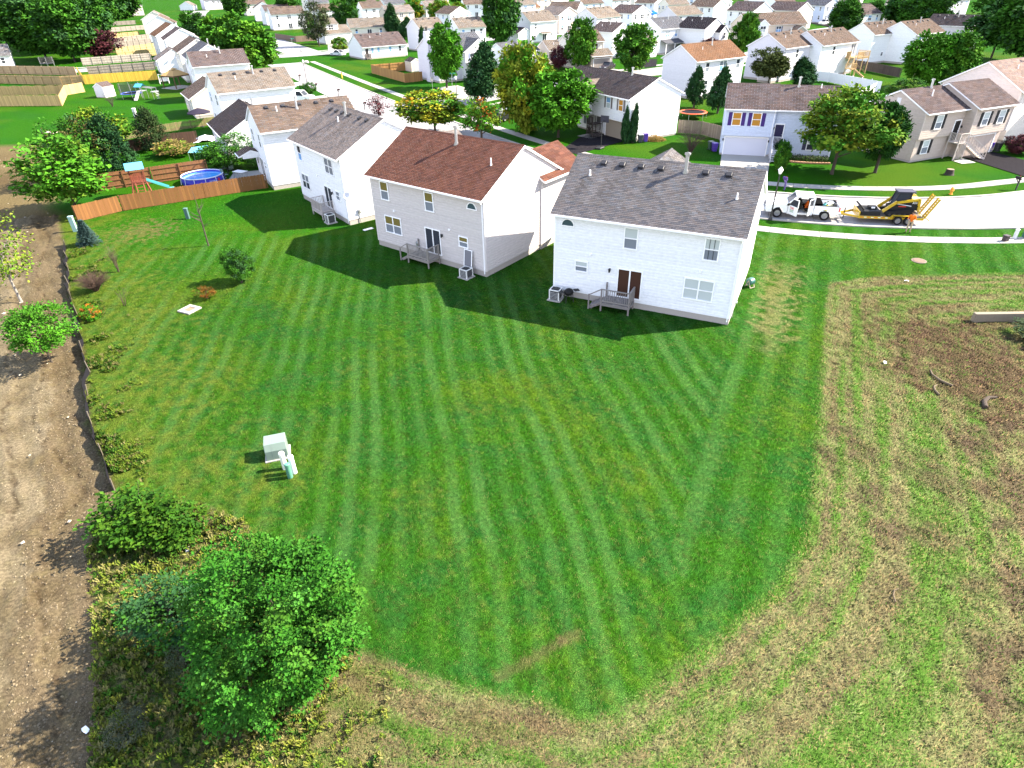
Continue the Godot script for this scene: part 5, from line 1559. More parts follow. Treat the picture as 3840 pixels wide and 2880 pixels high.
# ---------------------------------------------------------------- fences
# board fence from a to b; each picket, post and rail a piece of its own when near
func board_fence(label: String, pts: Array, h: float, k: Color, pick: float, singly: bool, front := 1.0, wave := 0.0, gapf := 0.03, group := "timber fences of the back yards") -> void:
	var c: Vector2 = pts[0]
	var t := thing("board_fence", label, "fence", Vector3(c.x, 0, c.y), 0.0, group)
	var n := 0
	var variants := []
	for q in 6:
		var b := MB.new()
		b.col = k * rng.randf_range(0.72, 1.18)
		var w := pick * (1.0 - gapf)
		b.prism(PackedVector2Array([Vector2(-w / 2, 0.03), Vector2(w / 2, 0.03), Vector2(w / 2, h - 0.05), Vector2(w / 2 - 0.03, h), Vector2(-w / 2 + 0.03, h), Vector2(-w / 2, h - 0.05)]), -0.01, 0.01)
		variants.append(b.mesh())
	for i in pts.size() - 1:
		var a: Vector2 = pts[i]; var e: Vector2 = pts[i + 1]
		var l := a.distance_to(e)
		var u := (e - a) / l
		var B := Basis(Vector3(u.x, 0, u.y), Vector3.UP, Vector3(-u.y, 0, u.x))
		var o := Vector3(a.x - c.x, 0, a.y - c.y)
		var posts := maxi(1, int(round(l / 2.4)))
		for q in posts + 1:
			if q == posts and i < pts.size() - 2: continue
			var b := MB.new()
			b.col = k * rng.randf_range(0.7, 0.95)
			b.box(o + B * Vector3(l * q / posts, h / 2 - 0.05, -0.07 * front), Vector3(0.1, h + 0.1, 0.1), B)
			part("post", b, "wood", t)
		for y in ([0.35, h * 0.52, h - 0.3] if h > 1.4 else [0.25, h - 0.3]):
			var b := MB.new()
			b.col = k * rng.randf_range(0.75, 1.0)
			b.box(o + B * Vector3(l / 2, y, -0.035 * front), Vector3(l, 0.09, 0.045), B)
			part("rail", b, "wood", t)
		var m := int(l / pick)
		var joined := MB.new()
		for q in m:
			var lift := rng.randf_range(-0.015, 0.015) + (wave * absf(sin(PI * (q * pick) / 2.4)) if wave > 0.0 else 0.0)
			if singly and n < 300:
				n += 1
				inst("picket", variants[rng.randi() % 6], M["wood"], t, Transform3D(B * Basis(Vector3.BACK, rng.randf_range(-0.008, 0.008)), o + B * Vector3((q + 0.5) * pick, lift, 0.012 * front)))
			else:
				joined.col = k * rng.randf_range(0.75, 1.15)
				joined.box(o + B * Vector3((q + 0.5) * pick, h / 2 + lift, 0.012 * front), Vector3(pick * (1.0 - gapf), h - 0.03, 0.02), B)
		if joined.v.size() > 0: part("pickets", joined, "wood", t).set_meta("kind", "stuff")

func build_fences() -> void:
	var amber := Color(0.20, 0.085, 0.022)
	board_fence("amber stained board fence along the lawn before the pool", [Vector2(-40.3, -57.6), Vector2(-37.6, -60.6), Vector2(-31.0, -64.3), Vector2(-25.6, -67.4)], 1.5, amber, 0.145, true, 1.0)
	board_fence("brown board fence behind the wooden play tower and the pool", [Vector2(-44.0, -67.6), Vector2(-39.1, -70.4), Vector2(-34.2, -73.2)], 1.75, Color(0.22, 0.095, 0.035), 0.145, true, -1.0)
	board_fence("dark board fence behind the vegetable yard, left of the blue tarpaulin", [Vector2(-50.5, -83.5), Vector2(-47.6, -88.2), Vector2(-42.5, -90.6)], 1.5, Color(0.085, 0.04, 0.025), 0.145, false, 1.0)
	board_fence("low open picket fence across the middle of the left yards", [Vector2(-55.5, -91.5), Vector2(-50.6, -97.6), Vector2(-44.5, -103.4)], 1.15, Color(0.22, 0.17, 0.08), 0.16, true, 1.0, 0.0, 0.42)
	var yel := Color(0.66, 0.43, 0.05)
	board_fence("bright yellow new board fence behind the shed and climbing frame", [Vector2(-102.1, -166.6), Vector2(-92.2, -151.4), Vector2(-78.5, -156.4)], 1.9, yel, 0.15, false, 1.0)
	var tan := Color(0.50, 0.345, 0.14)
	board_fence("pale tan board fence at the left edge of the far lawn", [Vector2(-108.0, -126.0), Vector2(-80.7, -123.5), Vector2(-87.4, -136.5), Vector2(-85.8, -140.0)], 1.8, tan, 0.15, false, 1.0)
	board_fence("scalloped tan fence just behind the pale tan one", [Vector2(-116.0, -140.0), Vector2(-101.3, -137.1), Vector2(-87.6, -136.8)], 1.7, tan * 0.9, 0.15, false, 1.0, 0.12)
	board_fence("tan fence with its posts to the camera, left of the yellow fence", [Vector2(-128.0, -160.0), Vector2(-97.0, -151.1), Vector2(-93.0, -152.2)], 1.8, Color(0.40, 0.275, 0.13), 0.15, false, -1.0)
	board_fence("brown weathered fence along the top of the left gardens", [Vector2(-138.0, -176.5), Vector2(-124.5, -173.4), Vector2(-103.2, -167.6)], 1.9, Color(0.44, 0.30, 0.17), 0.15, false, -1.0)
	var gr := Color(0.29, 0.255, 0.215)
	var rows := [[-100.7, -168.4, -87.9, -175.9, "grey-brown fence right behind the yellow fence", gr * 0.8], [-113.6, -188.7, -99.5, -198.0, "pale grey fence second behind the yellow fence", gr * 1.35], [-111.3, -203.1, -104.4, -212.1, "olive-tan fence beside the purple-leaved tree", Color(0.38, 0.30, 0.13)], [-119.1, -216.9, -112.5, -234.5, "olive-tan fence above the purple-leaved tree", Color(0.36, 0.29, 0.13)], [-129.7, -236.7, -124.5, -251.1, "dark grey fence in the left row of gardens", gr * 0.7], [-140.2, -255.3, -134.6, -276.2, "grey fence with a blue tarpaulin before it", gr * 0.8], [-156.0, -275.3, -146.7, -288.2, "tan fence in the middle of the left gardens", Color(0.40, 0.30, 0.14)], [-176.4, -314.1, -164.7, -331.2, "grey fence in the upper left gardens", gr], [-202.7, -360.7, -190.4, -374.0, "dark grey fence beside the woods, top left", gr * 0.75]]
	for r in rows: board_fence(r[4], [Vector2(r[0], r[1]), Vector2(r[2], r[3])], 1.8, r[5], 0.15, false, -1.0)
	board_fence("amber fence round the small yard beside the chimney house", [Vector2(-22.5, -163.0), Vector2(-30.6, -159.2), Vector2(-20.7, -142.8), Vector2(-17.4, -145.0)], 1.8, Color(0.36, 0.19, 0.06), 0.15, false, 1.0)
	board_fence("brown fence round the corner yard by the grey-green tree", [Vector2(-84.0, -262.0), Vector2(-72.0, -246.0), Vector2(-60.5, -253.0)], 1.8, Color(0.17, 0.12, 0.09), 0.15, false, 1.0)
	board_fence("weathered fence left of the pale blue split-level", [Vector2(23.4, -89.6), Vector2(26.2, -88.3), Vector2(28.0, -84.6)], 1.7, Color(0.24, 0.19, 0.14), 0.145, true, 1.0)
	board_fence("short grey fence behind the red trampoline", [Vector2(28.2, -84.8), Vector2(31.6, -96.0)], 1.7, Color(0.42, 0.38, 0.32), 0.145, false, 1.0)
	board_fence("dark brown fence below the tall timber deck", [Vector2(74.4, -150.0), Vector2(76.1, -146.0), Vector2(77.6, -134.6)], 1.7, Color(0.075, 0.055, 0.045), 0.15, false, 1.0)
	board_fence("pale fence beside the blue canopy", [Vector2(38.5, -262.0), Vector2(50.0, -272.0)], 1.8, Color(0.55, 0.5, 0.44), 0.15, false, 1.0)
	# white vinyl fence, panel by panel
	var vin := [[[Vector2(59.6, -133.6), Vector2(61.8, -130.8), Vector2(63.2, -124.4), Vector2(65.2, -117.8)], "white vinyl fence zigzagging behind the brown-roofed split-levels"], [[Vector2(63.6, -116.6), Vector2(57.2, -108.8)], "short white vinyl fence beside the tan split-level"]]
	for v in vin:
		var p: Array = v[0]
		var t := thing("vinyl_fence", v[1], "fence", Vector3(p[0].x, 0, p[0].y), 0.0, "white vinyl fences")
		for i in p.size() - 1:
			var a: Vector2 = p[i]; var e: Vector2 = p[i + 1]
			var n := maxi(1, int(round(a.distance_to(e) / 2.3)))
			for q in n:
				var s := a.lerp(e, float(q) / n); var f := a.lerp(e, float(q + 1) / n)
				var o := Vector3(p[0].x, 0, p[0].y)
				var b := MB.new()
				b.col = Color(0.8, 0.8, 0.82)
				b.bar(Vector3(s.x, 0.9, s.y) - o, Vector3(f.x, 0.9, f.y) - o, 0.04, 1.6)
				b.bar(Vector3(s.x, 1.72, s.y) - o, Vector3(f.x, 1.72, f.y) - o, 0.07, 0.1)
				part("panel", b, "plastic", t)
				b = MB.new()
				b.col = Color(0.82, 0.82, 0.84)
				b.box(Vector3(s.x, 0.95, s.y) - o, Vector3(0.13, 1.9, 0.13))
				b.cyl(Vector3(s.x, 1.9, s.y) - o, Vector3(s.x, 2.0, s.y) - o, 0.1, 0.0, 4)
				part("post", b, "plastic", t)
	# black silt fence along the soil track
	var sf := thing("silt_fence", "low black silt fence on wooden stakes between soil and lawn", "fence", Vector3(-37.6, 0, -50.8))
	var o := Vector3(-37.6, 0, -50.8)
	var cl := MB.new()
	cl.col = Color(0.018, 0.018, 0.02)
	var prev := Vector3.ZERO
	var z := -50.8
	var i := 0
	while z < -20.2:
		var x := fence_x(z) + noi.get_noise_1d(z * 0.4) * 0.35
		var h := 0.42 + noi.get_noise_1d(z * 1.7 + 30.0) * 0.3
		var p := Vector3(x, h, z) - o
		if i > 0:
			var a := Vector3(prev.x, -0.15, prev.z); var b := Vector3(p.x, -0.15, p.z)
			cl.quad(a, b, p, prev)
			cl.quad(b + Vector3(0.012, 0, 0), a + Vector3(0.012, 0, 0), prev + Vector3(0.012, 0, 0), p + Vector3(0.012, 0, 0))
		prev = p
		if i % 6 == 0:
			var s := MB.new()
			s.col = Color(0.13, 0.11, 0.085)
			var lean := Vector3(rng.randf_range(-0.1, 0.15), 0, rng.randf_range(-0.12, 0.12))
			s.bar(Vector3(p.x + 0.04, -0.2, p.z), Vector3(p.x + 0.04, 0.68, p.z) + lean, 0.045)
			part("stake", s, "wood", sf)
		z += 0.42
		i += 1
	part("fabric", cl, "cloth", sf)

# ---------------------------------------------------------------- trees
# crowns are clouds of folded leaves gathered in clumps
func leaf(b: MB, p: Vector3, d: Vector3, up: Vector3, l: float, w: float) -> void:
	var s := d.cross(up)
	if s.length_squared() < 1e-6: s = Vector3.RIGHT
	s = s.normalized() * w
	var m := p + d * l * 0.5
	var t := p + d * l
	var nn := s.cross(d).normalized() * w * 0.35
	var n1 := (m + s + nn - p).cross(t - p).normalized()
	var n2 := (t - p).cross(m - s + nn - p).normalized()
	b.tri(p, m + s + nn, t, n1, n1, n1)
	b.tri(p, t, m - s + nn, n2, n2, n2)

# shape: 0 round, 1 egg / pear, 2 upright oval, 3 wide and loose
func crown(sd: int, shape: int, clumps: int, per: int, lsize: float, pal: Array, spread := 0.17) -> ArrayMesh:
	var r := RandomNumberGenerator.new()
	r.seed = sd
	var b := MB.new()
	var lob := []
	for i in 7: lob.append([Vector3(r.randf_range(-1, 1), r.randf_range(-0.8, 1), r.randf_range(-1, 1)).normalized(), r.randf_range(0.10, 0.3)])
	for i in clumps:
		var d := Vector3(r.randfn(), r.randfn(), r.randfn()).normalized()
		var rad := pow(r.randf(), 0.28)
		var rr := 0.82
		for l in lob: rr += maxf(0.0, d.dot(l[0]) - 0.55) * l[1] * 2.0
		var p := d * rad * rr
		match shape:
			1:
				var f := 1.0 - 0.45 * clampf((p.y + 0.4), 0, 1.2)
				p.x *= f; p.z *= f
			2:
				var f := sqrt(maxf(0.05, 1.0 - pow(absf(p.y + 0.15), 2.4))) * 0.85
				p.x = p.x * 0.6 + p.x * f * 0.4; p.z = p.z * 0.6 + p.z * f * 0.4
			3:
				if p.y < -0.35: p.y = -0.35 + (p.y + 0.35) * 0.4
		var kc: Color = pal[r.randi() % pal.size()]
		kc = kc * r.randf_range(0.75, 1.25)
		var out := (p + Vector3(0, 0.25, 0)).normalized()
		for j in per:
			var q := p + Vector3(r.randfn(), r.randfn() * 0.75, r.randfn()) * spread * 0.55
			var dir := (out * 0.6 + Vector3(r.randf_range(-1, 1), r.randf_range(-0.9, 0.6), r.randf_range(-1, 1))).normalized()
			var upv := (out * 0.7 + Vector3.UP + Vector3(r.randf_range(-0.7, 0.7), 0, r.randf_range(-0.7, 0.7))).normalized()
			b.col = kc * r.randf_range(0.84, 1.18)
			var s := lsize * r.randf_range(0.7, 1.25)
			leaf(b, q, dir, upv, s, s * 0.36)
	return b.mesh()

# autumn crown: the clumps near the branch tips have turned
func crown_autumn(sd: int, clumps: int, per: int, lsize: float, a: Array, t: Array, shape := 2) -> ArrayMesh:
	var r := RandomNumberGenerator.new()
	r.seed = sd
	var pal := []
	for i in 30: pal.append(a[r.randi() % a.size()] if r.randf() < 0.78 else t[r.randi() % t.size()])
	return crown(sd, shape, clumps, per, lsize, pal)

func limbs(h: float, r: float, rad: float, low: float, sd: int, n := 7) -> ArrayMesh:
	# trunk and limbs for a unit of metres
	var g := RandomNumberGenerator.new()
	g.seed = sd
	var b := MB.new()
	b.tube([Vector3(0, -0.25, 0), Vector3(0, 0.12, 0), Vector3(0.02, low, 0.02), Vector3(0.05, h * 0.62, -0.03), Vector3(0, h * 0.9, 0)], [r * 1.7, r * 1.15, r, r * 0.55, r * 0.15], 8)
	for i in n:
		var t := TAU * i / n + g.randf_range(-0.4, 0.4)
		var y := lerpf(low, h * 0.6, float(i) / n)
		var a := Vector3(0.02, y, 0.0)
		var e := Vector3(cos(t) * rad * g.randf_range(0.55, 0.85), y + rad * g.randf_range(0.35, 0.9), sin(t) * rad * g.randf_range(0.55, 0.85))
		var m := a.lerp(e, 0.5) + Vector3(0, -rad * 0.05, 0)
		b.tube([a, m, e], [r * 0.5, r * 0.3, r * 0.08], 5)
	return b.mesh()

func tree(called: String, label: String, x: float, z: float, h: float, rad: float, cm: Mesh, sd: int, tr := 0.12, low := -1.0, bark := Color(0.10, 0.075, 0.055), cat := "tree", group := "") -> Node3D:
	var t := thing(called, label, cat, Vector3(x, 0, z), 0.0, group)
	var lo := low if low >= 0.0 else h * 0.22
	var m := limbs(h, tr, rad, lo, sd)
	var o := inst("trunk", m, M["bark"].duplicate(), t)
	o.material_override.albedo_color = bark.linear_to_srgb()
	var hh := (h - lo) * 0.5
	var c := inst("crown", cm, M["leaf"], t, Transform3D(Basis(Vector3.UP, sd * 1.7).scaled(Vector3(rad / 0.9, hh / 0.9, rad / 0.9)), Vector3(0, lo + hh, 0)))
	return t

func bare_shrub(called: String, label: String, x: float, z: float, h: float, rad: float, k: Color, n: int, sd: int, cat := "shrub", lean := 0.0) -> Node3D:
	var g := RandomNumberGenerator.new()
	g.seed = sd
	var t := thing(called, label, cat, Vector3(x, 0, z))
	var b := MB.new()
	b.col = k
	for i in n:
		var a := TAU * g.randf()
		var s := sqrt(g.randf())
		var e := Vector3(cos(a) * rad * s, h * g.randf_range(0.55, 1.0) * (1.0 - 0.25 * s), sin(a) * rad * s)
		var m := e * 0.5 + Vector3(0, h * 0.06, 0) - Vector3(e.x, 0, e.z) * 0.12
		b.tube([Vector3(cos(a), 0, sin(a)) * 0.05 + Vector3(0, -0.05, 0), m, e], [0.016, 0.011, 0.004], 3)
		for j in 5:
			var p := m.lerp(e, g.randf())
			b.cyl(p, p + Vector3(g.randf_range(-1, 1), g.randf_range(0.1, 1.0), g.randf_range(-1, 1)).normalized() * h * 0.16, 0.006, 0.002, 3, false)
	part("twigs", b, "bark", t)
	return t

func build_trees() -> void:
	var G := [Color(0.037, 0.116, 0.013), Color(0.049, 0.149, 0.015), Color(0.030, 0.094, 0.013), Color(0.070, 0.171, 0.016)]
	var DK := [Color(0.022, 0.063, 0.022), Color(0.030, 0.078, 0.025), Color(0.020, 0.054, 0.022)]
	var YG := [Color(0.102, 0.164, 0.015), Color(0.070, 0.133, 0.015), Color(0.139, 0.182, 0.020)]
	var BR := [Color(0.047, 0.153, 0.011), Color(0.060, 0.182, 0.015), Color(0.037, 0.118, 0.011)]
	var PU := [Color(0.060, 0.020, 0.026), Color(0.044, 0.016, 0.022), Color(0.084, 0.028, 0.032)]
	var OR := [Color(0.317, 0.116, 0.015), Color(0.373, 0.196, 0.020), Color(0.214, 0.056, 0.015)]
	var YE := [Color(0.298, 0.270, 0.020), Color(0.223, 0.239, 0.020)]
	var c_round := crown(1, 0, 200, 44, 0.15, G)
	var c_round2 := crown(2, 3, 200, 44, 0.15, G)
	var c_dark := crown(3, 1, 210, 46, 0.13, DK, 0.15)
	var c_egg := crown(4, 2, 200, 46, 0.135, G, 0.15)
	var c_egg2 := crown(5, 2, 200, 46, 0.135, BR, 0.15)
	var c_yg := crown(6, 3, 200, 40, 0.11, [YG[0], YG[1], G[1], YG[2], G[0]], 0.16)
	var c_wood := crown(7, 0, 260, 46, 0.135, [G[2], DK[1], G[2], G[0]], 0.17)
	var c_purple := crown(8, 0, 180, 40, 0.11, PU)
	var c_aut := crown_autumn(9, 200, 46, 0.135, [YG[2], YG[0], BR[1], BR[1], YG[2]], [OR[1], YE[1], YG[2], YE[1]])
	var c_tip := crown_autumn(10, 200, 46, 0.135, [G[0], G[2], G[1]], [OR[2], OR[0], YE[1]])
	var c_yel := crown_autumn(11, 190, 36, 0.12, [YG[0], G[1], YG[2]], [YE[0], OR[1], YE[1]], 3)
	# nearest tree, at the lower left: every leaf about eight centimetres
	tree("leafy_tree", "big leafy green tree at the lower left edge of the lawn", -7.15, -11.6, 5.2, 2.25, crown(20, 0, 430, 92, 0.046, [Color(0.028, 0.104, 0.012), Color(0.022, 0.086, 0.010), Color(0.040, 0.128, 0.018), Color(0.028, 0.104, 0.012), Color(0.040, 0.112, 0.014)], 0.115), 3, 0.11, 0.3)
	var sum := crown(21, 3, 150, 20, 0.15, [Color(0.026, 0.074, 0.008), Color(0.040, 0.090, 0.010), Color(0.020, 0.056, 0.008)], 0.26)
	tree("leafy_shrub", "bright broad-leaved shrub at the end of the silt fence", -15.0, -17.9, 1.8, 1.3, sum, 5, 0.04, 0.1, Color(0.09, 0.07, 0.05), "shrub")
	tree("leafy_shrub", "broad-leaved shrub at the soil's edge above the big tree", -13.4, -17.5, 1.4, 0.95, sum, 8, 0.04, 0.1, Color(0.09, 0.07, 0.05), "shrub")
	tree("dark_shrub", "dark shrub in the shade left of the big tree", -11.9, -13.6, 1.9, 1.25, crown(22, 3, 130, 26, 0.10, [DK[0], DK[1], G[2]], 0.22), 7, 0.04, 0.1, Color(0.07, 0.06, 0.05), "shrub")
	tree("grey_shrub", "pale grey-leaved weed clump in the shade below the big tree", -11.6, -9.9, 0.7, 0.55, crown(23, 0, 90, 22, 0.08, [Color(0.062, 0.068, 0.040), Color(0.043, 0.053, 0.031)], 0.2), 9, 0.02, 0.05, Color(0.1, 0.09, 0.07), "shrub")
	tree("grey_shrub", "grey-green weed clump at the right of the dark shrub", -10.9, -12.0, 0.9, 0.5, crown(24, 0, 80, 20, 0.09, [Color(0.056, 0.068, 0.037), Color(0.037, 0.053, 0.025)], 0.2), 11, 0.02, 0.05, Color(0.1, 0.09, 0.07), "shrub")
	# by the soil track
	tree("leafy_shrub", "rounded green shrub growing on the bare soil left of the silt fence", -27.3, -31.9, 3.6, 1.6, crown(25, 3, 200, 34, 0.085, [BR[0], G[1], BR[2], BR[0], G[0]], 0.16), 12, 0.05, 0.75, Color(0.11, 0.085, 0.06), "shrub")
	tree("pale_barked_tree", "sparse yellow-green tree with pale trunk at the left edge", -34.6, -40.4, 5.8, 1.9, crown(26, 0, 85, 14, 0.10, [YG[0], YG[1], YG[2]], 0.22), 13, 0.075, 1.5, Color(0.42, 0.39, 0.35))
	tree("large_leaved_tree", "large-leaved bright green tree at the end of the amber fence", -42.0, -60.4, 6.4, 3.7, crown(27, 3, 170, 26, 0.125, [BR[0], BR[1], YG[1], BR[2], G[1]], 0.17), 14, 0.12, 0.8)
	tree("leafy_tree", "dark bushy tree behind the large-leaved tree", -46.0, -71.5, 6.6, 2.9, crown(28, 0, 200, 36, 0.085, [G[2], G[0], DK[1], Color(0.06, 0.055, 0.02)], 0.17), 15, 0.12, 0.5)
	tree("leafy_tree", "blue-green bushy tree right of the dark bushy one", -44.0, -72.5, 6.4, 2.4, crown(29, 1, 200, 36, 0.085, [Color(0.019, 0.053, 0.019), Color(0.016, 0.046, 0.019)], 0.15), 16, 0.12, 0.4)
	tree("leafy_tree", "dark-topped tree at the far corner of the soil field", -49.5, -80.5, 6.0, 3.0, c_yg, 17, 0.12, 1.0)
	tree("leafy_tree", "grey-green tree beside the low open picket fence", -46.6, -86.5, 5.4, 2.1, crown(30, 1, 180, 36, 0.085, [Color(0.031, 0.053, 0.019), Color(0.025, 0.046, 0.019)], 0.16), 18, 0.1, 0.5)
	tree("egg_shaped_shrub", "egg-shaped dark green shrub on the left of the lawn", -19.8, -42.8, 2.45, 1.0, crown(31, 0, 240, 46, 0.085, [DK[1], G[2], G[0]], 0.12), 19, 0.07, 0.35, Color(0.14, 0.11, 0.08), "shrub")
	tree("small_shrub", "small green shrub with reddish tips beside the silt fence", -27.8, -37.2, 1.1, 0.55, crown_autumn(32, 90, 24, 0.12, [G[0], BR[0]], [OR[2], OR[0]], 0), 20, 0.03, 0.05, Color(0.1, 0.07, 0.05), "shrub")
	tree("small_shrub", "orange-brown shrub in front of the egg-shaped one", -21.3, -40.1, 0.85, 0.62, crown(33, 3, 80, 24, 0.10, [Color(0.136, 0.043, 0.009), Color(0.093, 0.046, 0.012), Color(0.056, 0.050, 0.012)], 0.2), 21, 0.03, 0.1, Color(0.1, 0.07, 0.05), "shrub")
	bare_shrub("brown_shrub", "rounded brown twiggy shrub beside the silt fence", -30.0, -41.8, 1.6, 1.25, Color(0.11, 0.065, 0.045), 260, 2)
	bare_shrub("twiggy_shrub", "tall narrow bare shrub left of the lawn", -30.2, -45.3, 2.6, 0.4, Color(0.13, 0.11, 0.06), 36, 3)
	bare_shrub("twiggy_shrub", "short bare sapling below the brown twiggy shrub", -26.7, -39.3, 1.6, 0.6, Color(0.09, 0.06, 0.045), 9, 4)
	bare_shrub("bare_street_shrub", "leafless reddish shrub beside the white split-level's lawn", 22.4, -78.6, 3.6, 2.2, Color(0.17, 0.10, 0.085), 110, 5)
	bare_shrub("bare_sapling", "leafless sapling on the lawn below the grey shed", -70.5, -121.5, 2.6, 1.1, Color(0.10, 0.09, 0.06), 40, 8)
	# thin bare tree
	var t := thing("bare_young_tree", "thin nearly leafless young tree before the amber fence", "tree", Vector3(-25.3, 0, -50.5))
	inst("trunk", limbs(5.2, 0.06, 1.1, 1.6, 44, 14), M["bark"].duplicate(), t).material_override.albedo_color = lin(0.10, 0.085, 0.06)
	# blue spruce
	t = thing("blue_spruce", "small blue-grey spruce at the left corner of the lawn", "tree", Vector3(-35.9, 0, -51.5))
	var b := MB.new()
	var g := RandomNumberGenerator.new()
	g.seed = 5
	for lay in 11:
		var y := 0.15 + lay * 0.19
		var rr := 0.95 * (1.0 - lay / 11.5)
		for i in 16:
			var a := TAU * (i + g.randf()) / 16
			for j in 9:
				var f := (j + 1) / 9.0
				var p := Vector3(cos(a) * rr * f, y - f * 0.10 + g.randf_range(-0.02, 0.02), sin(a) * rr * f)
				b.col = Color(0.055, 0.10, 0.095) * g.randf_range(0.7, 1.4)
				for q in 6: leaf(b, p + Vector3(g.randfn(), g.randfn(), g.randfn()) * 0.03, Vector3(cos(a + g.randf_range(-1, 1)), g.randf_range(-0.1, 0.7), sin(a + g.randf_range(-1, 1))).normalized(), Vector3.UP, 0.13, 0.03)
	part("branches", b, "leaf", t)
	b = MB.new()
	b.col = Color(0.08, 0.06, 0.05)
	b.cyl(Vector3(0, -0.1, 0), Vector3(0, 2.25, 0), 0.05, 0.008, 6)
	part("trunk", b, "bark", t)
	tree("climbing_shrub", "dark leafy vine heap beside the patio chairs", -33.2, -76.0, 3.2, 2.9, crown(35, 3, 220, 34, 0.085, [G[0], BR[2], G[2], DK[1]], 0.17), 23, 0.06, 0.1, Color(0.1, 0.07, 0.05), "shrub")
	tree("climbing_shrub", "dark shrub between the patio and the low dark-roofed house", -29.6, -76.8, 2.6, 1.9, crown(36, 3, 160, 34, 0.085, [DK[0], DK[1], G[2]], 0.17), 24, 0.06, 0.1, Color(0.1, 0.07, 0.05), "shrub")
	tree("corn_patch", "dry yellow-green plants in the vegetable yard behind the play tower", -42.6, -83.4, 1.8, 2.3, crown(37, 3, 120, 24, 0.12, [YG[0], Color(0.20, 0.15, 0.05), Color(0.12, 0.10, 0.03)], 0.2), 25, 0.03, 0.05, Color(0.2, 0.16, 0.1), "plants")
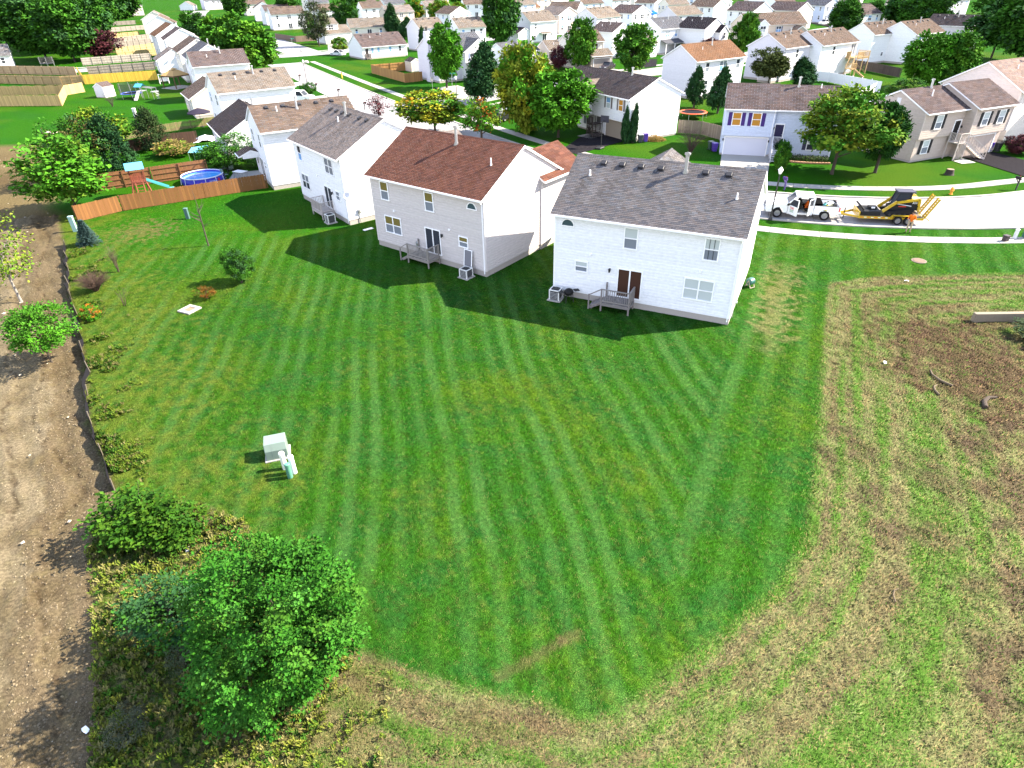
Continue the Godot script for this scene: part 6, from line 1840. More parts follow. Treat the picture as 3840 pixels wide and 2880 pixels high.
	# street trees
	var st := [
		["maple_tree", "green maple with reddening top beside the chimney house", -11.5, -134.5, 10.2, 3.2, c_egg2, 1.6], ["pear_tree", "dark egg-shaped tree on the corner across the street", -3.8, -117.2, 8.2, 2.9, c_dark, 0.9],
		["maple_tree", "autumn-tinted yellow and orange maple behind the white split-level's lawn", 2.6, -92.4, 10.6, 3.5, c_aut, 1.8], ["maple_tree", "bright green maple left of the white split-level", 7.0, -88.6, 7.4, 3.6, c_egg2, 1.0],
		["maple_tree", "yellowing spreading tree behind the taupe roof", -10.0, -92.6, 5.6, 3.9, c_yel, 1.2], ["maple_tree", "small red-flecked tree behind the brown-red roof", -3.3, -86.8, 5.4, 2.3, crown_autumn(41, 120, 26, 0.12, [G[1], YG[0], G[0]], [OR[2], OR[0]], 3), 1.0],
		["maple_tree", "big spreading green tree left of the cross street, nearer one", -55.5, -153.5, 10.4, 5.2, c_round2, 1.8], ["maple_tree", "big spreading green tree left of the cross street, farther one", -66.5, -172.5, 11.0, 5.4, c_round, 1.8],
		["street_tree", "grey-green tree before the fenced corner yard", -59.7, -228.5, 11.6, 4.4, crown(42, 2, 170, 36, 0.10, [Color(0.050, 0.068, 0.028), Color(0.037, 0.059, 0.022), Color(0.081, 0.087, 0.056)]), 2.0], ["maple_tree", "tall green maple in front of the low beige house", 17.2, -157.2, 9.6, 3.0, c_egg, 1.2],
		["maple_tree", "green maple with red-tipped edge beside the asphalt drive", 27.6, -149.4, 8.8, 4.0, c_egg, 1.0], ["pear_tree", "young dark pear tree behind the red trampoline, left one", 30.2, -107.6, 5.4, 1.5, c_dark, 0.8],
		["pear_tree", "young dark pear tree behind the red trampoline, right one", 32.6, -102.7, 5.8, 1.7, c_dark, 0.9], ["maple_tree", "dark green maple beside the beige dormer house", 61.2, -179.1, 8.8, 3.1, c_egg, 1.2],
		["maple_tree", "broad yellow-green maple before the pale blue split-level", 34.9, -67.9, 8.2, 4.0, c_yg, 1.7], ["pear_tree", "dark green dense tree before the tan split-level", 39.6, -68.0, 7.0, 2.1, crown(43, 2, 210, 46, 0.11, [Color(0.018, 0.062, 0.012), Color(0.024, 0.078, 0.014), Color(0.014, 0.05, 0.012)], 0.15), 1.5], ["maple_tree", "bushy green tree on the back lawn, left of a pair", 74.8, -121.9, 8.0, 3.6, c_egg2, 0.6],
		["maple_tree", "bushy green tree on the back lawn, right of a pair", 79.8, -122.8, 8.2, 3.6, c_egg, 0.6], ["oak_tree", "tall dark tree filling the upper right corner", 107.0, -143.0, 13.5, 6.4, c_wood, 2.6],
		["oak_tree", "tall dark tree second from the upper right corner", 113.0, -161.0, 12.0, 6.0, c_wood, 2.4], ["willow_tree", "pale wispy willow behind the pale blue split-level", 49.6, -128.6, 5.4, 3.0, crown(44, 3, 200, 44, 0.14, [Color(0.062, 0.081, 0.025), Color(0.050, 0.068, 0.022)]), 1.0],
		["dark_shrub", "dark rounded shrub below the willow", 55.4, -127.6, 4.2, 2.3, c_dark, 0.3], ["evergreen_tree", "dark conical tree behind the low corner house", -40.7, -262.0, 9.0, 3.2, c_dark, 0.6],
		["evergreen_tree", "shorter dark conical tree behind the low corner house", -33.6, -246.9, 6.0, 2.4, c_dark, 0.5], ["poplar_tree", "tall dark tree at the top middle", -0.9, -215.0, 15.0, 4.8, c_wood, 1.2],
		["maple_tree", "reddening tree, leftmost of three at the top", -41.1, -338.8, 8.6, 4.0, c_tip, 1.0], ["maple_tree", "reddening tree, middle of three at the top", -29.5, -330.8, 8.6, 4.9, c_aut, 1.0], ["maple_tree", "reddening tree, rightmost of three at the top", -20.7, -336.3, 7.5, 3.9, c_aut, 1.0],
		["plum_tree", "purple-leaved shrub before the full-width porch", 52.0, -176.6, 3.8, 2.6, c_purple, 0.5], ["plum_tree", "purple-leaved tree beside the left garden fences", -117.5, -204.5, 7.0, 6.0, c_purple, 0.8], ["plum_tree", "dark purple shrub beside the low beige house", 12.3, -158.6, 4.4, 1.9, c_purple, 0.3], ["plum_tree", "small thin purple-brown tree at the street corner", -20.4, -107.5, 2.9, 1.8, crown(45, 0, 60, 16, 0.14, PU, 0.25), 0.6],
		["street_tree", "small yellow-green tree beside the silver car", -47.1, -201.4, 4.4, 2.2, c_yg, 0.8], ["arborvitae", "narrow dark arborvitae by the garage, left one", 15.3, -84.3, 3.9, 0.62, c_dark, 0.05], ["arborvitae", "narrow dark arborvitae by the garage, right one", 16.4, -84.5, 4.2, 0.62, c_dark, 0.05],
		["round_shrub", "round clipped shrub beside the mailbox on the cross street", -37.2, -129.4, 2.1, 1.4, crown(46, 0, 160, 36, 0.10, [G[2], DK[1], G[0]], 0.13), 0.05], ["arborvitae", "dark conical shrub behind the amber-fenced small yard", -20.0, -176.0, 7.0, 1.6, c_dark, 0.1],
		["topiary_shrub", "small round-headed shrub by the pale blue garage", 31.6, -74.6, 2.1, 0.75, c_dark, 0.9], ["tall_shrub", "tall narrow shrub along the pale blue split-level's drive", 30.0, -69.6, 2.9, 0.75, c_egg, 0.05],
		["dark_shrub", "dark shrub row below the full-width porch", 46.5, -183.4, 2.2, 2.4, c_dark, 0.1], ["leafy_shrub", "leafy shrub left of the white vinyl fence", 66.5, -112.5, 2.6, 2.6, crown(47, 3, 150, 34, 0.11, [G[0], YG[1], DK[1]]), 0.1],
		["dark_shrub", "dark red shrub beside the tan garage", 59.4, -74.6, 1.9, 1.5, c_purple, 0.1], ["round_shrub", "dark round shrub at the right edge beside the rose-beige house", 63.0, -74.0, 1.7, 1.5, c_dark, 0.05]]
	var q := 60
	for a in st:
		q += 1
		tree(a[0], a[1], a[2], a[3], a[4], a[5], a[6], q, 0.10 + a[4] * 0.008, a[7], Color(0.085, 0.065, 0.05), "shrub" if String(a[0]).ends_with("shrub") else "tree", "trees and shrubs of the estate")
	# woods at the upper left and right, trees behind the roofs
	var w := [[-121, -198, 13.5, 7.0, "front of the left woods, beside the purple-leaved tree"], [-134, -206, 14.5, 7.5, "front of the left woods, third from the purple-leaved tree"], [-146, -226, 15.0, 8.0, "middle of the left woods before the black trampoline"], [-160, -240, 16.0, 8.5, "left woods behind the white outbuilding"], [-150, -258, 16.0, 8.5, "middle of the left woods, second row"], [-172, -262, 16.0, 9.0, "left woods, second row at the far left"], [-165, -290, 17.0, 9.0, "left woods, third row"], [-190, -292, 17.0, 9.0, "left woods, third row at the far left"], [-184, -330, 17.0, 10.0, "left woods, fourth row beside the garden fences"], [-214, -345, 18.0, 10.0, "left woods, fourth row at the far left"], [-205, -386, 17.0, 10.0, "left woods beside the dark grey fence"], [-240, -400, 18.0, 11.0, "left woods at the top left edge"], [-228, -432, 17.0, 10.0, "left woods behind the beige gable houses"], [-270, -460, 18.0, 11.0, "left woods at the very top left"], [-136, -232, 13.0, 6.5, "left woods right side, behind the purple-leaved tree"],
		[118, -200, 12.0, 5.5, "right clump behind the dark-roofed pale house"], [128, -228, 12.0, 6.0, "right clump, second row"], [140, -240, 12.0, 6.0, "right clump, farthest"], [106, -222, 9.0, 4.6, "right clump, left and lowest"], [128, -150, 13.0, 6.5, "right edge, behind the tall dark tree"], [-78, -380, 12.0, 6.0, "top, behind the dormer house"], [-66, -300, 9.0, 4.5, "beside the dormer house and the grey-green street tree"], [-104, -352, 11.0, 5.5, "top, left of the dormer house"], [-150, -410, 11.0, 5.5, "left street, right side"], [-84, -215, 7.0, 3.6, "left row's street side, nearer"], [-112, -262, 8.0, 4.0, "left row's street side, farther"], [60, -440, 12.0, 6.0, "top middle"], [110, -420, 12.0, 6.0, "top right of the middle"], [170, -360, 12.0, 6.5, "top right"], [200, -330, 12.0, 6.5, "top right edge"], [20, -480, 12.0, 7.0, "very top middle"], [-30, -500, 12.0, 7.0, "very top, left of the middle"], [160, -282, 8.0, 4.0, "right of the low dark-roofed house"], [133, -258, 7.0, 3.6, "before the low dark-roofed house, yellow-green side"]]
	for a in w:
		q += 1
		tree("broadleaf_tree", "dark green tree, " + a[4], a[0], a[1], a[2], a[3], [c_wood, c_round, c_wood, c_yg, c_wood][q % 5] if a[1] > -370 and a[0] > -100 else c_wood, q, 0.28, a[2] * 0.12, Color(0.07, 0.055, 0.045), "tree", "trees of the far woods and gardens")

# ---------------------------------------------------------------- grass and loose stuff
func stuff(called: String, label: String, cat: String, me: Mesh, m: String, buf: PackedFloat32Array, n: int) -> void:
	var mm := MultiMesh.new()
	mm.transform_format = MultiMesh.TRANSFORM_3D
	mm.use_colors = true
	mm.mesh = me
	mm.instance_count = n
	mm.buffer = buf
	var o := MultiMeshInstance3D.new()
	o.name = numbered(called)
	o.multimesh = mm
	o.material_override = M[m]
	add_child(o)
	tag(o, label, cat)
	o.set_meta("kind", "stuff")

func put(buf: PackedFloat32Array, x: float, y: float, z: float, a: float, s: float, sy: float, tx: float, tz: float, k: Color) -> void:
	var ca := cos(a) * s; var sa := sin(a) * s
	buf.append(ca); buf.append(tx * sy); buf.append(sa); buf.append(x)
	buf.append(0.0); buf.append(sy); buf.append(0.0); buf.append(y)
	buf.append(-sa); buf.append(tz * sy); buf.append(ca); buf.append(z)
	buf.append(k.r); buf.append(k.g); buf.append(k.b); buf.append(1.0)

func tuft_mesh(n: int, h: float, sp: float, w: float, sd: int) -> ArrayMesh:
	var g := RandomNumberGenerator.new()
	g.seed = sd
	var b := MB.new()
	for i in n:
		var a := g.randf() * TAU
		var p := Vector3(g.randfn() * sp, 0, g.randfn() * sp)
		var d := Vector3(cos(a), 0, sin(a))
		var s := Vector3(-d.z, 0, d.x) * w
		var e := p + d * h * g.randf_range(0.3, 0.9) + Vector3(0, h * g.randf_range(0.6, 1.0), 0)
		b.col = Color(1, 1, 1) * g.randf_range(0.8, 1.2)
		var nn := (d * 0.3 + Vector3.UP).normalized()
		b.tri(p - s, p + s, e, nn, nn, nn)
	return b.mesh()

func build_grass() -> void:
	var out := [0.0, Color(), 0]
	var lawn := PackedFloat32Array(); var nl := 0
	var rough := PackedFloat32Array(); var nr := 0
	var clod := PackedFloat32Array(); var nc := 0
	for i in 620000:
		var z := -6.0 - 60.0 * pow(rng.randf(), 1.5)
		if z < -50.0 and rng.randf() < 0.4: continue
		var t := -8.8 - z
		var xa := -17.9 - 0.665 * t; var xb := 16.0 + 0.72 * t
		var x := rng.randf_range(xa, xb)
		# even cover near the camera, thinning out with distance
		if rng.randf() > (xb - xa) / 62.0: continue
		if z < -49.5 and (x > -17.0 or x < -38.0): continue
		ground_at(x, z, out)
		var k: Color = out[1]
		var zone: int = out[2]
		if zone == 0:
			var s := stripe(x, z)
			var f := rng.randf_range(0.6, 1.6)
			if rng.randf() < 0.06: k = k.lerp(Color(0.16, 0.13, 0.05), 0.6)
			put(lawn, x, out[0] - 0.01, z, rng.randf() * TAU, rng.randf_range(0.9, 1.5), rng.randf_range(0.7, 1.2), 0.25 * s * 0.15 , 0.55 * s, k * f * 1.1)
			nl += 1
		elif zone == 1:
			if rng.randf() < 0.12: k = k.lerp(Color(0.22, 0.155, 0.075), 0.7)
			elif rng.randf() < 0.08: k = Color(0.036, 0.10, 0.010)
			var s := rng.randf_range(0.8, 2.0)
			put(rough, x, out[0] - 0.01, z, rng.randf() * TAU, s * 1.3, s * rng.randf_range(0.5, 1.0), rng.randf_range(-0.5, 0.5), rng.randf_range(-0.5, 0.5), k * rng.randf_range(0.75, 1.35))
			nr += 1
		elif rng.randf() < (0.35 if x > fence_x(z) - 3.0 else 0.06):
			var s := pow(rng.randf(), 3.0) * 0.05 + 0.012
			put(clod, x, out[0] + s * 0.1, z, rng.randf() * TAU, s, s * rng.randf_range(0.5, 0.9), 0.0, 0.0, k * rng.randf_range(0.7, 0.98))
			nc += 1
	stuff("mown_grass", "short striped green turf of the back lawn", "grass", tuft_mesh(7, 0.06, 0.05, 0.006, 1), "blade", lawn, nl)
	stuff("rough_grass", "straw and green cut stubble of the rough field", "grass", tuft_mesh(8, 0.075, 0.055, 0.006, 2), "blade", rough, nr)
	var cb := MB.new()
	var ico := [Vector3(0, 1, 0), Vector3(0.9, 0.1, 0.2), Vector3(-0.1, 0.0, 0.95), Vector3(-0.95, 0.15, -0.2), Vector3(0.2, -0.05, -0.9), Vector3(0, -0.8, 0)]
	for i in 4:
		var a: Vector3 = ico[1 + i]; var d: Vector3 = ico[1 + (i + 1) % 4]
		cb.ftri(ico[0], d, a); cb.ftri(ico[5], a, d)
	stuff("soil_clods", "brown clods lying on the bare soil track", "soil", cb.mesh(), "matte", clod, nc)
	# taller weeds: along the silt fence and round the big tree
	var weed := PackedFloat32Array(); var nw := 0
	for i in 36000:
		var z := rng.randf_range(-50.0, -8.0)
		var x := 0.0
		var p := 1.0
		if z < -19.5:
			var off := absf(rng.randfn()) * 1.0 + 0.25
			x = fence_x(z) + off
			p = -0.05 + noi.get_noise_2d(x * 0.35, z * 0.35) * 1.6
		else:
			x = rng.randf_range(fence_x(z) - 0.3, -4.0)
			p = clampf(0.75 + noi.get_noise_2d(x * 0.6, z * 0.6) - maxf(0.0, lawn_dist(x, z)) * 3.0 - maxf(0.0, x + 9.0) * 0.14, 0, 1)
		if rng.randf() > p: continue
		var kk: Color = [Color(0.038, 0.092, 0.011), Color(0.080, 0.118, 0.014), Color(0.12, 0.115, 0.042), Color(0.030, 0.074, 0.010), Color(0.080, 0.118, 0.014)][rng.randi() % 5]
		if z > -19.5 and rng.randf() < 0.55: kk = [Color(0.15, 0.14, 0.05), Color(0.12, 0.135, 0.022), Color(0.10, 0.13, 0.02)][rng.randi() % 3]
		var s := rng.randf_range(0.5, 1.35) * (0.7 + p * 0.4)
		put(weed, x, 0.0, z, rng.randf() * TAU, s, s * rng.randf_range(0.8, 1.7), rng.randf_range(-0.2, 0.2), rng.randf_range(-0.2, 0.2), kk * rng.randf_range(0.7, 1.3))
		nw += 1
	var wb := MB.new()
	var g := RandomNumberGenerator.new()
	g.seed = 77
	for i in 9:
		var a := g.randf() * TAU
		var d := Vector3(cos(a), g.randf_range(0.3, 1.4), sin(a)).normalized()
		wb.col = Color(1, 1, 1) * g.randf_range(0.8, 1.25)
		leaf(wb, Vector3(g.randfn() * 0.04, g.randf() * 0.1, g.randfn() * 0.04), d, Vector3.UP, 0.13, 0.028)
	stuff("weeds", "tall mixed weeds along the silt fence and round the big tree", "weeds", wb.mesh(), "leaf", weed, nw)
	# pale stones on the soil field
	var stone := PackedFloat32Array(); var ns := 0
	for i in 900:
		var z := rng.randf_range(-90.0, -8.0)
		var x := fence_x(z) - 0.5 - rng.randf() * 26.0
		if z > -60.0 and rng.randf() > 0.35: continue
		var s := pow(rng.randf(), 4.0) * 0.14 + 0.02
		put(stone, x, 0.0, z, rng.randf() * TAU, s, s * 0.5, 0.0, 0.0, Color(0.36, 0.32, 0.24) * rng.randf_range(0.7, 1.2))
		ns += 1
	stuff("stones", "pale stones scattered over the bare soil field", "stones", cb.mesh(), "matte", stone, ns)

# ---------------------------------------------------------------- things
func wheel(par: Node3D, at: Vector3, r: float, w: float, hub: Color, axis := Vector3(0, 0, 1)) -> void:
	var key := "tyre%.2f_%.2f" % [r, w]
	if not meshes.has(key):
		var b := MB.new()
		b.lathe([Vector2(r * 0.62, -w / 2), Vector2(r * 0.92, -w / 2), Vector2(r, -w * 0.36), Vector2(r, w * 0.36), Vector2(r * 0.92, w / 2), Vector2(r * 0.62, w / 2), Vector2(r * 0.6, 0), Vector2(r * 0.62, -w / 2)], 20)
		meshes[key] = b.mesh()
		b = MB.new()
		b.lathe([Vector2(0, -w * 0.3), Vector2(r * 0.62, -w * 0.42), Vector2(r * 0.62, w * 0.42), Vector2(r * 0.5, w * 0.44), Vector2(r * 0.42, w * 0.3), Vector2(r * 0.2, w * 0.34), Vector2(0.0, w * 0.38)], 18)
		for i in 6:
			var t := TAU * i / 6
			b.box(Vector3(cos(t) * r * 0.36, w * 0.36, -sin(t) * r * 0.36), Vector3(r * 0.34, w * 0.12, r * 0.15), Basis(Vector3.UP, t))
		meshes[key + "rim"] = b.mesh()
	var B := Basis(Quaternion(Vector3.UP, axis.normalized()))
	var o := inst("wheel", meshes[key], M["rubber"], par, Transform3D(B, at))
	var m := "rim%.2f" % hub.r
	if not M.has(m): mat(m, hub, 0.35, 0.6)
	inst("rim", meshes[key + "rim"], M[m], o)

# simple road car: side profile swept across, glasshouse, lights
func car(called: String, label: String, at: Vector3, yaw: float, l: float, w: float, h: float, k: Color, style: int, cat := "car") -> Node3D:
	var t := thing(called, label, cat, at, yaw)
	var a := l / 2
	var sill := 0.22; var belt := h * 0.6
	var b := MB.new()
	b.col = k
	var low: PackedVector2Array
	if style == 0: low = PackedVector2Array([Vector2(-a, 0.38), Vector2(-a + 0.1, sill), Vector2(a - 0.15, sill), Vector2(a, 0.4), Vector2(a - 0.05, 0.66), Vector2(a - 0.5, belt - 0.08), Vector2(a * 0.42, belt), Vector2(-a * 0.6, belt + 0.04), Vector2(-a + 0.08, belt), Vector2(-a, 0.75)])
	else: low = PackedVector2Array([Vector2(-a, 0.45), Vector2(-a + 0.1, 0.3), Vector2(a - 0.1, 0.3), Vector2(a, 0.5), Vector2(a - 0.02, belt - 0.12), Vector2(a * 0.5, belt), Vector2(-a + 0.05, belt + 0.02), Vector2(-a, 0.9)])
	b.prism(low, -w / 2, w / 2, Transform3D.IDENTITY, 0.07)
	part("body", b, "paint", t)
	var roof: PackedVector2Array
	if style == 0: roof = PackedVector2Array([Vector2(a * 0.42, belt - 0.02), Vector2(a * 0.08, h - 0.03), Vector2(-a * 0.32, h), Vector2(-a * 0.68, belt + 0.02)])
	else: roof = PackedVector2Array([Vector2(a * 0.48, belt - 0.02), Vector2(a * 0.22, h - 0.03), Vector2(-a * 0.8, h), Vector2(-a + 0.08, belt + 0.02)])
	b = MB.new()
	b.prism(roof, -w / 2 + 0.12, w / 2 - 0.12, Transform3D.IDENTITY, 0.05)
	part("window", b, "glass_dark", t)
	b = MB.new()
	b.col = k
	var p1 := roof[1]; var p2 := roof[2]
	b.cbox(Vector3((p1.x + p2.x) / 2, h + 0.005, 0), Vector3(absf(p1.x - p2.x) + 0.12, 0.05, w - 0.3), 0.02)
	for sz in [-1, 1]:
		var z: float = sz * (w / 2 - 0.13)
		b.bar(Vector3(roof[0].x, roof[0].y, z), Vector3(p1.x, p1.y, z), 0.07); b.bar(Vector3(roof[3].x, roof[3].y, z), Vector3(p2.x, p2.y, z), 0.1)
		b.bar(Vector3((p1.x + p2.x) / 2, belt, z), Vector3((p1.x + p2.x) / 2, h, z), 0.08)
	part("roof", b, "paint", t)
	for sx in [a * 0.62, -a * 0.6]:
		for sz in [-1, 1]: wheel(t, Vector3(sx, 0.33, sz * (w / 2 - 0.1)), 0.33, 0.22, Color(0.55, 0.55, 0.56), Vector3(0, 0, sz))
	for sz in [-1, 1]:
		b = MB.new()
		b.col = Color(0.75, 0.75, 0.72)
		b.cbox(Vector3(a - 0.06, 0.62, sz * (w / 2 - 0.28)), Vector3(0.12, 0.16, 0.36), 0.03)
		part("headlight", b, "plastic", t)
		b = MB.new()
		b.col = Color(0.42, 0.01, 0.012)
		b.cbox(Vector3(-a + 0.05, belt - 0.12, sz * (w / 2 - 0.26)), Vector3(0.1, 0.18, 0.34), 0.03)
		part("tail_light", b, "plastic", t)
	return t

func text(par: Node, s: String, h: float, m: String, at: Transform3D, depth := 0.01) -> void:
	var tm := TextMesh.new()
	tm.text = s
	tm.font_size = 32
	tm.pixel_size = h / 23.0
	tm.depth = depth
	var f := SystemFont.new()
	f.font_names = PackedStringArray(["Droid Sans"])
	f.font_weight = 700
	tm.font = f
	inst("lettering", tm, M[m], par, at)

func truck() -> void:
	var t := thing("pickup_truck", "white pickup truck with both near doors open, parked at the kerb", "pickup truck", Vector3(26.1, 0.012, -54.75), 2.853)
	var W := 2.02
	var white := Color(0.80, 0.80, 0.80)
	var arch := func(cx: float, r: float) -> Array:
		var q := []
		for i in 9:
			var an := PI - PI * i / 8.0
			q.append(Vector2(cx + cos(an) * r, 0.48 + sin(an) * r))
		return q
	# lower body sides with wheel arches, swept across the width
	var p := PackedVector2Array([Vector2(-3.1, 0.55), Vector2(-2.45, 0.48)])
	for q in arch.call(-1.95, 0.5): p.append(q)
	p.append(Vector2(1.45, 0.42))
	for q in arch.call(1.95, 0.5): p.append(q)
	p.append_array(PackedVector2Array([Vector2(2.85, 0.5), Vector2(2.95, 0.62), Vector2(2.93, 1.0), Vector2(2.75, 1.16), Vector2(1.25, 1.26), Vector2(1.22, 1.24), Vector2(-0.9, 1.24)]))
	# cab opening on the near side is cut by keeping the cab floor low there
	var b := MB.new()
	b.col = white
	var front := PackedVector2Array()
	for q in arch.call(1.95, 0.5): front.append(q)
	front.append_array(PackedVector2Array([Vector2(2.9, 0.48), Vector2(3.0, 0.62), Vector2(2.97, 1.0), Vector2(2.78, 1.17), Vector2(2.0, 1.25), Vector2(1.15, 1.28), Vector2(1.15, 0.48)]))
	b.prism(front, -W / 2, W / 2, Transform3D.IDENTITY, 0.05)
	b.cbox(Vector3(2.0, 1.275, 0), Vector3(1.3, 0.05, 1.2), 0.02)
	part("bonnet", b, "paint", t)
	b = MB.new()
	b.col = white
	# cab tub: floor, far side, rear wall, pillars, sill
	b.cbox(Vector3(0.12, 0.46, 0), Vector3(2.1, 0.12, W - 0.04), 0.03)
	b.cbox(Vector3(0.12, 0.85, W / 2 - 0.05), Vector3(2.1, 0.82, 0.09), 0.03)
	b.cbox(Vector3(-0.9, 0.88, 0), Vector3(0.1, 0.8, W - 0.04), 0.03)
	b.cbox(Vector3(-0.89, 1.2, -W / 2 + 0.06), Vector3(0.14, 1.4, 0.1), 0.03)
	b.cbox(Vector3(-0.89, 1.5, W / 2 - 0.1), Vector3(0.2, 0.8, 0.1), 0.03)
	for sz in [-1, 1]:
		b.bar(Vector3(1.15, 1.26, sz * (W / 2 - 0.1)), Vector3(0.55, 1.88, sz * (W / 2 - 0.2)), 0.08)
		b.bar(Vector3(0.55, 1.88, sz * (W / 2 - 0.2)), Vector3(-0.9, 1.9, sz * (W / 2 - 0.2)), 0.09)
	b.cbox(Vector3(-0.17, 1.92, 0), Vector3(1.55, 0.07, W - 0.34), 0.03)
	part("cab", b, "paint", t)
	b = MB.new()
	b.quad(Vector3(1.13, 1.27, W / 2 - 0.12), Vector3(1.13, 1.27, -W / 2 + 0.12), Vector3(0.57, 1.88, -W / 2 + 0.24), Vector3(0.57, 1.88, W / 2 - 0.24))
	b.quad(Vector3(1.1, 1.24, -W / 2 + 0.12), Vector3(1.1, 1.24, W / 2 - 0.12), Vector3(0.54, 1.86, W / 2 - 0.24), Vector3(0.54, 1.86, -W / 2 + 0.24))
	part("windscreen", b, "glass_dark", t)
	b = MB.new()
	b.box(Vector3(0.0, 1.56, W / 2 - 0.13), Vector3(1.3, 0.5, 0.03)); b.box(Vector3(-0.91, 1.56, 0), Vector3(0.04, 0.5, 1.4))
	part("window", b, "glass_dark", t)
	b = MB.new()
	b.col = Color(0.03, 0.028, 0.027)
	for x in [0.35, -0.5]:
		b.cbox(Vector3(x, 0.78, 0), Vector3(0.52, 0.22, 1.7), 0.06); b.cbox(Vector3(x - 0.26, 1.15, 0), Vector3(0.16, 0.68, 1.7), 0.06)
	b.cbox(Vector3(1.0, 1.05, 0), Vector3(0.3, 0.36, 1.75), 0.06)
	b.cyl(Vector3(0.8, 1.1, -0.45), Vector3(0.76, 1.12, -0.45), 0.19, 0.19, 14)
	part("seat", b, "cloth", t)
	# bed: floor, sides, tailgate
	b = MB.new()
	b.col = white
	var bedside := PackedVector2Array([Vector2(-3.02, 0.6), Vector2(-2.45, 0.55)])
	for q in arch.call(-1.95, 0.5): bedside.append(Vector2(q.x, q.y))
	bedside.append_array(PackedVector2Array([Vector2(-1.0, 0.5), Vector2(-1.0, 1.26), Vector2(-3.02, 1.26)]))
	for sz in [-1, 1]: b.prism(bedside, sz * (W / 2) - (0.12 if sz > 0 else 0.0), sz * (W / 2) + (0.0 if sz > 0 else 0.12), Transform3D.IDENTITY, 0.02)
	b.cbox(Vector3(-2.0, 0.8, 0), Vector3(2.02, 0.08, W - 0.2), 0.02)
	part("bed", b, "paint", t)
	b = MB.new()
	b.col = white
	b.cbox(Vector3(-3.04, 0.98, 0), Vector3(0.08, 0.56, W - 0.22), 0.03)
	part("tailgate", b, "paint", t)
	b = MB.new()
	b.box(Vector3(-2.0, 1.275, -W / 2 + 0.06), Vector3(2.0, 0.03, 0.14)); b.box(Vector3(-2.0, 1.275, W / 2 - 0.06), Vector3(2.0, 0.03, 0.14))
	part("bed_rail", b, "dark_metal", t)
	# doors swung open on the near side
	for d in [[1.12, -0.95, 1.15, 1.25, 0], [-0.86, -0.95, 0.72, -2.0, 1]]:
		var hinge := Vector3(d[0], 0, -W / 2 + 0.02)
		var dir: float = d[3]
		var B := Basis(Vector3.UP, (-0.95 if d[4] == 0 else 0.95))
		var len: float = d[2]
		var sx := -1.0 if d[4] == 0 else 1.0
		b = MB.new()
		b.col = white
		b.cbox(Vector3(sx * len / 2, 0.85, 0), Vector3(len, 0.78, 0.08), 0.03)
		var f := [Vector3(0, 1.24, 0), Vector3(sx * len * 0.42, 1.84, 0.0), Vector3(sx * len * 0.97, 1.84, 0.0), Vector3(sx * len * 0.97, 1.24, 0)]
		if d[4] == 1: f = [Vector3(0, 1.24, 0), Vector3(0, 1.84, 0), Vector3(sx * len * 0.97, 1.84, 0), Vector3(sx * len * 0.97, 1.24, 0)]
		for i in 3: b.bar(f[i], f[i + 1], 0.06)
		var dr := part("door", b, "paint", t)
		dr.transform = Transform3D(B, hinge)
		b = MB.new()
		b.quad(f[0], f[1], f[2], f[3]); b.quad(f[3] + Vector3(0, 0, 0.01), f[2] + Vector3(0, 0, 0.01), f[1] + Vector3(0, 0, 0.01), f[0] + Vector3(0, 0, 0.01))
		part("window", b, "glass_dark", dr)
		if d[4] == 0:
			mat("letter_red", Color(0.55, 0.05, 0.03), 0.5); mat("letter_green", Color(0.05, 0.25, 0.10), 0.5)
			text(dr, "TNT", 0.2, "letter_red", Transform3D(Basis(Vector3.UP, PI), Vector3(-0.5, 1.04, -0.046)))
			b = MB.new()
			b.box(Vector3(-0.5, 0.88, -0.046), Vector3(0.5, 0.035, 0.006)); b.box(Vector3(-0.48, 0.80, -0.046), Vector3(0.36, 0.035, 0.006)); b.box(Vector3(-0.5, 0.72, -0.046), Vector3(0.44, 0.03, 0.006))
			part("script_lines", b, "letter_green", dr)
			b = MB.new()
			b.col = Color(0.8, 0.8, 0.8)
			b.cbox(Vector3(-0.12, 1.3, -0.16), Vector3(0.1, 0.24, 0.2), 0.03)
			part("mirror", b, "dark_metal", dr)
	b = MB.new()
	b.cbox(Vector3(0.95, 1.32, W / 2 + 0.1), Vector3(0.1, 0.24, 0.22), 0.03)
	part("mirror", b, "dark_metal", t)
	for x in [1.95, -1.95]:
		for sz in [-1, 1]: wheel(t, Vector3(x, 0.41, sz * (W / 2 - 0.13)), 0.41, 0.27, Color(0.30, 0.30, 0.31), Vector3(0, 0, sz))
	b = MB.new()
	b.cbox(Vector3(3.03, 0.62, 0), Vector3(0.16, 0.26, W - 0.06), 0.04)
	part("front_bumper", b, "metal", t)
	b = MB.new()
	b.cbox(Vector3(-3.14, 0.62, 0), Vector3(0.2, 0.22, W - 0.1), 0.04)
	part("rear_bumper", b, "metal", t)
	b = MB.new()
	for i in 3: b.box(Vector3(3.0, 0.84 + i * 0.1, 0), Vector3(0.05, 0.05, 1.2))
	part("grille", b, "dark_metal", t)
	for sz in [-1, 1]:
		b = MB.new()
		b.col = Color(0.7, 0.7, 0.68)
		b.cbox(Vector3(2.97, 0.95, sz * 0.8), Vector3(0.1, 0.26, 0.36), 0.03)
		part("headlight", b, "plastic", t)
		b = MB.new()
		b.col = Color(0.55, 0.012, 0.015)
		b.cbox(Vector3(-3.03, 1.02, sz * (W / 2 - 0.06)), Vector3(0.1, 0.4, 0.16), 0.02)
		part("tail_light", b, "plastic", t)
	var T := t.transform
	var rot := t.rotation.y
	# loads on the truck are things of their own
	b = MB.new()
	b.col = Color(0.018, 0.017, 0.022)
	b.cbox(Vector3(0, 0.28, 0), Vector3(0.56, 0.56, 1.78), 0.04)
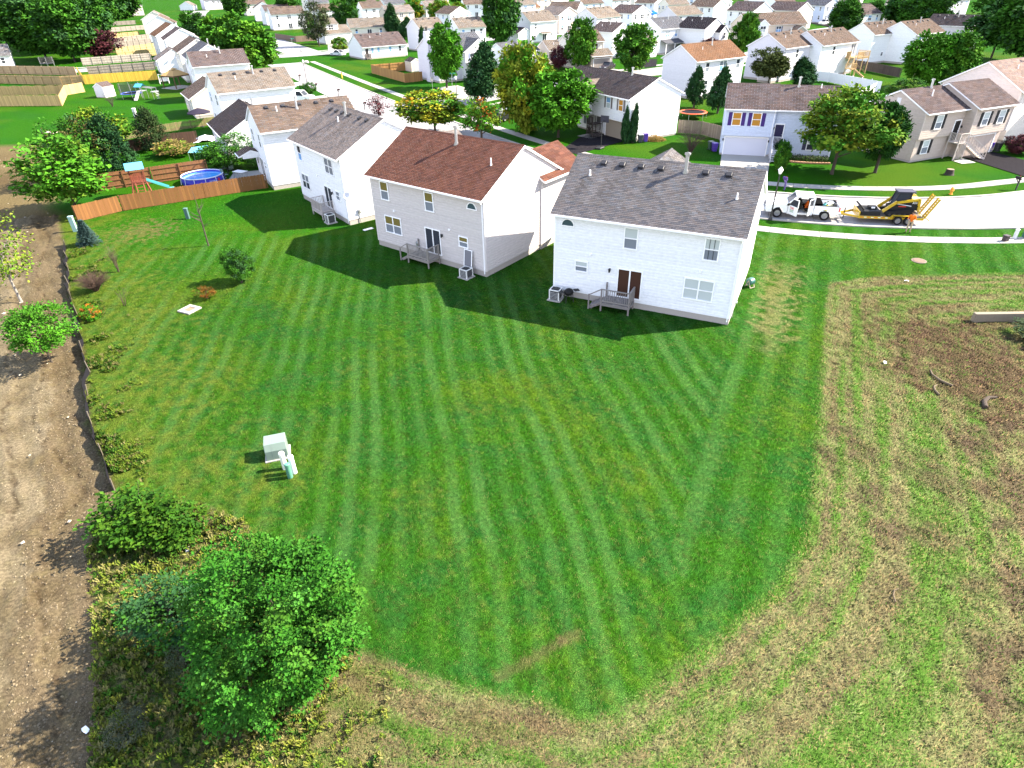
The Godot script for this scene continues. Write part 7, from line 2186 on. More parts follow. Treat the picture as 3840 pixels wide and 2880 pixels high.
	b.box(Vector3(0, 0.57, 0), Vector3(0.6, 0.03, 1.82))
	var tb := thing("tool_box", "black tool chest across the front of the truck bed", "tool box", T * Vector3(-1.33, 0.84, 0), rot)
	part("chest", b, "rubber", tb)
	b = MB.new()
	b.box(Vector3(-0.31, 0.44, 0.5), Vector3(0.04, 0.1, 0.12)); b.box(Vector3(-0.31, 0.44, -0.5), Vector3(0.04, 0.1, 0.12))
	part("latch", b, "metal", tb)
	var loads := [["water_jug", "teal plastic jug in the truck bed", Vector3(-1.85, 0.84, -0.5), Color(0.04, 0.26, 0.24), 0.5], ["water_jug", "yellow plastic jug in the truck bed", Vector3(-2.0, 0.84, -0.68), Color(0.55, 0.5, 0.05), 0.4]]
	for q in loads:
		var o := thing(q[0], q[1], "jug", T * q[2], rot + 0.3)
		b = MB.new()
		b.col = q[3]
		b.lathe([Vector2(0, 0), Vector2(0.2, 0.0), Vector2(0.22, 0.05), Vector2(0.22, q[4] - 0.1), Vector2(0.12, q[4]), Vector2(0.06, q[4] + 0.02), Vector2(0.06, q[4] + 0.08), Vector2(0, q[4] + 0.08)], 14)
		part("vessel", b, "plastic", o)
		b = MB.new()
		b.cyl(Vector3(0, q[4] + 0.06, 0), Vector3(0, q[4] + 0.11, 0), 0.075, 0.075, 10)
		part("lid", b, "dark_metal", o)
	var sk := thing("spray_tank", "white spray tank lying in the truck bed", "tank", T * Vector3(-2.25, 0.84, 0.0), rot + 0.5)
	b = MB.new()
	b.col = Color(0.62, 0.62, 0.55)
	b.cbox(Vector3(0, 0.27, 0), Vector3(0.7, 0.5, 0.5), 0.1)
	part("tank", b, "plastic", sk)
	b = MB.new()
	b.cyl(Vector3(0.1, 0.5, 0), Vector3(0.1, 0.58, 0), 0.11, 0.11, 12)
	part("filler_cap", b, "dark_metal", sk)
	var bl := thing("leaf_blower", "dark engine blower at the rear of the truck bed", "blower", T * Vector3(-2.72, 0.84, -0.25), rot)
	b = MB.new()
	b.cbox(Vector3(0, 0.28, 0), Vector3(0.34, 0.46, 0.4), 0.06)
	part("engine", b, "dark_metal", bl)
	b = MB.new()
	b.tube([Vector3(0, 0.35, 0.2), Vector3(-0.1, 0.5, 0.4), Vector3(0.1, 0.58, 0.7)], [0.07, 0.07, 0.06], 8)
	part("hose", b, "rubber", bl)
	var jk := thing("work_jacket", "orange work jacket over the truck's rear seat", "jacket", T * Vector3(-0.5, 0.9, -0.42), rot)
	b = MB.new()
	b.col = Color(0.62, 0.13, 0.02)
	b.blob(Vector3(0, 0.24, 0), Vector3(0.17, 0.32, 0.26), 8)
	part("torso", b, "cloth", jk)
	b = MB.new()
	b.col = Color(0.55, 0.11, 0.02)
	for sz in [-1, 1]: b.tube([Vector3(0, 0.45, sz * 0.2), Vector3(0.12, 0.2, sz * 0.3), Vector3(0.2, 0.03, sz * 0.24)], [0.09, 0.08, 0.06], 7)
	part("sleeve", b, "cloth", jk)

func trailer() -> void:
	# forward is -x here: the tongue points at the truck
	var yaw := PI - atan2(0.198, 0.98)
	var t := thing("equipment_trailer", "yellow tandem-axle equipment trailer behind the white pickup", "trailer", Vector3(33.0, 0.012, -52.98), yaw)
	var yel := Color(0.44, 0.29, 0.018)
	var b := MB.new()
	b.col = yel
	for sz in [-1, 1]:
		b.cbox(Vector3(0.0, 0.52, sz * 0.98), Vector3(5.2, 0.2, 0.08), 0.015)
		b.bar(Vector3(2.5, 0.52, sz * 0.95), Vector3(3.95, 0.5, sz * 0.06), 0.09, 0.16)
	b.box(Vector3(2.55, 0.52, 0), Vector3(0.1, 0.18, 1.96)); b.box(Vector3(-2.58, 0.52, 0), Vector3(0.1, 0.18, 1.96))
	b.cbox(Vector3(2.52, 0.78, 0), Vector3(0.08, 0.36, 1.9), 0.015)
	part("frame", b, "paint", t)
	for i in 7:
		b = MB.new()
		b.col = Color(0.13, 0.10, 0.07) * rng.randf_range(0.8, 1.2)
		b.box(Vector3(0, 0.6, -0.78 + i * 0.26), Vector3(5.05, 0.045, 0.25))
		part("plank", b, "wood", t)
	b = MB.new()
	b.cyl(Vector3(3.9, 0.48, 0), Vector3(4.15, 0.46, 0), 0.07, 0.08, 8)
	b.cyl(Vector3(3.45, 0.05, 0.1), Vector3(3.45, 0.95, 0.1), 0.045, 0.045, 8)
	part("coupler", b, "dark_metal", t)
	b = MB.new()
	b.tube([Vector3(3.6, 0.5, -0.2), Vector3(3.9, 0.2, -0.25), Vector3(4.2, 0.35, -0.15)], [0.025, 0.025, 0.025], 5)
	part("safety_chain", b, "metal", t)
	for x in [-0.55, -1.4]:
		for sz in [-1, 1]: wheel(t, Vector3(x, 0.36, sz * 1.12), 0.36, 0.22, Color(0.22, 0.22, 0.23), Vector3(0, 0, sz))
	for sz in [-1, 1]:
		b = MB.new()
		b.col = yel
		var prof := [Vector2(-2.05, 0.5), Vector2(-1.85, 0.8), Vector2(-0.1, 0.8), Vector2(0.15, 0.5)]
		for i in 3: b.bar(Vector3(prof[i].x, prof[i].y, sz * 1.12), Vector3(prof[i + 1].x, prof[i + 1].y, sz * 1.12), 0.3, 0.025)
		part("mudguard", b, "paint", t)
	for i in 8:
		b = MB.new()
		b.col = Color(0.55, 0.03, 0.02) if i % 2 == 0 else Color(0.75, 0.75, 0.75)
		b.box(Vector3(2.3 - i * 0.28, 0.53, -1.024), Vector3(0.2, 0.05, 0.006))
		part("reflector", b, "plastic", t)
	# ladder ramps stand up at the tail
	for z in [-0.62, 0.62]:
		b = MB.new()
		b.col = yel
		var a0 := Vector3(-2.68, 0.55, z - 0.2); var a1 := a0 + Vector3(-0.75, 1.65, 0)
		b.bar(a0, a1, 0.1, 0.12); b.bar(a0 + Vector3(0, 0, 0.42), a1 + Vector3(0, 0, 0.42), 0.1, 0.12)
		for i in 8: b.bar(a0.lerp(a1, (i + 0.5) / 8), a0.lerp(a1, (i + 0.5) / 8) + Vector3(0, 0, 0.42), 0.09)
		b.bar(a0 + Vector3(0, 0.1, 0.2), a0 + Vector3(-0.55, -0.25, 0.2), 0.06)
		part("ramp", b, "paint", t)
	# machine on the trailer
	var m := thing("track_loader", "yellow and black tracked loader with mower deck, chained on the trailer", "track loader", t.transform * Vector3(-0.75, 0.63, 0), yaw)
	for sz in [-1, 1]:
		b = MB.new()
		b.prism(PackedVector2Array([Vector2(-1.0, 0.1), Vector2(-0.75, 0.0), Vector2(1.0, 0.0), Vector2(1.25, 0.18), Vector2(1.2, 0.36), Vector2(-0.55, 0.66), Vector2(-0.95, 0.6), Vector2(-1.1, 0.35)]), sz * 0.72 - 0.18, sz * 0.72 + 0.18, Transform3D.IDENTITY, 0.03)
		var tr := part("track", b, "rubber", m)
		b = MB.new()
		for i in 5: b.cyl(Vector3(-0.7 + i * 0.4, 0.17, sz * 0.92), Vector3(-0.7 + i * 0.4, 0.17, sz * 0.93), 0.11, 0.11, 10)
		part("roller", b, "dark_metal", tr)
	b = MB.new()
	b.col = Color(0.02, 0.02, 0.021)
	b.prism(PackedVector2Array([Vector2(-1.25, 0.45), Vector2(0.9, 0.45), Vector2(0.95, 0.7), Vector2(0.3, 0.95), Vector2(-0.55, 1.3), Vector2(-1.3, 1.25)]), -0.52, 0.52, Transform3D.IDENTITY, 0.05)
	part("chassis", b, "satin", m)
	b = MB.new()
	b.col = yel
	b.prism(PackedVector2Array([Vector2(-1.5, 0.5), Vector2(-1.3, 0.42), Vector2(-1.22, 1.32), Vector2(-0.6, 1.42), Vector2(-0.6, 1.5), Vector2(-1.35, 1.42)]), -0.6, 0.6, Transform3D.IDENTITY, 0.03)
	part("engine_cover", b, "paint", m)
	b = MB.new()
	b.col = Color(0.02, 0.02, 0.02)
	b.box(Vector3(-1.46, 0.9, 0), Vector3(0.04, 0.6, 0.8))
	part("rear_grille", b, "satin", m)
	# cab: posts, glass, roof
	b = MB.new()
	for sz in [-1, 1]:
		b.bar(Vector3(0.72, 0.85, sz * 0.44), Vector3(0.42, 1.92, sz * 0.44), 0.07); b.bar(Vector3(-0.55, 1.2, sz * 0.44), Vector3(-0.55, 1.92, sz * 0.44), 0.09)
	part("cab_post", b, "dark_metal", m)
	b = MB.new()
	b.prism(PackedVector2Array([Vector2(-0.5, 0.95), Vector2(0.66, 0.9), Vector2(0.4, 1.9), Vector2(-0.5, 1.9)]), -0.41, 0.41)
	part("cab_window", b, "glass_dark", m)
	b = MB.new()
	b.col = Color(0.05, 0.05, 0.07)
	b.cbox(Vector3(-0.12, 1.97, 0), Vector3(1.45, 0.1, 1.05), 0.03)
	part("cab_roof", b, "satin", m)
	for sz in [-1, 1]:
		b = MB.new()
		b.col = yel
		b.bar(Vector3(-1.2, 1.45, sz * 0.66), Vector3(0.55, 1.12, sz * 0.66), 0.12, 0.2)
		b.bar(Vector3(0.5, 1.2, sz * 0.66), Vector3(1.45, 0.35, sz * 0.66), 0.12, 0.24)
		b.bar(Vector3(-1.25, 0.95, sz * 0.66), Vector3(-1.2, 1.5, sz * 0.66), 0.12, 0.2)
		part("lift_arm", b, "paint", m)
		b = MB.new()
		b.cyl(Vector3(-0.7, 0.85, sz * 0.62), Vector3(0.5, 1.02, sz * 0.62), 0.05, 0.035, 8)
		part("hydraulic_ram", b, "metal", m)
	b = MB.new()
	b.col = Color(0.5, 0.03, 0.02)
	b.box(Vector3(-0.05, 0.78, -0.535), Vector3(0.6, 0.08, 0.01))
	part("stripe", b, "plastic", m)
	mat("letter_white", Color(0.75, 0.75, 0.75), 0.5)
	text(m, "ASV", 0.16, "letter_white", Transform3D(Basis(Vector3.UP, PI), Vector3(-0.95, 1.12, -0.56)))
	# mower deck in front
	b = MB.new()
	b.col = Color(0.02, 0.02, 0.022)
	b.prism(PackedVector2Array([Vector2(1.55, 0.05), Vector2(3.0, 0.05), Vector2(3.15, 0.25), Vector2(2.95, 0.36), Vector2(1.6, 0.4)]), -0.85, 0.85, Transform3D.IDENTITY, 0.04)
	b.cbox(Vector3(2.1, 0.5, 0), Vector3(0.7, 0.2, 0.5), 0.04)
	b.tube([Vector3(2.9, 0.4, -0.6), Vector3(3.25, 0.75, -0.6), Vector3(3.25, 0.75, 0.6), Vector3(2.9, 0.4, 0.6)], [0.07, 0.07, 0.07, 0.07], 8)
	part("mower_deck", b, "satin", m)
	b = MB.new()
	b.col = Color(0.75, 0.75, 0.75)
	b.box(Vector3(2.1, 0.52, -0.255), Vector3(0.3, 0.14, 0.01))
	part("plate", b, "plastic", m)

# ---- a person: bones joined by a smooth minimum, meshed as surface nets
func person() -> void:
	var t := thing("person", "person in orange shirt and khaki trousers standing on the near pavement", "person", Vector3(33.25, 0.03, -49.85), -0.5)
	var J := [
		# a, b, ra, rb, part (0 trousers 1 shirt 2 skin 3 shoe)
		[Vector3(-0.11, 0.92, 0), Vector3(-0.12, 0.5, 0.02), 0.095, 0.066, 0], [Vector3(-0.12, 0.5, 0.02), Vector3(-0.13, 0.1, -0.02), 0.066, 0.05, 0],
		[Vector3(0.11, 0.92, 0), Vector3(0.13, 0.5, 0.03), 0.095, 0.066, 0], [Vector3(0.13, 0.5, 0.03), Vector3(0.14, 0.1, 0.0), 0.066, 0.05, 0],
		[Vector3(-0.13, 0.06, -0.03), Vector3(-0.15, 0.04, 0.15), 0.05, 0.042, 3], [Vector3(0.14, 0.06, -0.02), Vector3(0.16, 0.04, 0.16), 0.05, 0.042, 3],
		[Vector3(-0.07, 0.97, 0), Vector3(0.07, 0.97, 0), 0.125, 0.125, 0],
		[Vector3(0, 1.02, 0), Vector3(0, 1.3, 0.0), 0.145, 0.165, 1], [Vector3(-0.13, 1.4, 0), Vector3(0.13, 1.4, 0), 0.085, 0.085, 1],
		[Vector3(-0.19, 1.4, 0), Vector3(-0.27, 1.14, 0.0), 0.066, 0.05, 1], [Vector3(-0.27, 1.14, 0.0), Vector3(-0.17, 1.08, 0.24), 0.046, 0.032, 2],
		[Vector3(0.19, 1.4, 0), Vector3(0.27, 1.14, 0.0), 0.066, 0.05, 1], [Vector3(0.27, 1.14, 0.0), Vector3(0.13, 1.10, 0.25), 0.046, 0.032, 2],
		[Vector3(0, 1.42, 0.01), Vector3(0, 1.54, 0.02), 0.056, 0.054, 2],
		[Vector3(0, 1.62, 0.035), Vector3(0, 1.69, 0.02), 0.082, 0.098, 2], [Vector3(0, 1.60, 0.115), Vector3(0, 1.64, 0.125), 0.014, 0.01, 2]]
	for s in [-1, 1]:
		J.append([Vector3(0.095 * s, 1.655, 0.02), Vector3(0.105 * s, 1.63, 0.015), 0.018, 0.012, 2])
		var hb := Vector3(-0.16, 1.08, 0.27) if s < 0 else Vector3(0.12, 1.10, 0.28)
		J.append([hb, hb + Vector3(0.03 * -s, 0.0, 0.05), 0.032, 0.028, 2])
		for q in 4:
			var root := hb + Vector3(0.03 * -s, -0.028 + q * 0.019, 0.06)
			var l: float = [0.045, 0.056, 0.06, 0.052][q]
			J.append([root, root + Vector3(-0.02 * s, -0.006, l), 0.010, 0.009, 2])
			J.append([root + Vector3(-0.02 * s, -0.006, l), root + Vector3(-0.045 * s, -0.01, l + 0.012), 0.009, 0.008, 2])
		J.append([hb + Vector3(0, 0.02, 0.0), hb + Vector3(-0.05 * s, 0.055, 0.035), 0.012, 0.009, 2])
	var cell := 0.02
	var lo := Vector3(-0.4, -0.02, -0.26); var dim := Vector3i(41, 92, 33)
	var nx := dim.x; var ny := dim.y; var nz := dim.z
	var F := PackedFloat32Array(); F.resize(nx * ny * nz); F.fill(1.0)
	var C := PackedInt32Array(); C.resize(nx * ny * nz); C.fill(0)
	var D := PackedFloat32Array(); D.resize(nx * ny * nz); D.fill(9.0)
	for j in J:
		var a: Vector3 = j[0]; var b: Vector3 = j[1]
		var ra: float = j[2]; var rb: float = j[3]
		var m := maxf(ra, rb) + 0.07
		var p0 := ((a.min(b) - Vector3.ONE * m) - lo) / cell; var p1 := ((a.max(b) + Vector3.ONE * m) - lo) / cell
		var ab := b - a; var l2 := maxf(ab.length_squared(), 1e-8)
		for z in range(maxi(0, int(p0.z)), mini(nz - 1, int(p1.z) + 1) + 1):
			for y in range(maxi(0, int(p0.y)), mini(ny - 1, int(p1.y) + 1) + 1):
				for x in range(maxi(0, int(p0.x)), mini(nx - 1, int(p1.x) + 1) + 1):
					var p := lo + Vector3(x, y, z) * cell
					var h := clampf((p - a).dot(ab) / l2, 0, 1)
					var d := p.distance_to(a + ab * h) - lerpf(ra, rb, h)
					var id := (z * ny + y) * nx + x
					var kk := 0.03 if ra > 0.03 else 0.006
					var e := clampf(0.5 + 0.5 * (F[id] - d) / kk, 0, 1)
					F[id] = lerpf(F[id], d, e) - kk * e * (1.0 - e)
					if d < D[id]:
						D[id] = d; C[id] = j[4]
	var cols := [Color(0.36, 0.29, 0.20), Color(0.72, 0.17, 0.02), Color(0.42, 0.24, 0.17), Color(0.05, 0.04, 0.03)]
	var idx := {}
	var vs := PackedVector3Array(); var cs := PackedColorArray()
	for z in nz - 1:
		for y in ny - 1:
			for x in nx - 1:
				var s := Vector3.ZERO; var n := 0; var cnt := 0
				for e in [[0, 0, 0, 1, 0, 0], [0, 0, 0, 0, 1, 0], [0, 0, 0, 0, 0, 1], [1, 0, 0, 1, 1, 0], [1, 0, 0, 1, 0, 1], [0, 1, 0, 1, 1, 0], [0, 1, 0, 0, 1, 1], [0, 0, 1, 1, 0, 1], [0, 0, 1, 0, 1, 1], [1, 1, 0, 1, 1, 1], [1, 0, 1, 1, 1, 1], [0, 1, 1, 1, 1, 1]]:
					var f0 := F[((z + e[2]) * ny + y + e[1]) * nx + x + e[0]]; var f1 := F[((z + e[5]) * ny + y + e[4]) * nx + x + e[3]]
					if (f0 < 0.0) != (f1 < 0.0):
						var q := f0 / (f0 - f1)
						s += Vector3(e[0], e[1], e[2]).lerp(Vector3(e[3], e[4], e[5]), q); n += 1
				if n > 0:
					idx[Vector3i(x, y, z)] = vs.size()
					vs.append(lo + (Vector3(x, y, z) + s / n) * cell)
					cs.append(cols[C[(z * ny + y) * nx + x]])
	var b := MB.new()
	for key in idx:
		var x: int = key.x; var y: int = key.y; var z: int = key.z
		if x == 0 or y == 0 or z == 0: continue
		var f0 := F[(z * ny + y) * nx + x]
		for ax in 3:
			var f1 := F[(z * ny + y) * nx + x + 1] if ax == 0 else (F[(z * ny + y + 1) * nx + x] if ax == 1 else F[((z + 1) * ny + y) * nx + x])
			if (f0 < 0.0) == (f1 < 0.0): continue
			var u := Vector3i(0, 1, 0) if ax == 0 else (Vector3i(0, 0, 1) if ax == 1 else Vector3i(1, 0, 0))
			var w := Vector3i(0, 0, 1) if ax == 0 else (Vector3i(1, 0, 0) if ax == 1 else Vector3i(0, 1, 0))
			var q := [key - u - w, key - w, key, key - u]
			if not (idx.has(q[0]) and idx.has(q[1]) and idx.has(q[3])): continue
			if f0 > 0.0: q = [q[3], q[2], q[1], q[0]]
			b.col = cs[idx[key]]
			b.quad(vs[idx[q[0]]], vs[idx[q[1]]], vs[idx[q[2]]], vs[idx[q[3]]])
	part("body", b, "cloth", t)
	b = MB.new()
	b.col = Color(0.04, 0.035, 0.03)
	b.blob(Vector3(0, 1.705, 0.01), Vector3(0.108, 0.085, 0.115), 8)
	b.cbox(Vector3(0, 1.70, 0.15), Vector3(0.16, 0.015, 0.12), 0.006)
	part("cap", b, "cloth", t)
	for s in [-1, 1]:
		b = MB.new()
		b.col = Color(0.03, 0.02, 0.02)
		b.blob(Vector3(0.034 * s, 1.655, 0.112), Vector3(0.012, 0.008, 0.008), 5)
		part("eye", b, "plastic", t)

func lamp_post(label: String, x: float, z: float, h: float) -> void:
	var t := thing("street_lamp", label, "street lamp", Vector3(x, 0, z), 0.0, "street lamps")
	var b := MB.new()
	b.lathe([Vector2(0, -0.1), Vector2(0.17, -0.1), Vector2(0.17, 0.1), Vector2(0.10, 0.35), Vector2(0.065, 0.8), Vector2(0.05, h), Vector2(0, h)], 10)
	part("pole", b, "dark_metal", t)
	b = MB.new()
	b.col = Color(0.8, 0.8, 0.78)
	b.lathe([Vector2(0.0, h), Vector2(0.1, h), Vector2(0.2, h + 0.3), Vector2(0.19, h + 0.36), Vector2(0, h + 0.36)], 10)
	part("lantern", b, "plastic", t)
	b = MB.new()
	b.col = Color(0.7, 0.7, 0.7)
	b.lathe([Vector2(0, h + 0.36), Vector2(0.22, h + 0.36), Vector2(0.1, h + 0.5), Vector2(0.02, h + 0.6), Vector2(0, h + 0.62)], 10)
	part("lantern_cap", b, "plastic", t)

func mailbox(label: String, x: float, z: float, yaw: float, k: Color) -> void:
	var t := thing("mailbox", label, "mailbox", Vector3(x, 0, z), yaw, "kerbside mailboxes")
	var b := MB.new()
	b.col = k
	b.box(Vector3(0, 0.55, 0), Vector3(0.11, 1.3, 0.11)); b.box(Vector3(0.1, 1.0, 0), Vector3(0.5, 0.08, 0.11))
	b.bar(Vector3(0.03, 0.65, 0), Vector3(0.3, 0.98, 0), 0.07)
	part("post", b, "wood", t)
	b = MB.new()
	b.col = k * 0.8
	var p := PackedVector2Array([Vector2(-0.09, 0)])
	p.append(Vector2(0.09, 0))
	for i in 9: p.append(Vector2(cos(PI * i / 8) * 0.09, 0.12 + sin(PI * i / 8) * 0.09))
	b.prism(p, -0.25, 0.25, Transform3D(Basis(Vector3.UP, PI / 2), Vector3(0.18, 1.04, 0)), 0.01)
	part("box", b, "satin", t)
	b = MB.new()
	b.col = Color(0.5, 0.03, 0.02)
	b.box(Vector3(0.1, 1.2, 0.1), Vector3(0.02, 0.16, 0.01)); b.box(Vector3(0.13, 1.26, 0.1), Vector3(0.07, 0.05, 0.01))
	part("flag", b, "plastic", t)

func bin(label: String, x: float, z: float, yaw: float, k: Color, lid: Color) -> void:
	var t := thing("wheeled_bin", label, "bin", Vector3(x, 0, z), yaw, "wheeled bins beside the houses")
	var b := MB.new()
	b.col = k
	for i in 4:
		var y0 := 0.1 + i * 0.22; var s0 := 0.44 + i * 0.04
		b.cbox(Vector3(0, y0 + 0.11, 0), Vector3(s0 + 0.02, 0.22, s0 + 0.06), 0.03)
	part("body", b, "plastic", t)
	b = MB.new()
	b.col = lid
	b.cbox(Vector3(0, 1.02, 0), Vector3(0.62, 0.08, 0.68), 0.03)
	b.bar(Vector3(-0.3, 0.95, -0.38), Vector3(0.3, 0.95, -0.38), 0.05)
	part("lid", b, "plastic", t)
	for s in [-1, 1]: wheel(t, Vector3(s * 0.27, 0.12, -0.22), 0.12, 0.05, Color(0.1, 0.1, 0.1), Vector3(s, 0, 0))

func trampoline(label: String, x: float, z: float, r: float, pad: Color, net_h: float) -> void:
	var t := thing("trampoline", label, "trampoline", Vector3(x, 0, z))
	var b := MB.new()
	b.col = Color(0.02, 0.02, 0.025)
	b.lathe([Vector2(0, 0.86), Vector2(r - 0.3, 0.86), Vector2(r - 0.3, 0.88), Vector2(0, 0.88)], 32)
	part("mat", b, "cloth", t)
	b = MB.new()
	b.col = pad
	b.lathe([Vector2(r - 0.32, 0.86), Vector2(r, 0.86), Vector2(r + 0.02, 0.9), Vector2(r - 0.05, 0.95), Vector2(r - 0.28, 0.95), Vector2(r - 0.32, 0.86)], 32)
	part("pad", b, "plastic", t)
	for i in 6:
		var a := TAU * i / 6
		b = MB.new()
		b.cyl(Vector3(cos(a) * r, 0, sin(a) * r), Vector3(cos(a) * r, net_h if net_h > 0.0 else 0.9, sin(a) * r), 0.03, 0.03, 6)
		part("leg", b, "metal", t)
	if net_h > 0.0:
		b = MB.new()
		for i in 24:
			var a := TAU * i / 24; var a2 := TAU * (i + 1) / 24
			b.quad(Vector3(cos(a) * r, 0.95, sin(a) * r), Vector3(cos(a2) * r, 0.95, sin(a2) * r), Vector3(cos(a2) * r, net_h, sin(a2) * r), Vector3(cos(a) * r, net_h, sin(a) * r))
		part("net", b, "net", t)

func build_objects() -> void:
	var b: MB
	var t: Node3D
	truck()
	trailer()
	person()
	# --- electricity cabinet and its three marker posts
	t = thing("transformer_box", "pale grey-green electrical cabinet on the lawn", "cabinet", Vector3(-11.1, 0, -22.8), 0.30)
	t.scale = Vector3.ONE * 0.88
	b = MB.new()
	b.col = Color(0.15, 0.20, 0.18)
	b.prism(PackedVector2Array([Vector2(-0.5, 0.05), Vector2(0.5, 0.05), Vector2(0.5, 0.62), Vector2(0.34, 0.98), Vector2(-0.5, 0.98)]), -0.55, 0.55, Transform3D(Basis(Vector3.UP, -PI / 2), Vector3.ZERO), 0.02)
	part("cabinet", b, "satin", t)
	b = MB.new()
	b.col = Color(0.2, 0.24, 0.22)
	b.box(Vector3(-0.18, 0.34, 0.502), Vector3(0.012, 0.56, 0.006)); b.box(Vector3(-0.18, 0.80, 0.425), Vector3(0.012, 0.36, 0.006), Basis(Vector3.RIGHT, -0.42)); b.box(Vector3(-0.18, 0.983, -0.08), Vector3(0.012, 0.006, 0.82))
	part("seam", b, "satin", t)
	b = MB.new()
	b.cbox(Vector3(0, 0.0, 0), Vector3(1.3, 0.12, 1.2), 0.02)
	part("pad", b, "concrete", t)
	for a in [[-10.45, -21.75, Color(0.80, 0.80, 0.70), 0.95, "cream utility post beside the electrical cabinet"], [-9.95, -21.45, Color(0.82, 0.80, 0.84), 1.0, "white utility post at the right of the electrical cabinet"], [-10.05, -21.15, Color(0.08, 0.22, 0.16), 0.8, "green utility post in front of the electrical cabinet"]]:
		t = thing("utility_post", a[4], "post", Vector3(a[0], 0, a[1]))
		b = MB.new()
		b.col = a[2]
		b.lathe([Vector2(0, -0.1), Vector2(0.12, -0.1), Vector2(0.12, a[3] - 0.12), Vector2(0.0, a[3] - 0.12)], 16)
		part("tube", b, "plastic", t)
		b = MB.new()
		b.col = a[2]
		b.lathe([Vector2(0.125, a[3] - 0.16), Vector2(0.13, a[3] - 0.03), Vector2(0.11, a[3]), Vector2(0, a[3] + 0.01)], 16)
		part("cap", b, "plastic", t)
	# --- concrete drain frame with grate
	t = thing("storm_drain", "square concrete drain with grate in the left of the lawn", "drain", Vector3(-21.8, 0, -38.35), -0.45)
	b = MB.new()
	for q in [[0, 0.42, 1.1, 0.24], [0, -0.42, 1.1, 0.24]]: b.cbox(Vector3(q[0], 0.03, q[1]), Vector3(q[2], 0.14, q[3]), 0.015)
	for q in [-0.43, 0.43]: b.cbox(Vector3(q, 0.03, 0), Vector3(0.24, 0.14, 0.6), 0.015)
	part("frame", b, "concrete", t)
	b = MB.new()
	b.col = Color(0.22, 0.16, 0.11)
	b.box(Vector3(0, 0.02, 0), Vector3(0.64, 0.04, 0.62))
	for i in 6: b.box(Vector3(-0.25 + i * 0.1, 0.055, 0), Vector3(0.03, 0.03, 0.56))
	part("grate", b, "matte", t)
	t = thing("manhole_cover", "rusty round manhole cover in the grass at the right", "manhole", Vector3(30.9, 0, -43.9))
	b = MB.new()
	b.col = Color(0.16, 0.10, 0.07)
	b.lathe([Vector2(0.42, -0.05), Vector2(0.42, 0.05), Vector2(0.38, 0.07), Vector2(0, 0.07)], 20)
	part("cover", b, "matte", t)
	b = MB.new()
	b.col = Color(0.5, 0.42, 0.34)
	b.lathe([Vector2(0.52, -0.05), Vector2(0.52, 0.04), Vector2(0.43, 0.05)], 20)
	part("ring", b, "concrete", t)
	# --- utility pedestals
	for a in [[-30.1, -57.8, 0.0, Color(0.06, 0.12, 0.11), 0.95, 0.32, "dark green cable pedestal before the amber fence"], [-39.0, -54.9, 0.2, Color(0.22, 0.35, 0.33), 1.35, 0.36, "pale green cable pedestal left of the blue spruce"], [40.9, -48.0, 0.1, Color(0.62, 0.62, 0.62), 0.75, 0.22, "pale utility pedestal at the right edge by the pavement"], [42.0, -48.1, 0.1, Color(0.05, 0.12, 0.10), 0.85, 0.6, "dark green utility cabinet at the right edge by the pavement"], [39.8, -47.5, 0.3, Color(0.06, 0.05, 0.05), 0.45, 0.4, "low dark utility box at the right edge of the lawn"]]:
		t = thing("cable_pedestal", a[6], "pedestal", Vector3(a[0], 0, a[1]), a[2])
		b = MB.new()
		b.col = a[3]
		b.cbox(Vector3(0, a[4] / 2 - 0.03, 0), Vector3(a[5], a[4], a[5] * 0.85), 0.03)
		part("housing", b, "satin", t)
		b = MB.new()
		b.col = a[3] * 1.15
		b.cbox(Vector3(0, a[4] + 0.0, 0), Vector3(a[5] + 0.05, 0.1, a[5] * 0.85 + 0.05), 0.03)
		part("lid", b, "satin", t)
	# --- street furniture
	lamp_post("black street lamp beside the white pickup", 23.2, -53.75, 4.0)
	lamp_post("black street lamp on the cross street's left verge", -40.9, -141.9, 4.2)
	lamp_post("black street lamp at the street corner before the dark egg-shaped tree", -8.1, -112.7, 4.2)
	mailbox("purple mailbox before the pale blue split-level", 27.8, -62.6, 2.0, Color(0.10, 0.06, 0.22))
	mailbox("black mailbox at the right edge of the far verge", 49.9, -60.9, 2.0, Color(0.03, 0.028, 0.03))
	for a in [[-37.4, -135.3, "black mailbox on the cross street, second from the top"], [-44.4, -149.0, "black mailbox on the cross street, farthest"], [-31.3, -127.6, "black mailbox on the cross street, second from the bottom"], [-23.6, -112.5, "black mailbox on the cross street, nearest"]]: mailbox(a[2], a[0], a[1], 0.5, Color(0.03, 0.028, 0.028))
	t = thing("fire_hydrant", "orange-yellow fire hydrant on the far verge", "hydrant", Vector3(42.9, 0, -59.9))
	b = MB.new()
	b.col = Color(0.72, 0.30, 0.05)
	b.lathe([Vector2(0, 0), Vector2(0.17, 0), Vector2(0.17, 0.05), Vector2(0.11, 0.07), Vector2(0.11, 0.5), Vector2(0.15, 0.52), Vector2(0.15, 0.57), Vector2(0.1, 0.66), Vector2(0.03, 0.72), Vector2(0, 0.74)], 14)
	part("barrel", b, "satin", t)
	b = MB.new()
	b.col = Color(0.75, 0.35, 0.06)
	b.cyl(Vector3(-0.2, 0.4, 0), Vector3(0.2, 0.4, 0), 0.055, 0.055, 8); b.cyl(Vector3(0, 0.36, 0), Vector3(0, 0.36, 0.2), 0.075, 0.075, 8)
	part("outlet", b, "satin", t)
	t = thing("tree_stump", "cut tree stump on the lawn before the tan split-level", "stump", Vector3(46.8, 0, -66.7))
	b = MB.new()
	b.col = Color(0.06, 0.045, 0.035)
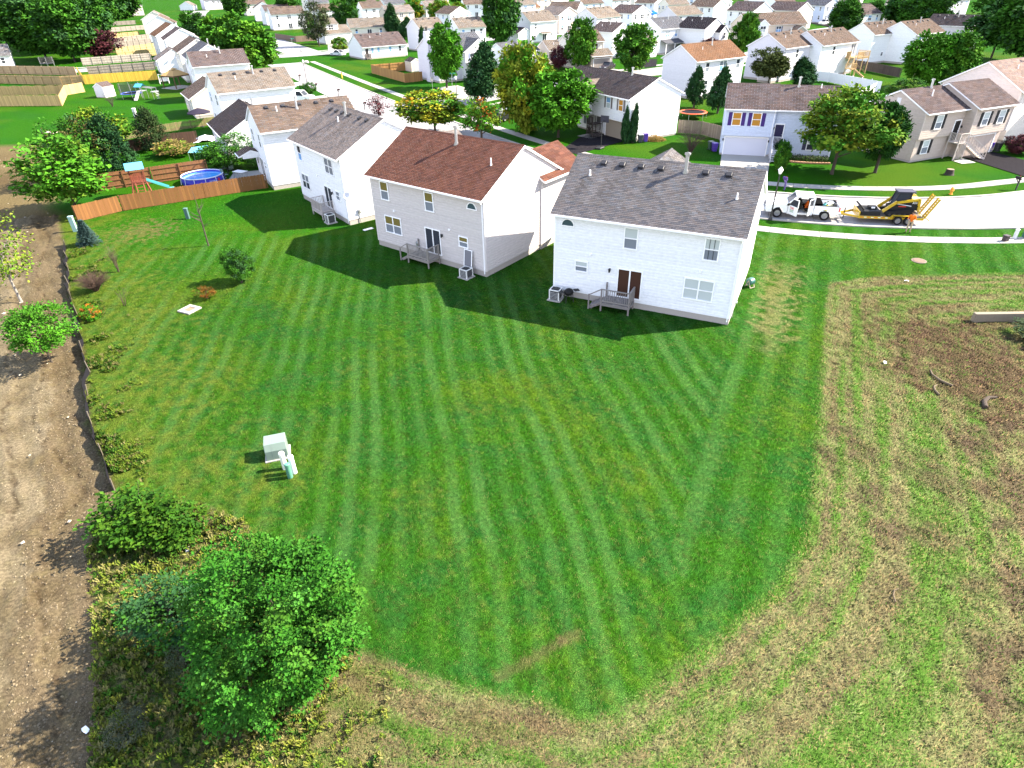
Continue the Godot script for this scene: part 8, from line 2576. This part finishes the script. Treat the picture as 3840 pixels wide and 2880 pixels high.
	b.lathe([Vector2(0, -0.1), Vector2(0.55, -0.1), Vector2(0.42, 0.15), Vector2(0.36, 0.5), Vector2(0.34, 0.55)], 12)
	part("bark", b, "bark", t)
	b = MB.new()
	b.col = Color(0.22, 0.16, 0.10)
	b.lathe([Vector2(0.34, 0.55), Vector2(0.2, 0.57), Vector2(0, 0.56)], 12)
	part("cut_face", b, "wood", t)
	# speed sign
	t = thing("speed_sign", "white speed limit sign reading 25 at the street corner", "sign", Vector3(-0.8, 0, -96.8), 0.35)
	b = MB.new()
	b.cyl(Vector3(0, -0.2, 0), Vector3(0, 2.5, 0), 0.03, 0.03, 6)
	part("post", b, "metal", t)
	b = MB.new()
	b.col = Color(0.8, 0.8, 0.8)
	b.cbox(Vector3(0, 2.15, 0.04), Vector3(0.62, 0.78, 0.02), 0.004)
	var pl := part("plate", b, "plastic", t)
	text(pl, "SPEED", 0.11, "dark_metal", Transform3D(Basis.IDENTITY, Vector3(0, 2.42, 0.055)))
	text(pl, "LIMIT", 0.11, "dark_metal", Transform3D(Basis.IDENTITY, Vector3(0, 2.26, 0.055)))
	text(pl, "25", 0.3, "dark_metal", Transform3D(Basis.IDENTITY, Vector3(0, 1.98, 0.055)))
	mat("sign_green", Color(0.02, 0.22, 0.14), 0.4)
	for a in [[-66.0, -221.0, "street name sign on the far corner lawn"], [-10.2, -131.8, "green street name sign beside the reddening maple"]]:
		t = thing("street_sign", a[2], "sign", Vector3(a[0], 0, a[1]), 0.2, "street name signs")
		b = MB.new()
		b.cyl(Vector3(0, -0.2, 0), Vector3(0, 3.0, 0), 0.035, 0.035, 6)
		part("post", b, "metal", t)
		b = MB.new()
		b.box(Vector3(0.2, 2.9, 0), Vector3(1.1, 0.22, 0.02)); b.box(Vector3(0.1, 2.66, 0.0), Vector3(0.02, 0.22, 1.0))
		part("blade", b, "sign_green", t)
	t = thing("stop_sign", "back of a stop sign at the chimney house's corner", "sign", Vector3(-13.9, 0, -130.6), 0.9)
	b = MB.new()
	b.cyl(Vector3(0, -0.2, 0), Vector3(0, 2.3, 0), 0.035, 0.035, 6)
	part("post", b, "metal", t)
	b = MB.new()
	b.col = Color(0.5, 0.5, 0.5)
	b.cyl(Vector3(0, 2.1, -0.02), Vector3(0, 2.1, 0.0), 0.38, 0.38, 8)
	part("plate", b, "metal", t)
	# basketball hoop
	t = thing("basketball_hoop", "freestanding black basketball hoop beside the white split-level's drive", "basketball hoop", Vector3(11.9, 0, -81.9), 2.5)
	b = MB.new()
	b.cbox(Vector3(0, 0.1, -0.3), Vector3(0.8, 0.2, 1.1), 0.04)
	part("base", b, "dark_metal", t)
	b = MB.new()
	b.cyl(Vector3(0, 0.1, 0), Vector3(0, 3.2, 0), 0.05, 0.05, 8); b.bar(Vector3(0, 3.0, 0), Vector3(0, 3.2, 0.55), 0.05)
	part("pole", b, "dark_metal", t)
	b = MB.new()
	b.col = Color(0.035, 0.035, 0.045)
	b.cbox(Vector3(0, 3.35, 0.6), Vector3(1.15, 0.8, 0.04), 0.01)
	var bb := part("backboard", b, "satin", t)
	b = MB.new()
	b.col = Color(0.7, 0.7, 0.7)
	for q in [[0, 3.13, 0.45, 0.03], [0, 3.43, 0.45, 0.03]]: b.box(Vector3(q[0], q[1], 0.625), Vector3(q[2], q[3], 0.005))
	for q in [-0.21, 0.21]: b.box(Vector3(q, 3.28, 0.625), Vector3(0.03, 0.28, 0.005))
	part("target_square", b, "plastic", bb)
	b = MB.new()
	b.col = Color(0.6, 0.12, 0.03)
	for i in 12: b.bar(Vector3(cos(TAU * i / 12) * 0.22, 3.05, 0.87 + sin(TAU * i / 12) * 0.22), Vector3(cos(TAU * (i + 1) / 12) * 0.22, 3.05, 0.87 + sin(TAU * (i + 1) / 12) * 0.22), 0.025)
	part("rim", b, "satin", t)
	# bins, straw, flower bed
	var pur := Color(0.065, 0.03, 0.26)
	bin("dark bin with white sack by the white split-level's arborvitae", 17.3, -84.4, 0.2, Color(0.04, 0.05, 0.06), Color(0.5, 0.5, 0.5))
	bin("purple bin beside the straw pile", 18.0, -84.7, 0.3, pur, pur)
	bin("purple bin left of the pale blue garage", 25.3, -78.7, 0.2, pur, pur * 1.2)
	bin("dark green bin left of the pale blue garage", 25.1, -79.6, 0.2, Color(0.03, 0.06, 0.05), Color(0.03, 0.06, 0.05))
	bin("purple bin beside the tan split-level's garage", 56.9, -75.9, 0.2, pur, pur)
	bin("black bin beside the tan split-level's garage", 57.7, -75.6, 0.2, Color(0.03, 0.035, 0.035), Color(0.03, 0.035, 0.035))
	t = thing("straw_pile", "pile of golden straw beside the white split-level's end wall", "straw pile", Vector3(19.4, 0, -85.6))
	b = MB.new()
	var g := RandomNumberGenerator.new()
	g.seed = 9
	for i in 1500:
		var a := g.randf() * TAU; var r := sqrt(g.randf()) * 1.4
		var y := maxf(0.0, 0.75 * (1.0 - r / 1.4)) * g.randf_range(0.6, 1.0)
		b.col = Color(0.24, 0.16, 0.05) * g.randf_range(0.7, 1.4)
		leaf(b, Vector3(cos(a) * r, y, sin(a) * r * 0.7), Vector3(g.randf_range(-1, 1), g.randf_range(-0.4, 0.5), g.randf_range(-1, 1)).normalized(), Vector3.UP, 0.4, 0.02)
	part("straw", b, "blade", t)
	t = thing("flower_bed", "stone-edged flower bed before the pale blue split-level", "flower bed", Vector3(34.6, 0, -73.4), -0.3)
	for i in 14:
		b = MB.new()
		b.col = Color(0.42, 0.24, 0.14) * rng.randf_range(0.8, 1.2)
		var u := i / 13.0
		b.cbox(Vector3(-2.1 + u * 4.2, 0.08, 0.9 + sin(u * PI) * 0.25), Vector3(0.31, 0.2, 0.2), 0.03, Basis(Vector3.UP, -cos(u * PI) * 0.25))
		part("edging_stone", b, "matte", t)
	b = MB.new()
	for i in 900:
		b.col = [Color(0.036, 0.08, 0.018), Color(0.055, 0.09, 0.03), Color(0.07, 0.08, 0.036)][i % 3] * g.randf_range(0.7, 1.3)
		leaf(b, Vector3(g.randf_range(-2, 2), g.randf_range(0.05, 0.55), g.randf_range(-0.6, 0.75)), Vector3(g.randf_range(-1, 1), g.randf_range(0, 1), g.randf_range(-1, 1)).normalized(), Vector3.UP, 0.2, 0.05)
	part("plants", b, "leaf", t)
	# --- back garden with pool and play tower
	t = thing("round_pool", "round above-ground pool with bright blue sides behind the amber fence", "pool", Vector3(-33.7, 0, -70.5))
	var R := 2.15
	b = MB.new()
	b.col = Color(0.035, 0.03, 0.42)
	b.lathe([Vector2(R, 0), Vector2(R + 0.05, 0.35), Vector2(R, 0.76), Vector2(R - 0.06, 0.76), Vector2(R - 0.08, 0.1), Vector2(0, 0.06)], 36)
	part("liner", b, "plastic", t)
	b = MB.new()
	b.lathe([Vector2(R - 0.08, 0.62), Vector2(0, 0.62)], 36)
	part("water", b, "water", t)
	b = MB.new()
	b.col = Color(0.62, 0.66, 0.78)
	for i in 36: b.bar(Vector3(cos(TAU * i / 36) * R, 0.79, sin(TAU * i / 36) * R), Vector3(cos(TAU * (i + 1) / 36) * R, 0.79, sin(TAU * (i + 1) / 36) * R), 0.08)
	part("rim", b, "plastic", t)
	for i in 12:
		b = MB.new()
		b.col = Color(0.62, 0.64, 0.74)
		var a := TAU * i / 12
		b.bar(Vector3(cos(a) * (R + 0.16), 0, sin(a) * (R + 0.16)), Vector3(cos(a) * (R + 0.03), 0.78, sin(a) * (R + 0.03)), 0.05)
		part("leg", b, "plastic", t)
	mat("letter_pale", Color(0.42, 0.50, 0.85), 0.5)
	var an := atan2(70.5, 33.7) - 0.42
	text(t, "INTEX", 0.2, "letter_pale", Transform3D(Basis(Vector3.UP, PI / 2 - an), Vector3(cos(an) * (R + 0.07), 0.42, sin(an) * (R + 0.07))))
	an -= 0.36
	b = MB.new()
	b.col = Color(0.6, 0.03, 0.06)
	b.cyl(Vector3(cos(an) * (R + 0.02), 0.44, sin(an) * (R + 0.02)), Vector3(cos(an) * (R + 0.07), 0.44, sin(an) * (R + 0.07)), 0.15, 0.15, 12)
	part("emblem", b, "plastic", t)
	t = thing("play_tower", "red-brown timber play tower with blue canopy and green slide", "play tower", Vector3(-38.2, 0, -65.9), 0.5)
	var rw := Color(0.20, 0.05, 0.025)
	for p in [Vector2(-0.65, -0.65), Vector2(0.65, -0.65), Vector2(-0.65, 0.65), Vector2(0.65, 0.65)]:
		b = MB.new()
		b.col = rw
		b.box(Vector3(p.x, 1.4, p.y), Vector3(0.11, 2.9, 0.11))
		part("post", b, "wood", t)
	for i in 6:
		b = MB.new()
		b.col = rw * rng.randf_range(0.8, 1.3)
		b.box(Vector3(0, 1.4, -0.55 + i * 0.22), Vector3(1.35, 0.04, 0.2))
		part("floor_board", b, "wood", t)
	for i in 9:
		for s in [-0.7, 0.7]:
			b = MB.new()
			b.col = rw * rng.randf_range(0.8, 1.3)
			b.box(Vector3(-0.6 + i * 0.15, 1.75, s), Vector3(0.11, 0.72, 0.03))
			part("slat", b, "wood", t)
	b = MB.new()
	b.col = Color(0.10, 0.33, 0.50)
	b.quad(Vector3(-0.85, 2.75, 0.9), Vector3(0.85, 2.75, 0.9), Vector3(0.85, 3.3, 0), Vector3(-0.85, 3.3, 0)); b.quad(Vector3(0.85, 2.75, -0.9), Vector3(-0.85, 2.75, -0.9), Vector3(-0.85, 3.3, 0), Vector3(0.85, 3.3, 0))
	b.quad(Vector3(0.85, 2.73, 0.9), Vector3(-0.85, 2.73, 0.9), Vector3(-0.85, 3.28, 0), Vector3(0.85, 3.28, 0)); b.quad(Vector3(-0.85, 2.73, -0.9), Vector3(0.85, 2.73, -0.9), Vector3(0.85, 3.28, 0), Vector3(-0.85, 3.28, 0))
	part("canopy", b, "cloth", t)
	b = MB.new()
	b.col = rw
	b.bar(Vector3(-0.35, 0, 1.6), Vector3(-0.35, 1.4, 0.7), 0.09); b.bar(Vector3(0.35, 0, 1.6), Vector3(0.35, 1.4, 0.7), 0.09)
	for i in 5: b.bar(Vector3(-0.35, 0.2 + i * 0.27, 1.47 - i * 0.173), Vector3(0.35, 0.2 + i * 0.27, 1.47 - i * 0.173), 0.07)
	b.bar(Vector3(-1.0, 0, 1.2), Vector3(-0.65, 1.4, 0.65), 0.09); b.bar(Vector3(1.0, 0, 1.2), Vector3(0.65, 1.4, 0.65), 0.09)
	part("ladder", b, "wood", t)
	b = MB.new()
	b.col = Color(0.05, 0.26, 0.28)
	b.bar(Vector3(0.7, 1.4, 0), Vector3(2.6, 0.25, -0.4), 0.5, 0.05); b.bar(Vector3(0.7, 1.5, 0.26), Vector3(2.6, 0.35, -0.14), 0.05, 0.18); b.bar(Vector3(0.7, 1.5, -0.26), Vector3(2.6, 0.35, -0.66), 0.05, 0.18)
	b.bar(Vector3(2.6, 0.25, -0.4), Vector3(3.1, 0.2, -0.5), 0.5, 0.05)
	part("slide", b, "plastic", t)
	for a in [[-32.7, -74.2, 0.3, "green patio chair beside the vine heap, left one"], [-31.9, -74.0, 0.1, "green patio chair beside the vine heap, right one"], [-31.6, -71.5, 2.6, "dark patio chair near the pool's edge"]]:
		t = thing("patio_chair", a[3], "chair", Vector3(a[0], 0.04, a[1]), a[2], "patio chairs")
		b = MB.new()
		b.col = Color(0.16, 0.22, 0.18)
		b.box(Vector3(0, 0.42, 0), Vector3(0.5, 0.04, 0.48))
		part("seat", b, "cloth", t)
		b = MB.new()
		b.col = Color(0.18, 0.25, 0.2)
		b.box(Vector3(0, 0.78, -0.3), Vector3(0.5, 0.7, 0.04), Basis(Vector3.RIGHT, -0.25))
		part("backrest", b, "cloth", t)
		for p in [Vector2(-0.26, 0.24), Vector2(0.26, 0.24), Vector2(-0.26, -0.24), Vector2(0.26, -0.24)]:
			b = MB.new()
			b.bar(Vector3(p.x, 0, p.y * 1.1), Vector3(p.x, 0.62, p.y), 0.035)
			part("leg", b, "dark_metal", t)
	t = thing("patio_table", "white patio table on the patio behind the amber fence", "table", Vector3(-29.9, 0.04, -71.6), -0.4)
	b = MB.new()
	b.col = Color(0.75, 0.75, 0.75)
	b.cbox(Vector3(0, 0.7, 0), Vector3(1.5, 0.05, 0.85), 0.02)
	part("table_top", b, "plastic", t)
	for p in [Vector2(-0.65, 0.34), Vector2(0.65, 0.34), Vector2(-0.65, -0.34), Vector2(0.65, -0.34)]:
		b = MB.new()
		b.bar(Vector3(p.x, 0, p.y), Vector3(p.x, 0.68, p.y), 0.05)
		part("leg", b, "metal", t)
	# shade sail, white sheet, umbrella
	t = thing("shade_sail", "light blue tarpaulin canopy behind the brown fence", "tarpaulin", Vector3(-37.2, 0, -78.9), 0.2)
	b = MB.new()
	b.col = Color(0.12, 0.36, 0.52)
	b.quad(Vector3(-1.1, 1.5, 0.9), Vector3(1.1, 1.3, 0.8), Vector3(1.2, 1.9, -0.9), Vector3(-1.0, 1.7, -0.9)); b.quad(Vector3(-1.0, 1.69, -0.9), Vector3(1.2, 1.89, -0.9), Vector3(1.1, 1.29, 0.8), Vector3(-1.1, 1.49, 0.9))
	part("sheet", b, "cloth", t)
	for p in [Vector3(-1.1, 1.5, 0.9), Vector3(1.1, 1.3, 0.8), Vector3(1.2, 1.9, -0.9), Vector3(-1.0, 1.7, -0.9)]:
		b = MB.new()
		b.bar(Vector3(p.x, 0, p.z), p, 0.05)
		part("pole", b, "metal", t)
	t = thing("white_sheet", "white plastic sheet heaped behind the vegetable yard", "plastic sheet", Vector3(-41.8, 0, -91.6), 0.3)
	b = MB.new()
	b.col = Color(0.78, 0.78, 0.8)
	for i in 8:
		for j in 6:
			var q := []
			for e in [[i, j + 1], [i + 1, j + 1], [i + 1, j], [i, j]]:
				q.append(Vector3(-1.6 + e[0] * 0.4, maxf(0.02, 0.75 - absf(e[0] - 4) * 0.12 - absf(e[1] - 3) * 0.14 + noi.get_noise_2d(e[0] * 3.1, e[1] * 4.7) * 0.4), -1.2 + e[1] * 0.4))
			b.quad(q[0], q[1], q[2], q[3])
	part("sheet", b, "plastic", t)
	t = thing("patio_umbrella", "black patio umbrella below the low beige house", "umbrella", Vector3(-46.2, 0, -101.2))
	b = MB.new()
	b.col = Color(0.035, 0.03, 0.045)
	b.lathe([Vector2(1.75, 2.0), Vector2(1.7, 2.08), Vector2(0.9, 2.42), Vector2(0, 2.7)], 8)
	b.lathe([Vector2(0, 2.66), Vector2(0.9, 2.38), Vector2(1.7, 2.03), Vector2(1.75, 2.0)], 8)
	part("canopy", b, "cloth", t)
	b = MB.new()
	b.cyl(Vector3(0, 0, 0), Vector3(0, 2.68, 0), 0.025, 0.025, 6); b.cyl(Vector3(0, 0, 0), Vector3(0, 0.1, 0), 0.3, 0.28, 12)
	part("pole", b, "dark_metal", t)
	# --- farther gardens
	trampoline("black-netted trampoline with blue pad beside the grey shed", -71.4, -130.6, 1.9, Color(0.03, 0.08, 0.45), 2.6)
	trampoline("red-rimmed trampoline behind the white split-level", 27.9, -99.4, 2.05, Color(0.62, 0.10, 0.03), 0.0)
	trampoline("black-netted trampoline below the left woods", -121.9, -187.0, 1.7, Color(0.05, 0.05, 0.07), 2.4)
	t = thing("garden_shed", "small grey shed beside the netted trampoline", "shed", Vector3(-77.8, 0, -133.2), -0.35)
	block(t, Transform3D(Basis(Vector3.UP, PI / 2), Vector3.ZERO), 2.4, 2.3, 0.08, 1.9, 0.55, "lilac", "plum", 2, {"oe": 0.12, "og": 0.08})
	b = MB.new()
	b.col = Color(0.6, 0.6, 0.66)
	b.box(Vector3(0, 0.95, 1.215), Vector3(0.9, 1.7, 0.03))
	part("door", b, "satin", t)
	t = thing("garden_shed", "grey garden shed inside the amber-fenced small yard", "shed", Vector3(-21.2, 0, -161.5), 0.55)
	block(t, Transform3D(Basis(Vector3.UP, PI / 2), Vector3.ZERO), 3.4, 2.6, 0.08, 2.1, 0.5, "beige", "dark", 2, {"oe": 0.12, "og": 0.08})
	b = MB.new()
	b.col = Color(0.35, 0.35, 0.38)
	b.box(Vector3(0, 1.0, 1.72), Vector3(1.3, 1.8, 0.03))
	part("door", b, "satin", t)
	t = thing("gazebo", "tan-topped gazebo with brown posts behind the white house", "gazebo", Vector3(-68.2, 0, -143.4), -0.5)
	b = MB.new()
	b.col = Color(0.40, 0.26, 0.11)
	for i in 4:
		var c := [Vector3(-2, 2.4, 2), Vector3(2, 2.4, 2), Vector3(2, 2.4, -2), Vector3(-2, 2.4, -2)]
		var d := [Vector3(-0.6, 3.3, 0.6), Vector3(0.6, 3.3, 0.6), Vector3(0.6, 3.3, -0.6), Vector3(-0.6, 3.3, -0.6)]
		b.quad(c[i], c[(i + 1) % 4], d[(i + 1) % 4], d[i])
		b.ftri(d[i] + Vector3(0, 0.12, 0), d[(i + 1) % 4] + Vector3(0, 0.12, 0), Vector3(0, 3.75, 0))
	part("canopy", b, "cloth", t)
	for p in [Vector2(-1.9, 1.9), Vector2(1.9, 1.9), Vector2(-1.9, -1.9), Vector2(1.9, -1.9)]:
		b = MB.new()
		b.col = Color(0.12, 0.06, 0.03)
		b.box(Vector3(p.x, 1.2, p.y), Vector3(0.16, 2.4, 0.16))
		part("post", b, "wood", t)
	b = MB.new()
	b.col = Color(0.12, 0.06, 0.03)
	for q in [-1.9, 1.9]:
		b.box(Vector3(0, 2.3, q), Vector3(3.9, 0.25, 0.1)); b.box(Vector3(q, 2.3, 0), Vector3(0.1, 0.25, 3.7))
	part("beam", b, "wood", t)
	b = MB.new()
	b.box(Vector3(0, 0.03, 0), Vector3(4.6, 0.08, 4.6))
	part("slab", b, "concrete", t)
	t = thing("climbing_playset", "metal climbing frame with blue roof and grey slide on the left lawn", "climbing frame", Vector3(-68.6, 0, -129.6), -0.25)
	b = MB.new()
	b.col = Color(0.6, 0.6, 0.62)
	for p in [Vector2(-0.9, 0.6), Vector2(-0.9, -0.6), Vector2(0.4, 0.6), Vector2(0.4, -0.6), Vector2(2.6, 0.6), Vector2(2.6, -0.6)]: b.cyl(Vector3(p.x, 0, p.y), Vector3(p.x, 2.1 if p.x < 2 else 1.9, p.y), 0.05, 0.05, 6)
	b.bar(Vector3(0.4, 2.1, 0.6), Vector3(2.6, 1.9, 0.6), 0.08); b.bar(Vector3(0.4, 2.1, -0.6), Vector3(2.6, 1.9, -0.6), 0.08)
	for i in 8: b.bar(Vector3(0.5 + i * 0.28, 2.08 - i * 0.025, -0.6), Vector3(0.5 + i * 0.28, 2.08 - i * 0.025, 0.6), 0.05)
	part("frame", b, "metal", t)
	b = MB.new()
	b.col = Color(0.05, 0.30, 0.48)
	b.quad(Vector3(-1.1, 2.1, 0.8), Vector3(0.5, 2.1, 0.8), Vector3(0.5, 2.6, 0), Vector3(-1.1, 2.6, 0)); b.quad(Vector3(0.5, 2.1, -0.8), Vector3(-1.1, 2.1, -0.8), Vector3(-1.1, 2.6, 0), Vector3(0.5, 2.6, 0))
	part("roof", b, "plastic", t)
	b = MB.new()
	b.col = Color(0.45, 0.42, 0.40)
	b.bar(Vector3(-0.3, 1.4, 0.7), Vector3(0.2, 0.1, 2.6), 0.6, 0.08)
	part("slide", b, "plastic", t)
	b = MB.new()
	b.col = Color(0.4, 0.4, 0.42)
	b.box(Vector3(-0.25, 1.4, 0), Vector3(1.3, 0.06, 1.2)); b.box(Vector3(2.6, 1.3, 0), Vector3(0.9, 0.06, 1.2))
	for i in 5: b.bar(Vector3(3.1, 0.15 + i * 0.27, -0.4), Vector3(3.1, 0.15 + i * 0.27, 0.4), 0.06)
	part("platform", b, "plastic", t)
	t = thing("garden_swing", "white garden swing seat beside the gazebo", "swing", Vector3(-74.0, 0, -150.0), 0.4)
	for s in [-1, 1]:
		b = MB.new()
		b.col = Color(0.75, 0.73, 0.68)
		b.bar(Vector3(s * 0.9, 0, 0.8), Vector3(s * 0.9, 1.8, 0), 0.1); b.bar(Vector3(s * 0.9, 0, -0.8), Vector3(s * 0.9, 1.8, 0), 0.1)
		part("side_frame", b, "wood", t)
	b = MB.new()
	b.col = Color(0.75, 0.73, 0.68)
	b.bar(Vector3(-0.95, 1.8, 0), Vector3(0.95, 1.8, 0), 0.1); b.box(Vector3(0, 0.5, 0), Vector3(1.5, 0.06, 0.55)); b.box(Vector3(0, 0.85, -0.3), Vector3(1.5, 0.6, 0.06))
	part("seat", b, "wood", t)
	t = thing("canopy_tent", "bright blue pop-up canopy in the far upper middle", "canopy tent", Vector3(66.5, 0, -322.0), 0.5)
	b = MB.new()
	b.col = Color(0.02, 0.12, 0.62)
	for i in 4:
		var c := [Vector3(-2.2, 2.2, 2.2), Vector3(2.2, 2.2, 2.2), Vector3(2.2, 2.2, -2.2), Vector3(-2.2, 2.2, -2.2)]
		b.ftri(c[i], c[(i + 1) % 4], Vector3(0, 3.5, 0))
		b.quad(c[i] - Vector3(0, 0.35, 0), c[(i + 1) % 4] - Vector3(0, 0.35, 0), c[(i + 1) % 4], c[i])
	part("canopy", b, "cloth", t)
	for p in [Vector2(-2.1, 2.1), Vector2(2.1, 2.1), Vector2(-2.1, -2.1), Vector2(2.1, -2.1)]:
		b = MB.new()
		b.bar(Vector3(p.x, 0, p.y), Vector3(p.x, 2.2, p.y), 0.06)
		part("leg", b, "metal", t)
	# --- odd posts, boards and litter of the left field
	t = thing("marker_post", "black and white marker post at the field's far corner", "post", Vector3(-63.3, 0, -96.9))
	b = MB.new()
	b.col = Color(0.02, 0.02, 0.025)
	b.cyl(Vector3(0, -0.1, 0), Vector3(0, 0.5, 0), 0.14, 0.14, 10); b.cyl(Vector3(0, 1.1, 0), Vector3(0, 1.7, 0), 0.16, 0.16, 10)
	part("dark_sleeve", b, "plastic", t)
	b = MB.new()
	b.col = Color(0.75, 0.75, 0.75)
	b.cyl(Vector3(0, 0.5, 0), Vector3(0, 1.1, 0), 0.15, 0.15, 10)
	part("white_band", b, "plastic", t)
	t = thing("timber_board", "pale board lying on the grass beyond the soil field", "board", Vector3(-68.6, 0, -99.6), -0.35)
	b = MB.new()
	b.col = Color(0.62, 0.52, 0.45)
	b.cbox(Vector3(0, 0.05, 0), Vector3(2.6, 0.08, 0.8), 0.01)
	part("plank", b, "wood", t)
	t = thing("timber_board", "white board lying before the deck of the taupe-roofed house", "board", Vector3(-12.4, 0, -53.6), 0.7)
	b = MB.new()
	b.col = Color(0.7, 0.7, 0.7)
	b.cbox(Vector3(0, 0.05, 0), Vector3(0.9, 0.05, 0.35), 0.01)
	part("plank", b, "plastic", t)
	t = thing("cable_pedestal", "grey and white pedestal on the lawn beside the low open picket fence", "pedestal", Vector3(-60.9, 0, -110.5))
	b = MB.new()
	b.col = Color(0.5, 0.5, 0.5)
	b.cbox(Vector3(0, 0.65, 0), Vector3(0.45, 1.3, 0.4), 0.03)
	part("housing", b, "satin", t)
	b = MB.new()
	b.col = Color(0.75, 0.75, 0.75)
	b.cbox(Vector3(0, 1.33, 0), Vector3(0.5, 0.12, 0.45), 0.03)
	part("lid", b, "satin", t)
	# --- concrete headwall, rubble and logs in the rough field
	t = thing("concrete_headwall", "low concrete headwall over the rubble at the right edge", "wall", Vector3(31.6, 0, -34.2), -0.02)
	b = MB.new()
	b.col = Color(0.62, 0.54, 0.42)
	b.cbox(Vector3(0, 0.2, 0), Vector3(5.6, 0.75, 0.3), 0.02)
	part("wall", b, "concrete", t)
	t = thing("rubble_heap", "heap of grey rubble stones below the concrete headwall", "rubble", Vector3(31.6, 0, -31.4))
	for i in 16:
		b = MB.new()
		b.col = Color(0.38, 0.35, 0.31) * rng.randf_range(0.6, 1.1)
		var s := rng.randf_range(0.12, 0.34)
		b.cbox(Vector3(rng.randf_range(-1.5, 1.5), s * 0.3, rng.randf_range(-0.4, 1.4)), Vector3(s * 1.5, s * 0.8, s), s * 0.25, Basis(Vector3(1, 0.3, 0).normalized(), rng.randf_range(-0.4, 0.4)) * Basis(Vector3.UP, rng.randf() * TAU))
		part("stone", b, "matte", t)
	for a in [[22.9, -27.9, 1.7, 1.6, 0.07, "pale curved branch lying in the rough field"], [22.2, -26.9, 1.1, 1.0, 0.06, "short pale branch below the curved one"], [24.2, -25.8, 0.6, 1.4, 0.12, "dark log lying in the brown patch"], [13.4, -14.2, 0.9, 0.7, 0.03, "thin dry stick in the lower right rough"]]:
		t = thing("fallen_branch", a[5], "branch", Vector3(a[0], 0.03, a[1]), a[2])
		b = MB.new()
		b.col = Color(0.20, 0.15, 0.09) if a[4] < 0.1 else Color(0.09, 0.06, 0.04)
		var l: float = a[3]; var r: float = a[4]
		b.tube([Vector3(-l / 2, 0.02, 0.2 * l), Vector3(-l / 6, 0.04, 0.02), Vector3(l / 5, 0.05, 0), Vector3(l / 2, 0.02, 0.16 * l)], [r, r * 0.95, r * 0.8, r * 0.5], 7)
		part("wood", b, "bark", t)
	tree("leafy_shrub", "dark grey-green shrub growing under the concrete headwall", 31.9, -31.6, 0.95, 1.7, crown(50, 3, 140, 30, 0.09, [Color(0.03, 0.05, 0.024), Color(0.02, 0.036, 0.018), Color(0.042, 0.06, 0.03)], 0.2), 5, 0.03, 0.05, Color(0.08, 0.07, 0.05), "shrub")
	# --- parked cars
	car("silver_car", "silver car parked on the upper cross street", Vector3(-47.0, 0.03, -198.4), 2.6, 4.6, 1.8, 1.45, Color(0.55, 0.57, 0.62), 0)
	car("white_van", "white station car in the drive beside the streaked brown roof", Vector3(-36.8, 0.05, -122.2), -0.25, 4.7, 1.85, 1.75, Color(0.8, 0.8, 0.8), 1)
	car("dark_car", "dark car in the drive behind the rust-brown roof", Vector3(23.2, 0.05, -156.6), -2.2, 4.6, 1.8, 1.45, Color(0.03, 0.02, 0.035), 0)
	car("dark_car", "dark car with red tail lights behind the red-flecked tree", Vector3(0.0, 0.05, -101.4), 0.9, 4.5, 1.8, 1.6, Color(0.02, 0.02, 0.026), 1)
	car("white_van", "white van on the asphalt drive at the upper right", Vector3(120.6, 0.05, -268.5), -2.6, 4.9, 1.9, 1.8, Color(0.8, 0.8, 0.8), 1)
	car("white_car", "white car beside the white van at the upper right", Vector3(125.6, 0.05, -270.2), -2.7, 4.6, 1.8, 1.45, Color(0.8, 0.8, 0.8), 0)
	car("white_car", "white car in the street at the top left", Vector3(-205.0, 0.05, -470.0), -1.1, 4.6, 1.8, 1.6, Color(0.8, 0.8, 0.8), 1)
	t = thing("garden_rock", "pale boulder on the verge of the cross street's corner", "rock", Vector3(-51.6, 0, -181.9))
	b = MB.new()
	b.col = Color(0.6, 0.56, 0.5)
	b.blob(Vector3(0, 0.25, 0), Vector3(0.7, 0.4, 0.5), 6)
	part("stone", b, "matte", t)
	t = thing("garden_rock", "pale boulder on the far corner lawn by the street sign", "rock", Vector3(-61.0, 0, -212.6))
	b = MB.new()
	b.col = Color(0.6, 0.56, 0.5)
	b.blob(Vector3(0, 0.3, 0), Vector3(0.6, 0.5, 0.5), 6)
	part("stone", b, "matte", t)
	t = thing("yellow_marker", "yellow marker post on the cross street's pavement edge", "post", Vector3(-35.9, 0, -152.1))
	b = MB.new()
	b.col = Color(0.75, 0.5, 0.05)
	b.cyl(Vector3(0, -0.1, 0), Vector3(0, 1.1, 0), 0.14, 0.14, 10)
	part("tube", b, "plastic", t)
	b = MB.new()
	b.lathe([Vector2(0.15, 1.05), Vector2(0.15, 1.15), Vector2(0, 1.22)], 10)
	part("cap", b, "dark_metal", t)
	# scraps of paper and plastic, each by itself
	for a in [[-12.9, -17.0, "white scrap on the bare soil beside the weeds"], [-13.0, -10.0, "pale scrap at the soil's lower edge"], [21.0, -29.6, "white scrap beside the pale branch"], [28.0, -40.3, "white scrap near the manhole cover"]]:
		t = thing("litter", a[2], "litter", Vector3(a[0], 0.05, a[1]), rng.randf() * TAU, "scraps of litter")
		b = MB.new()
		b.col = Color(0.75, 0.75, 0.74)
		b.quad(Vector3(-0.14, 0.02, 0.07), Vector3(0.0, 0.07, 0.09), Vector3(0.02, 0.05, -0.07), Vector3(-0.13, 0.03, -0.05)); b.quad(Vector3(0.0, 0.07, 0.09), Vector3(0.15, 0.02, 0.05), Vector3(0.13, 0.03, -0.08), Vector3(0.02, 0.05, -0.07))
		part("sheet", b, "plastic", t)
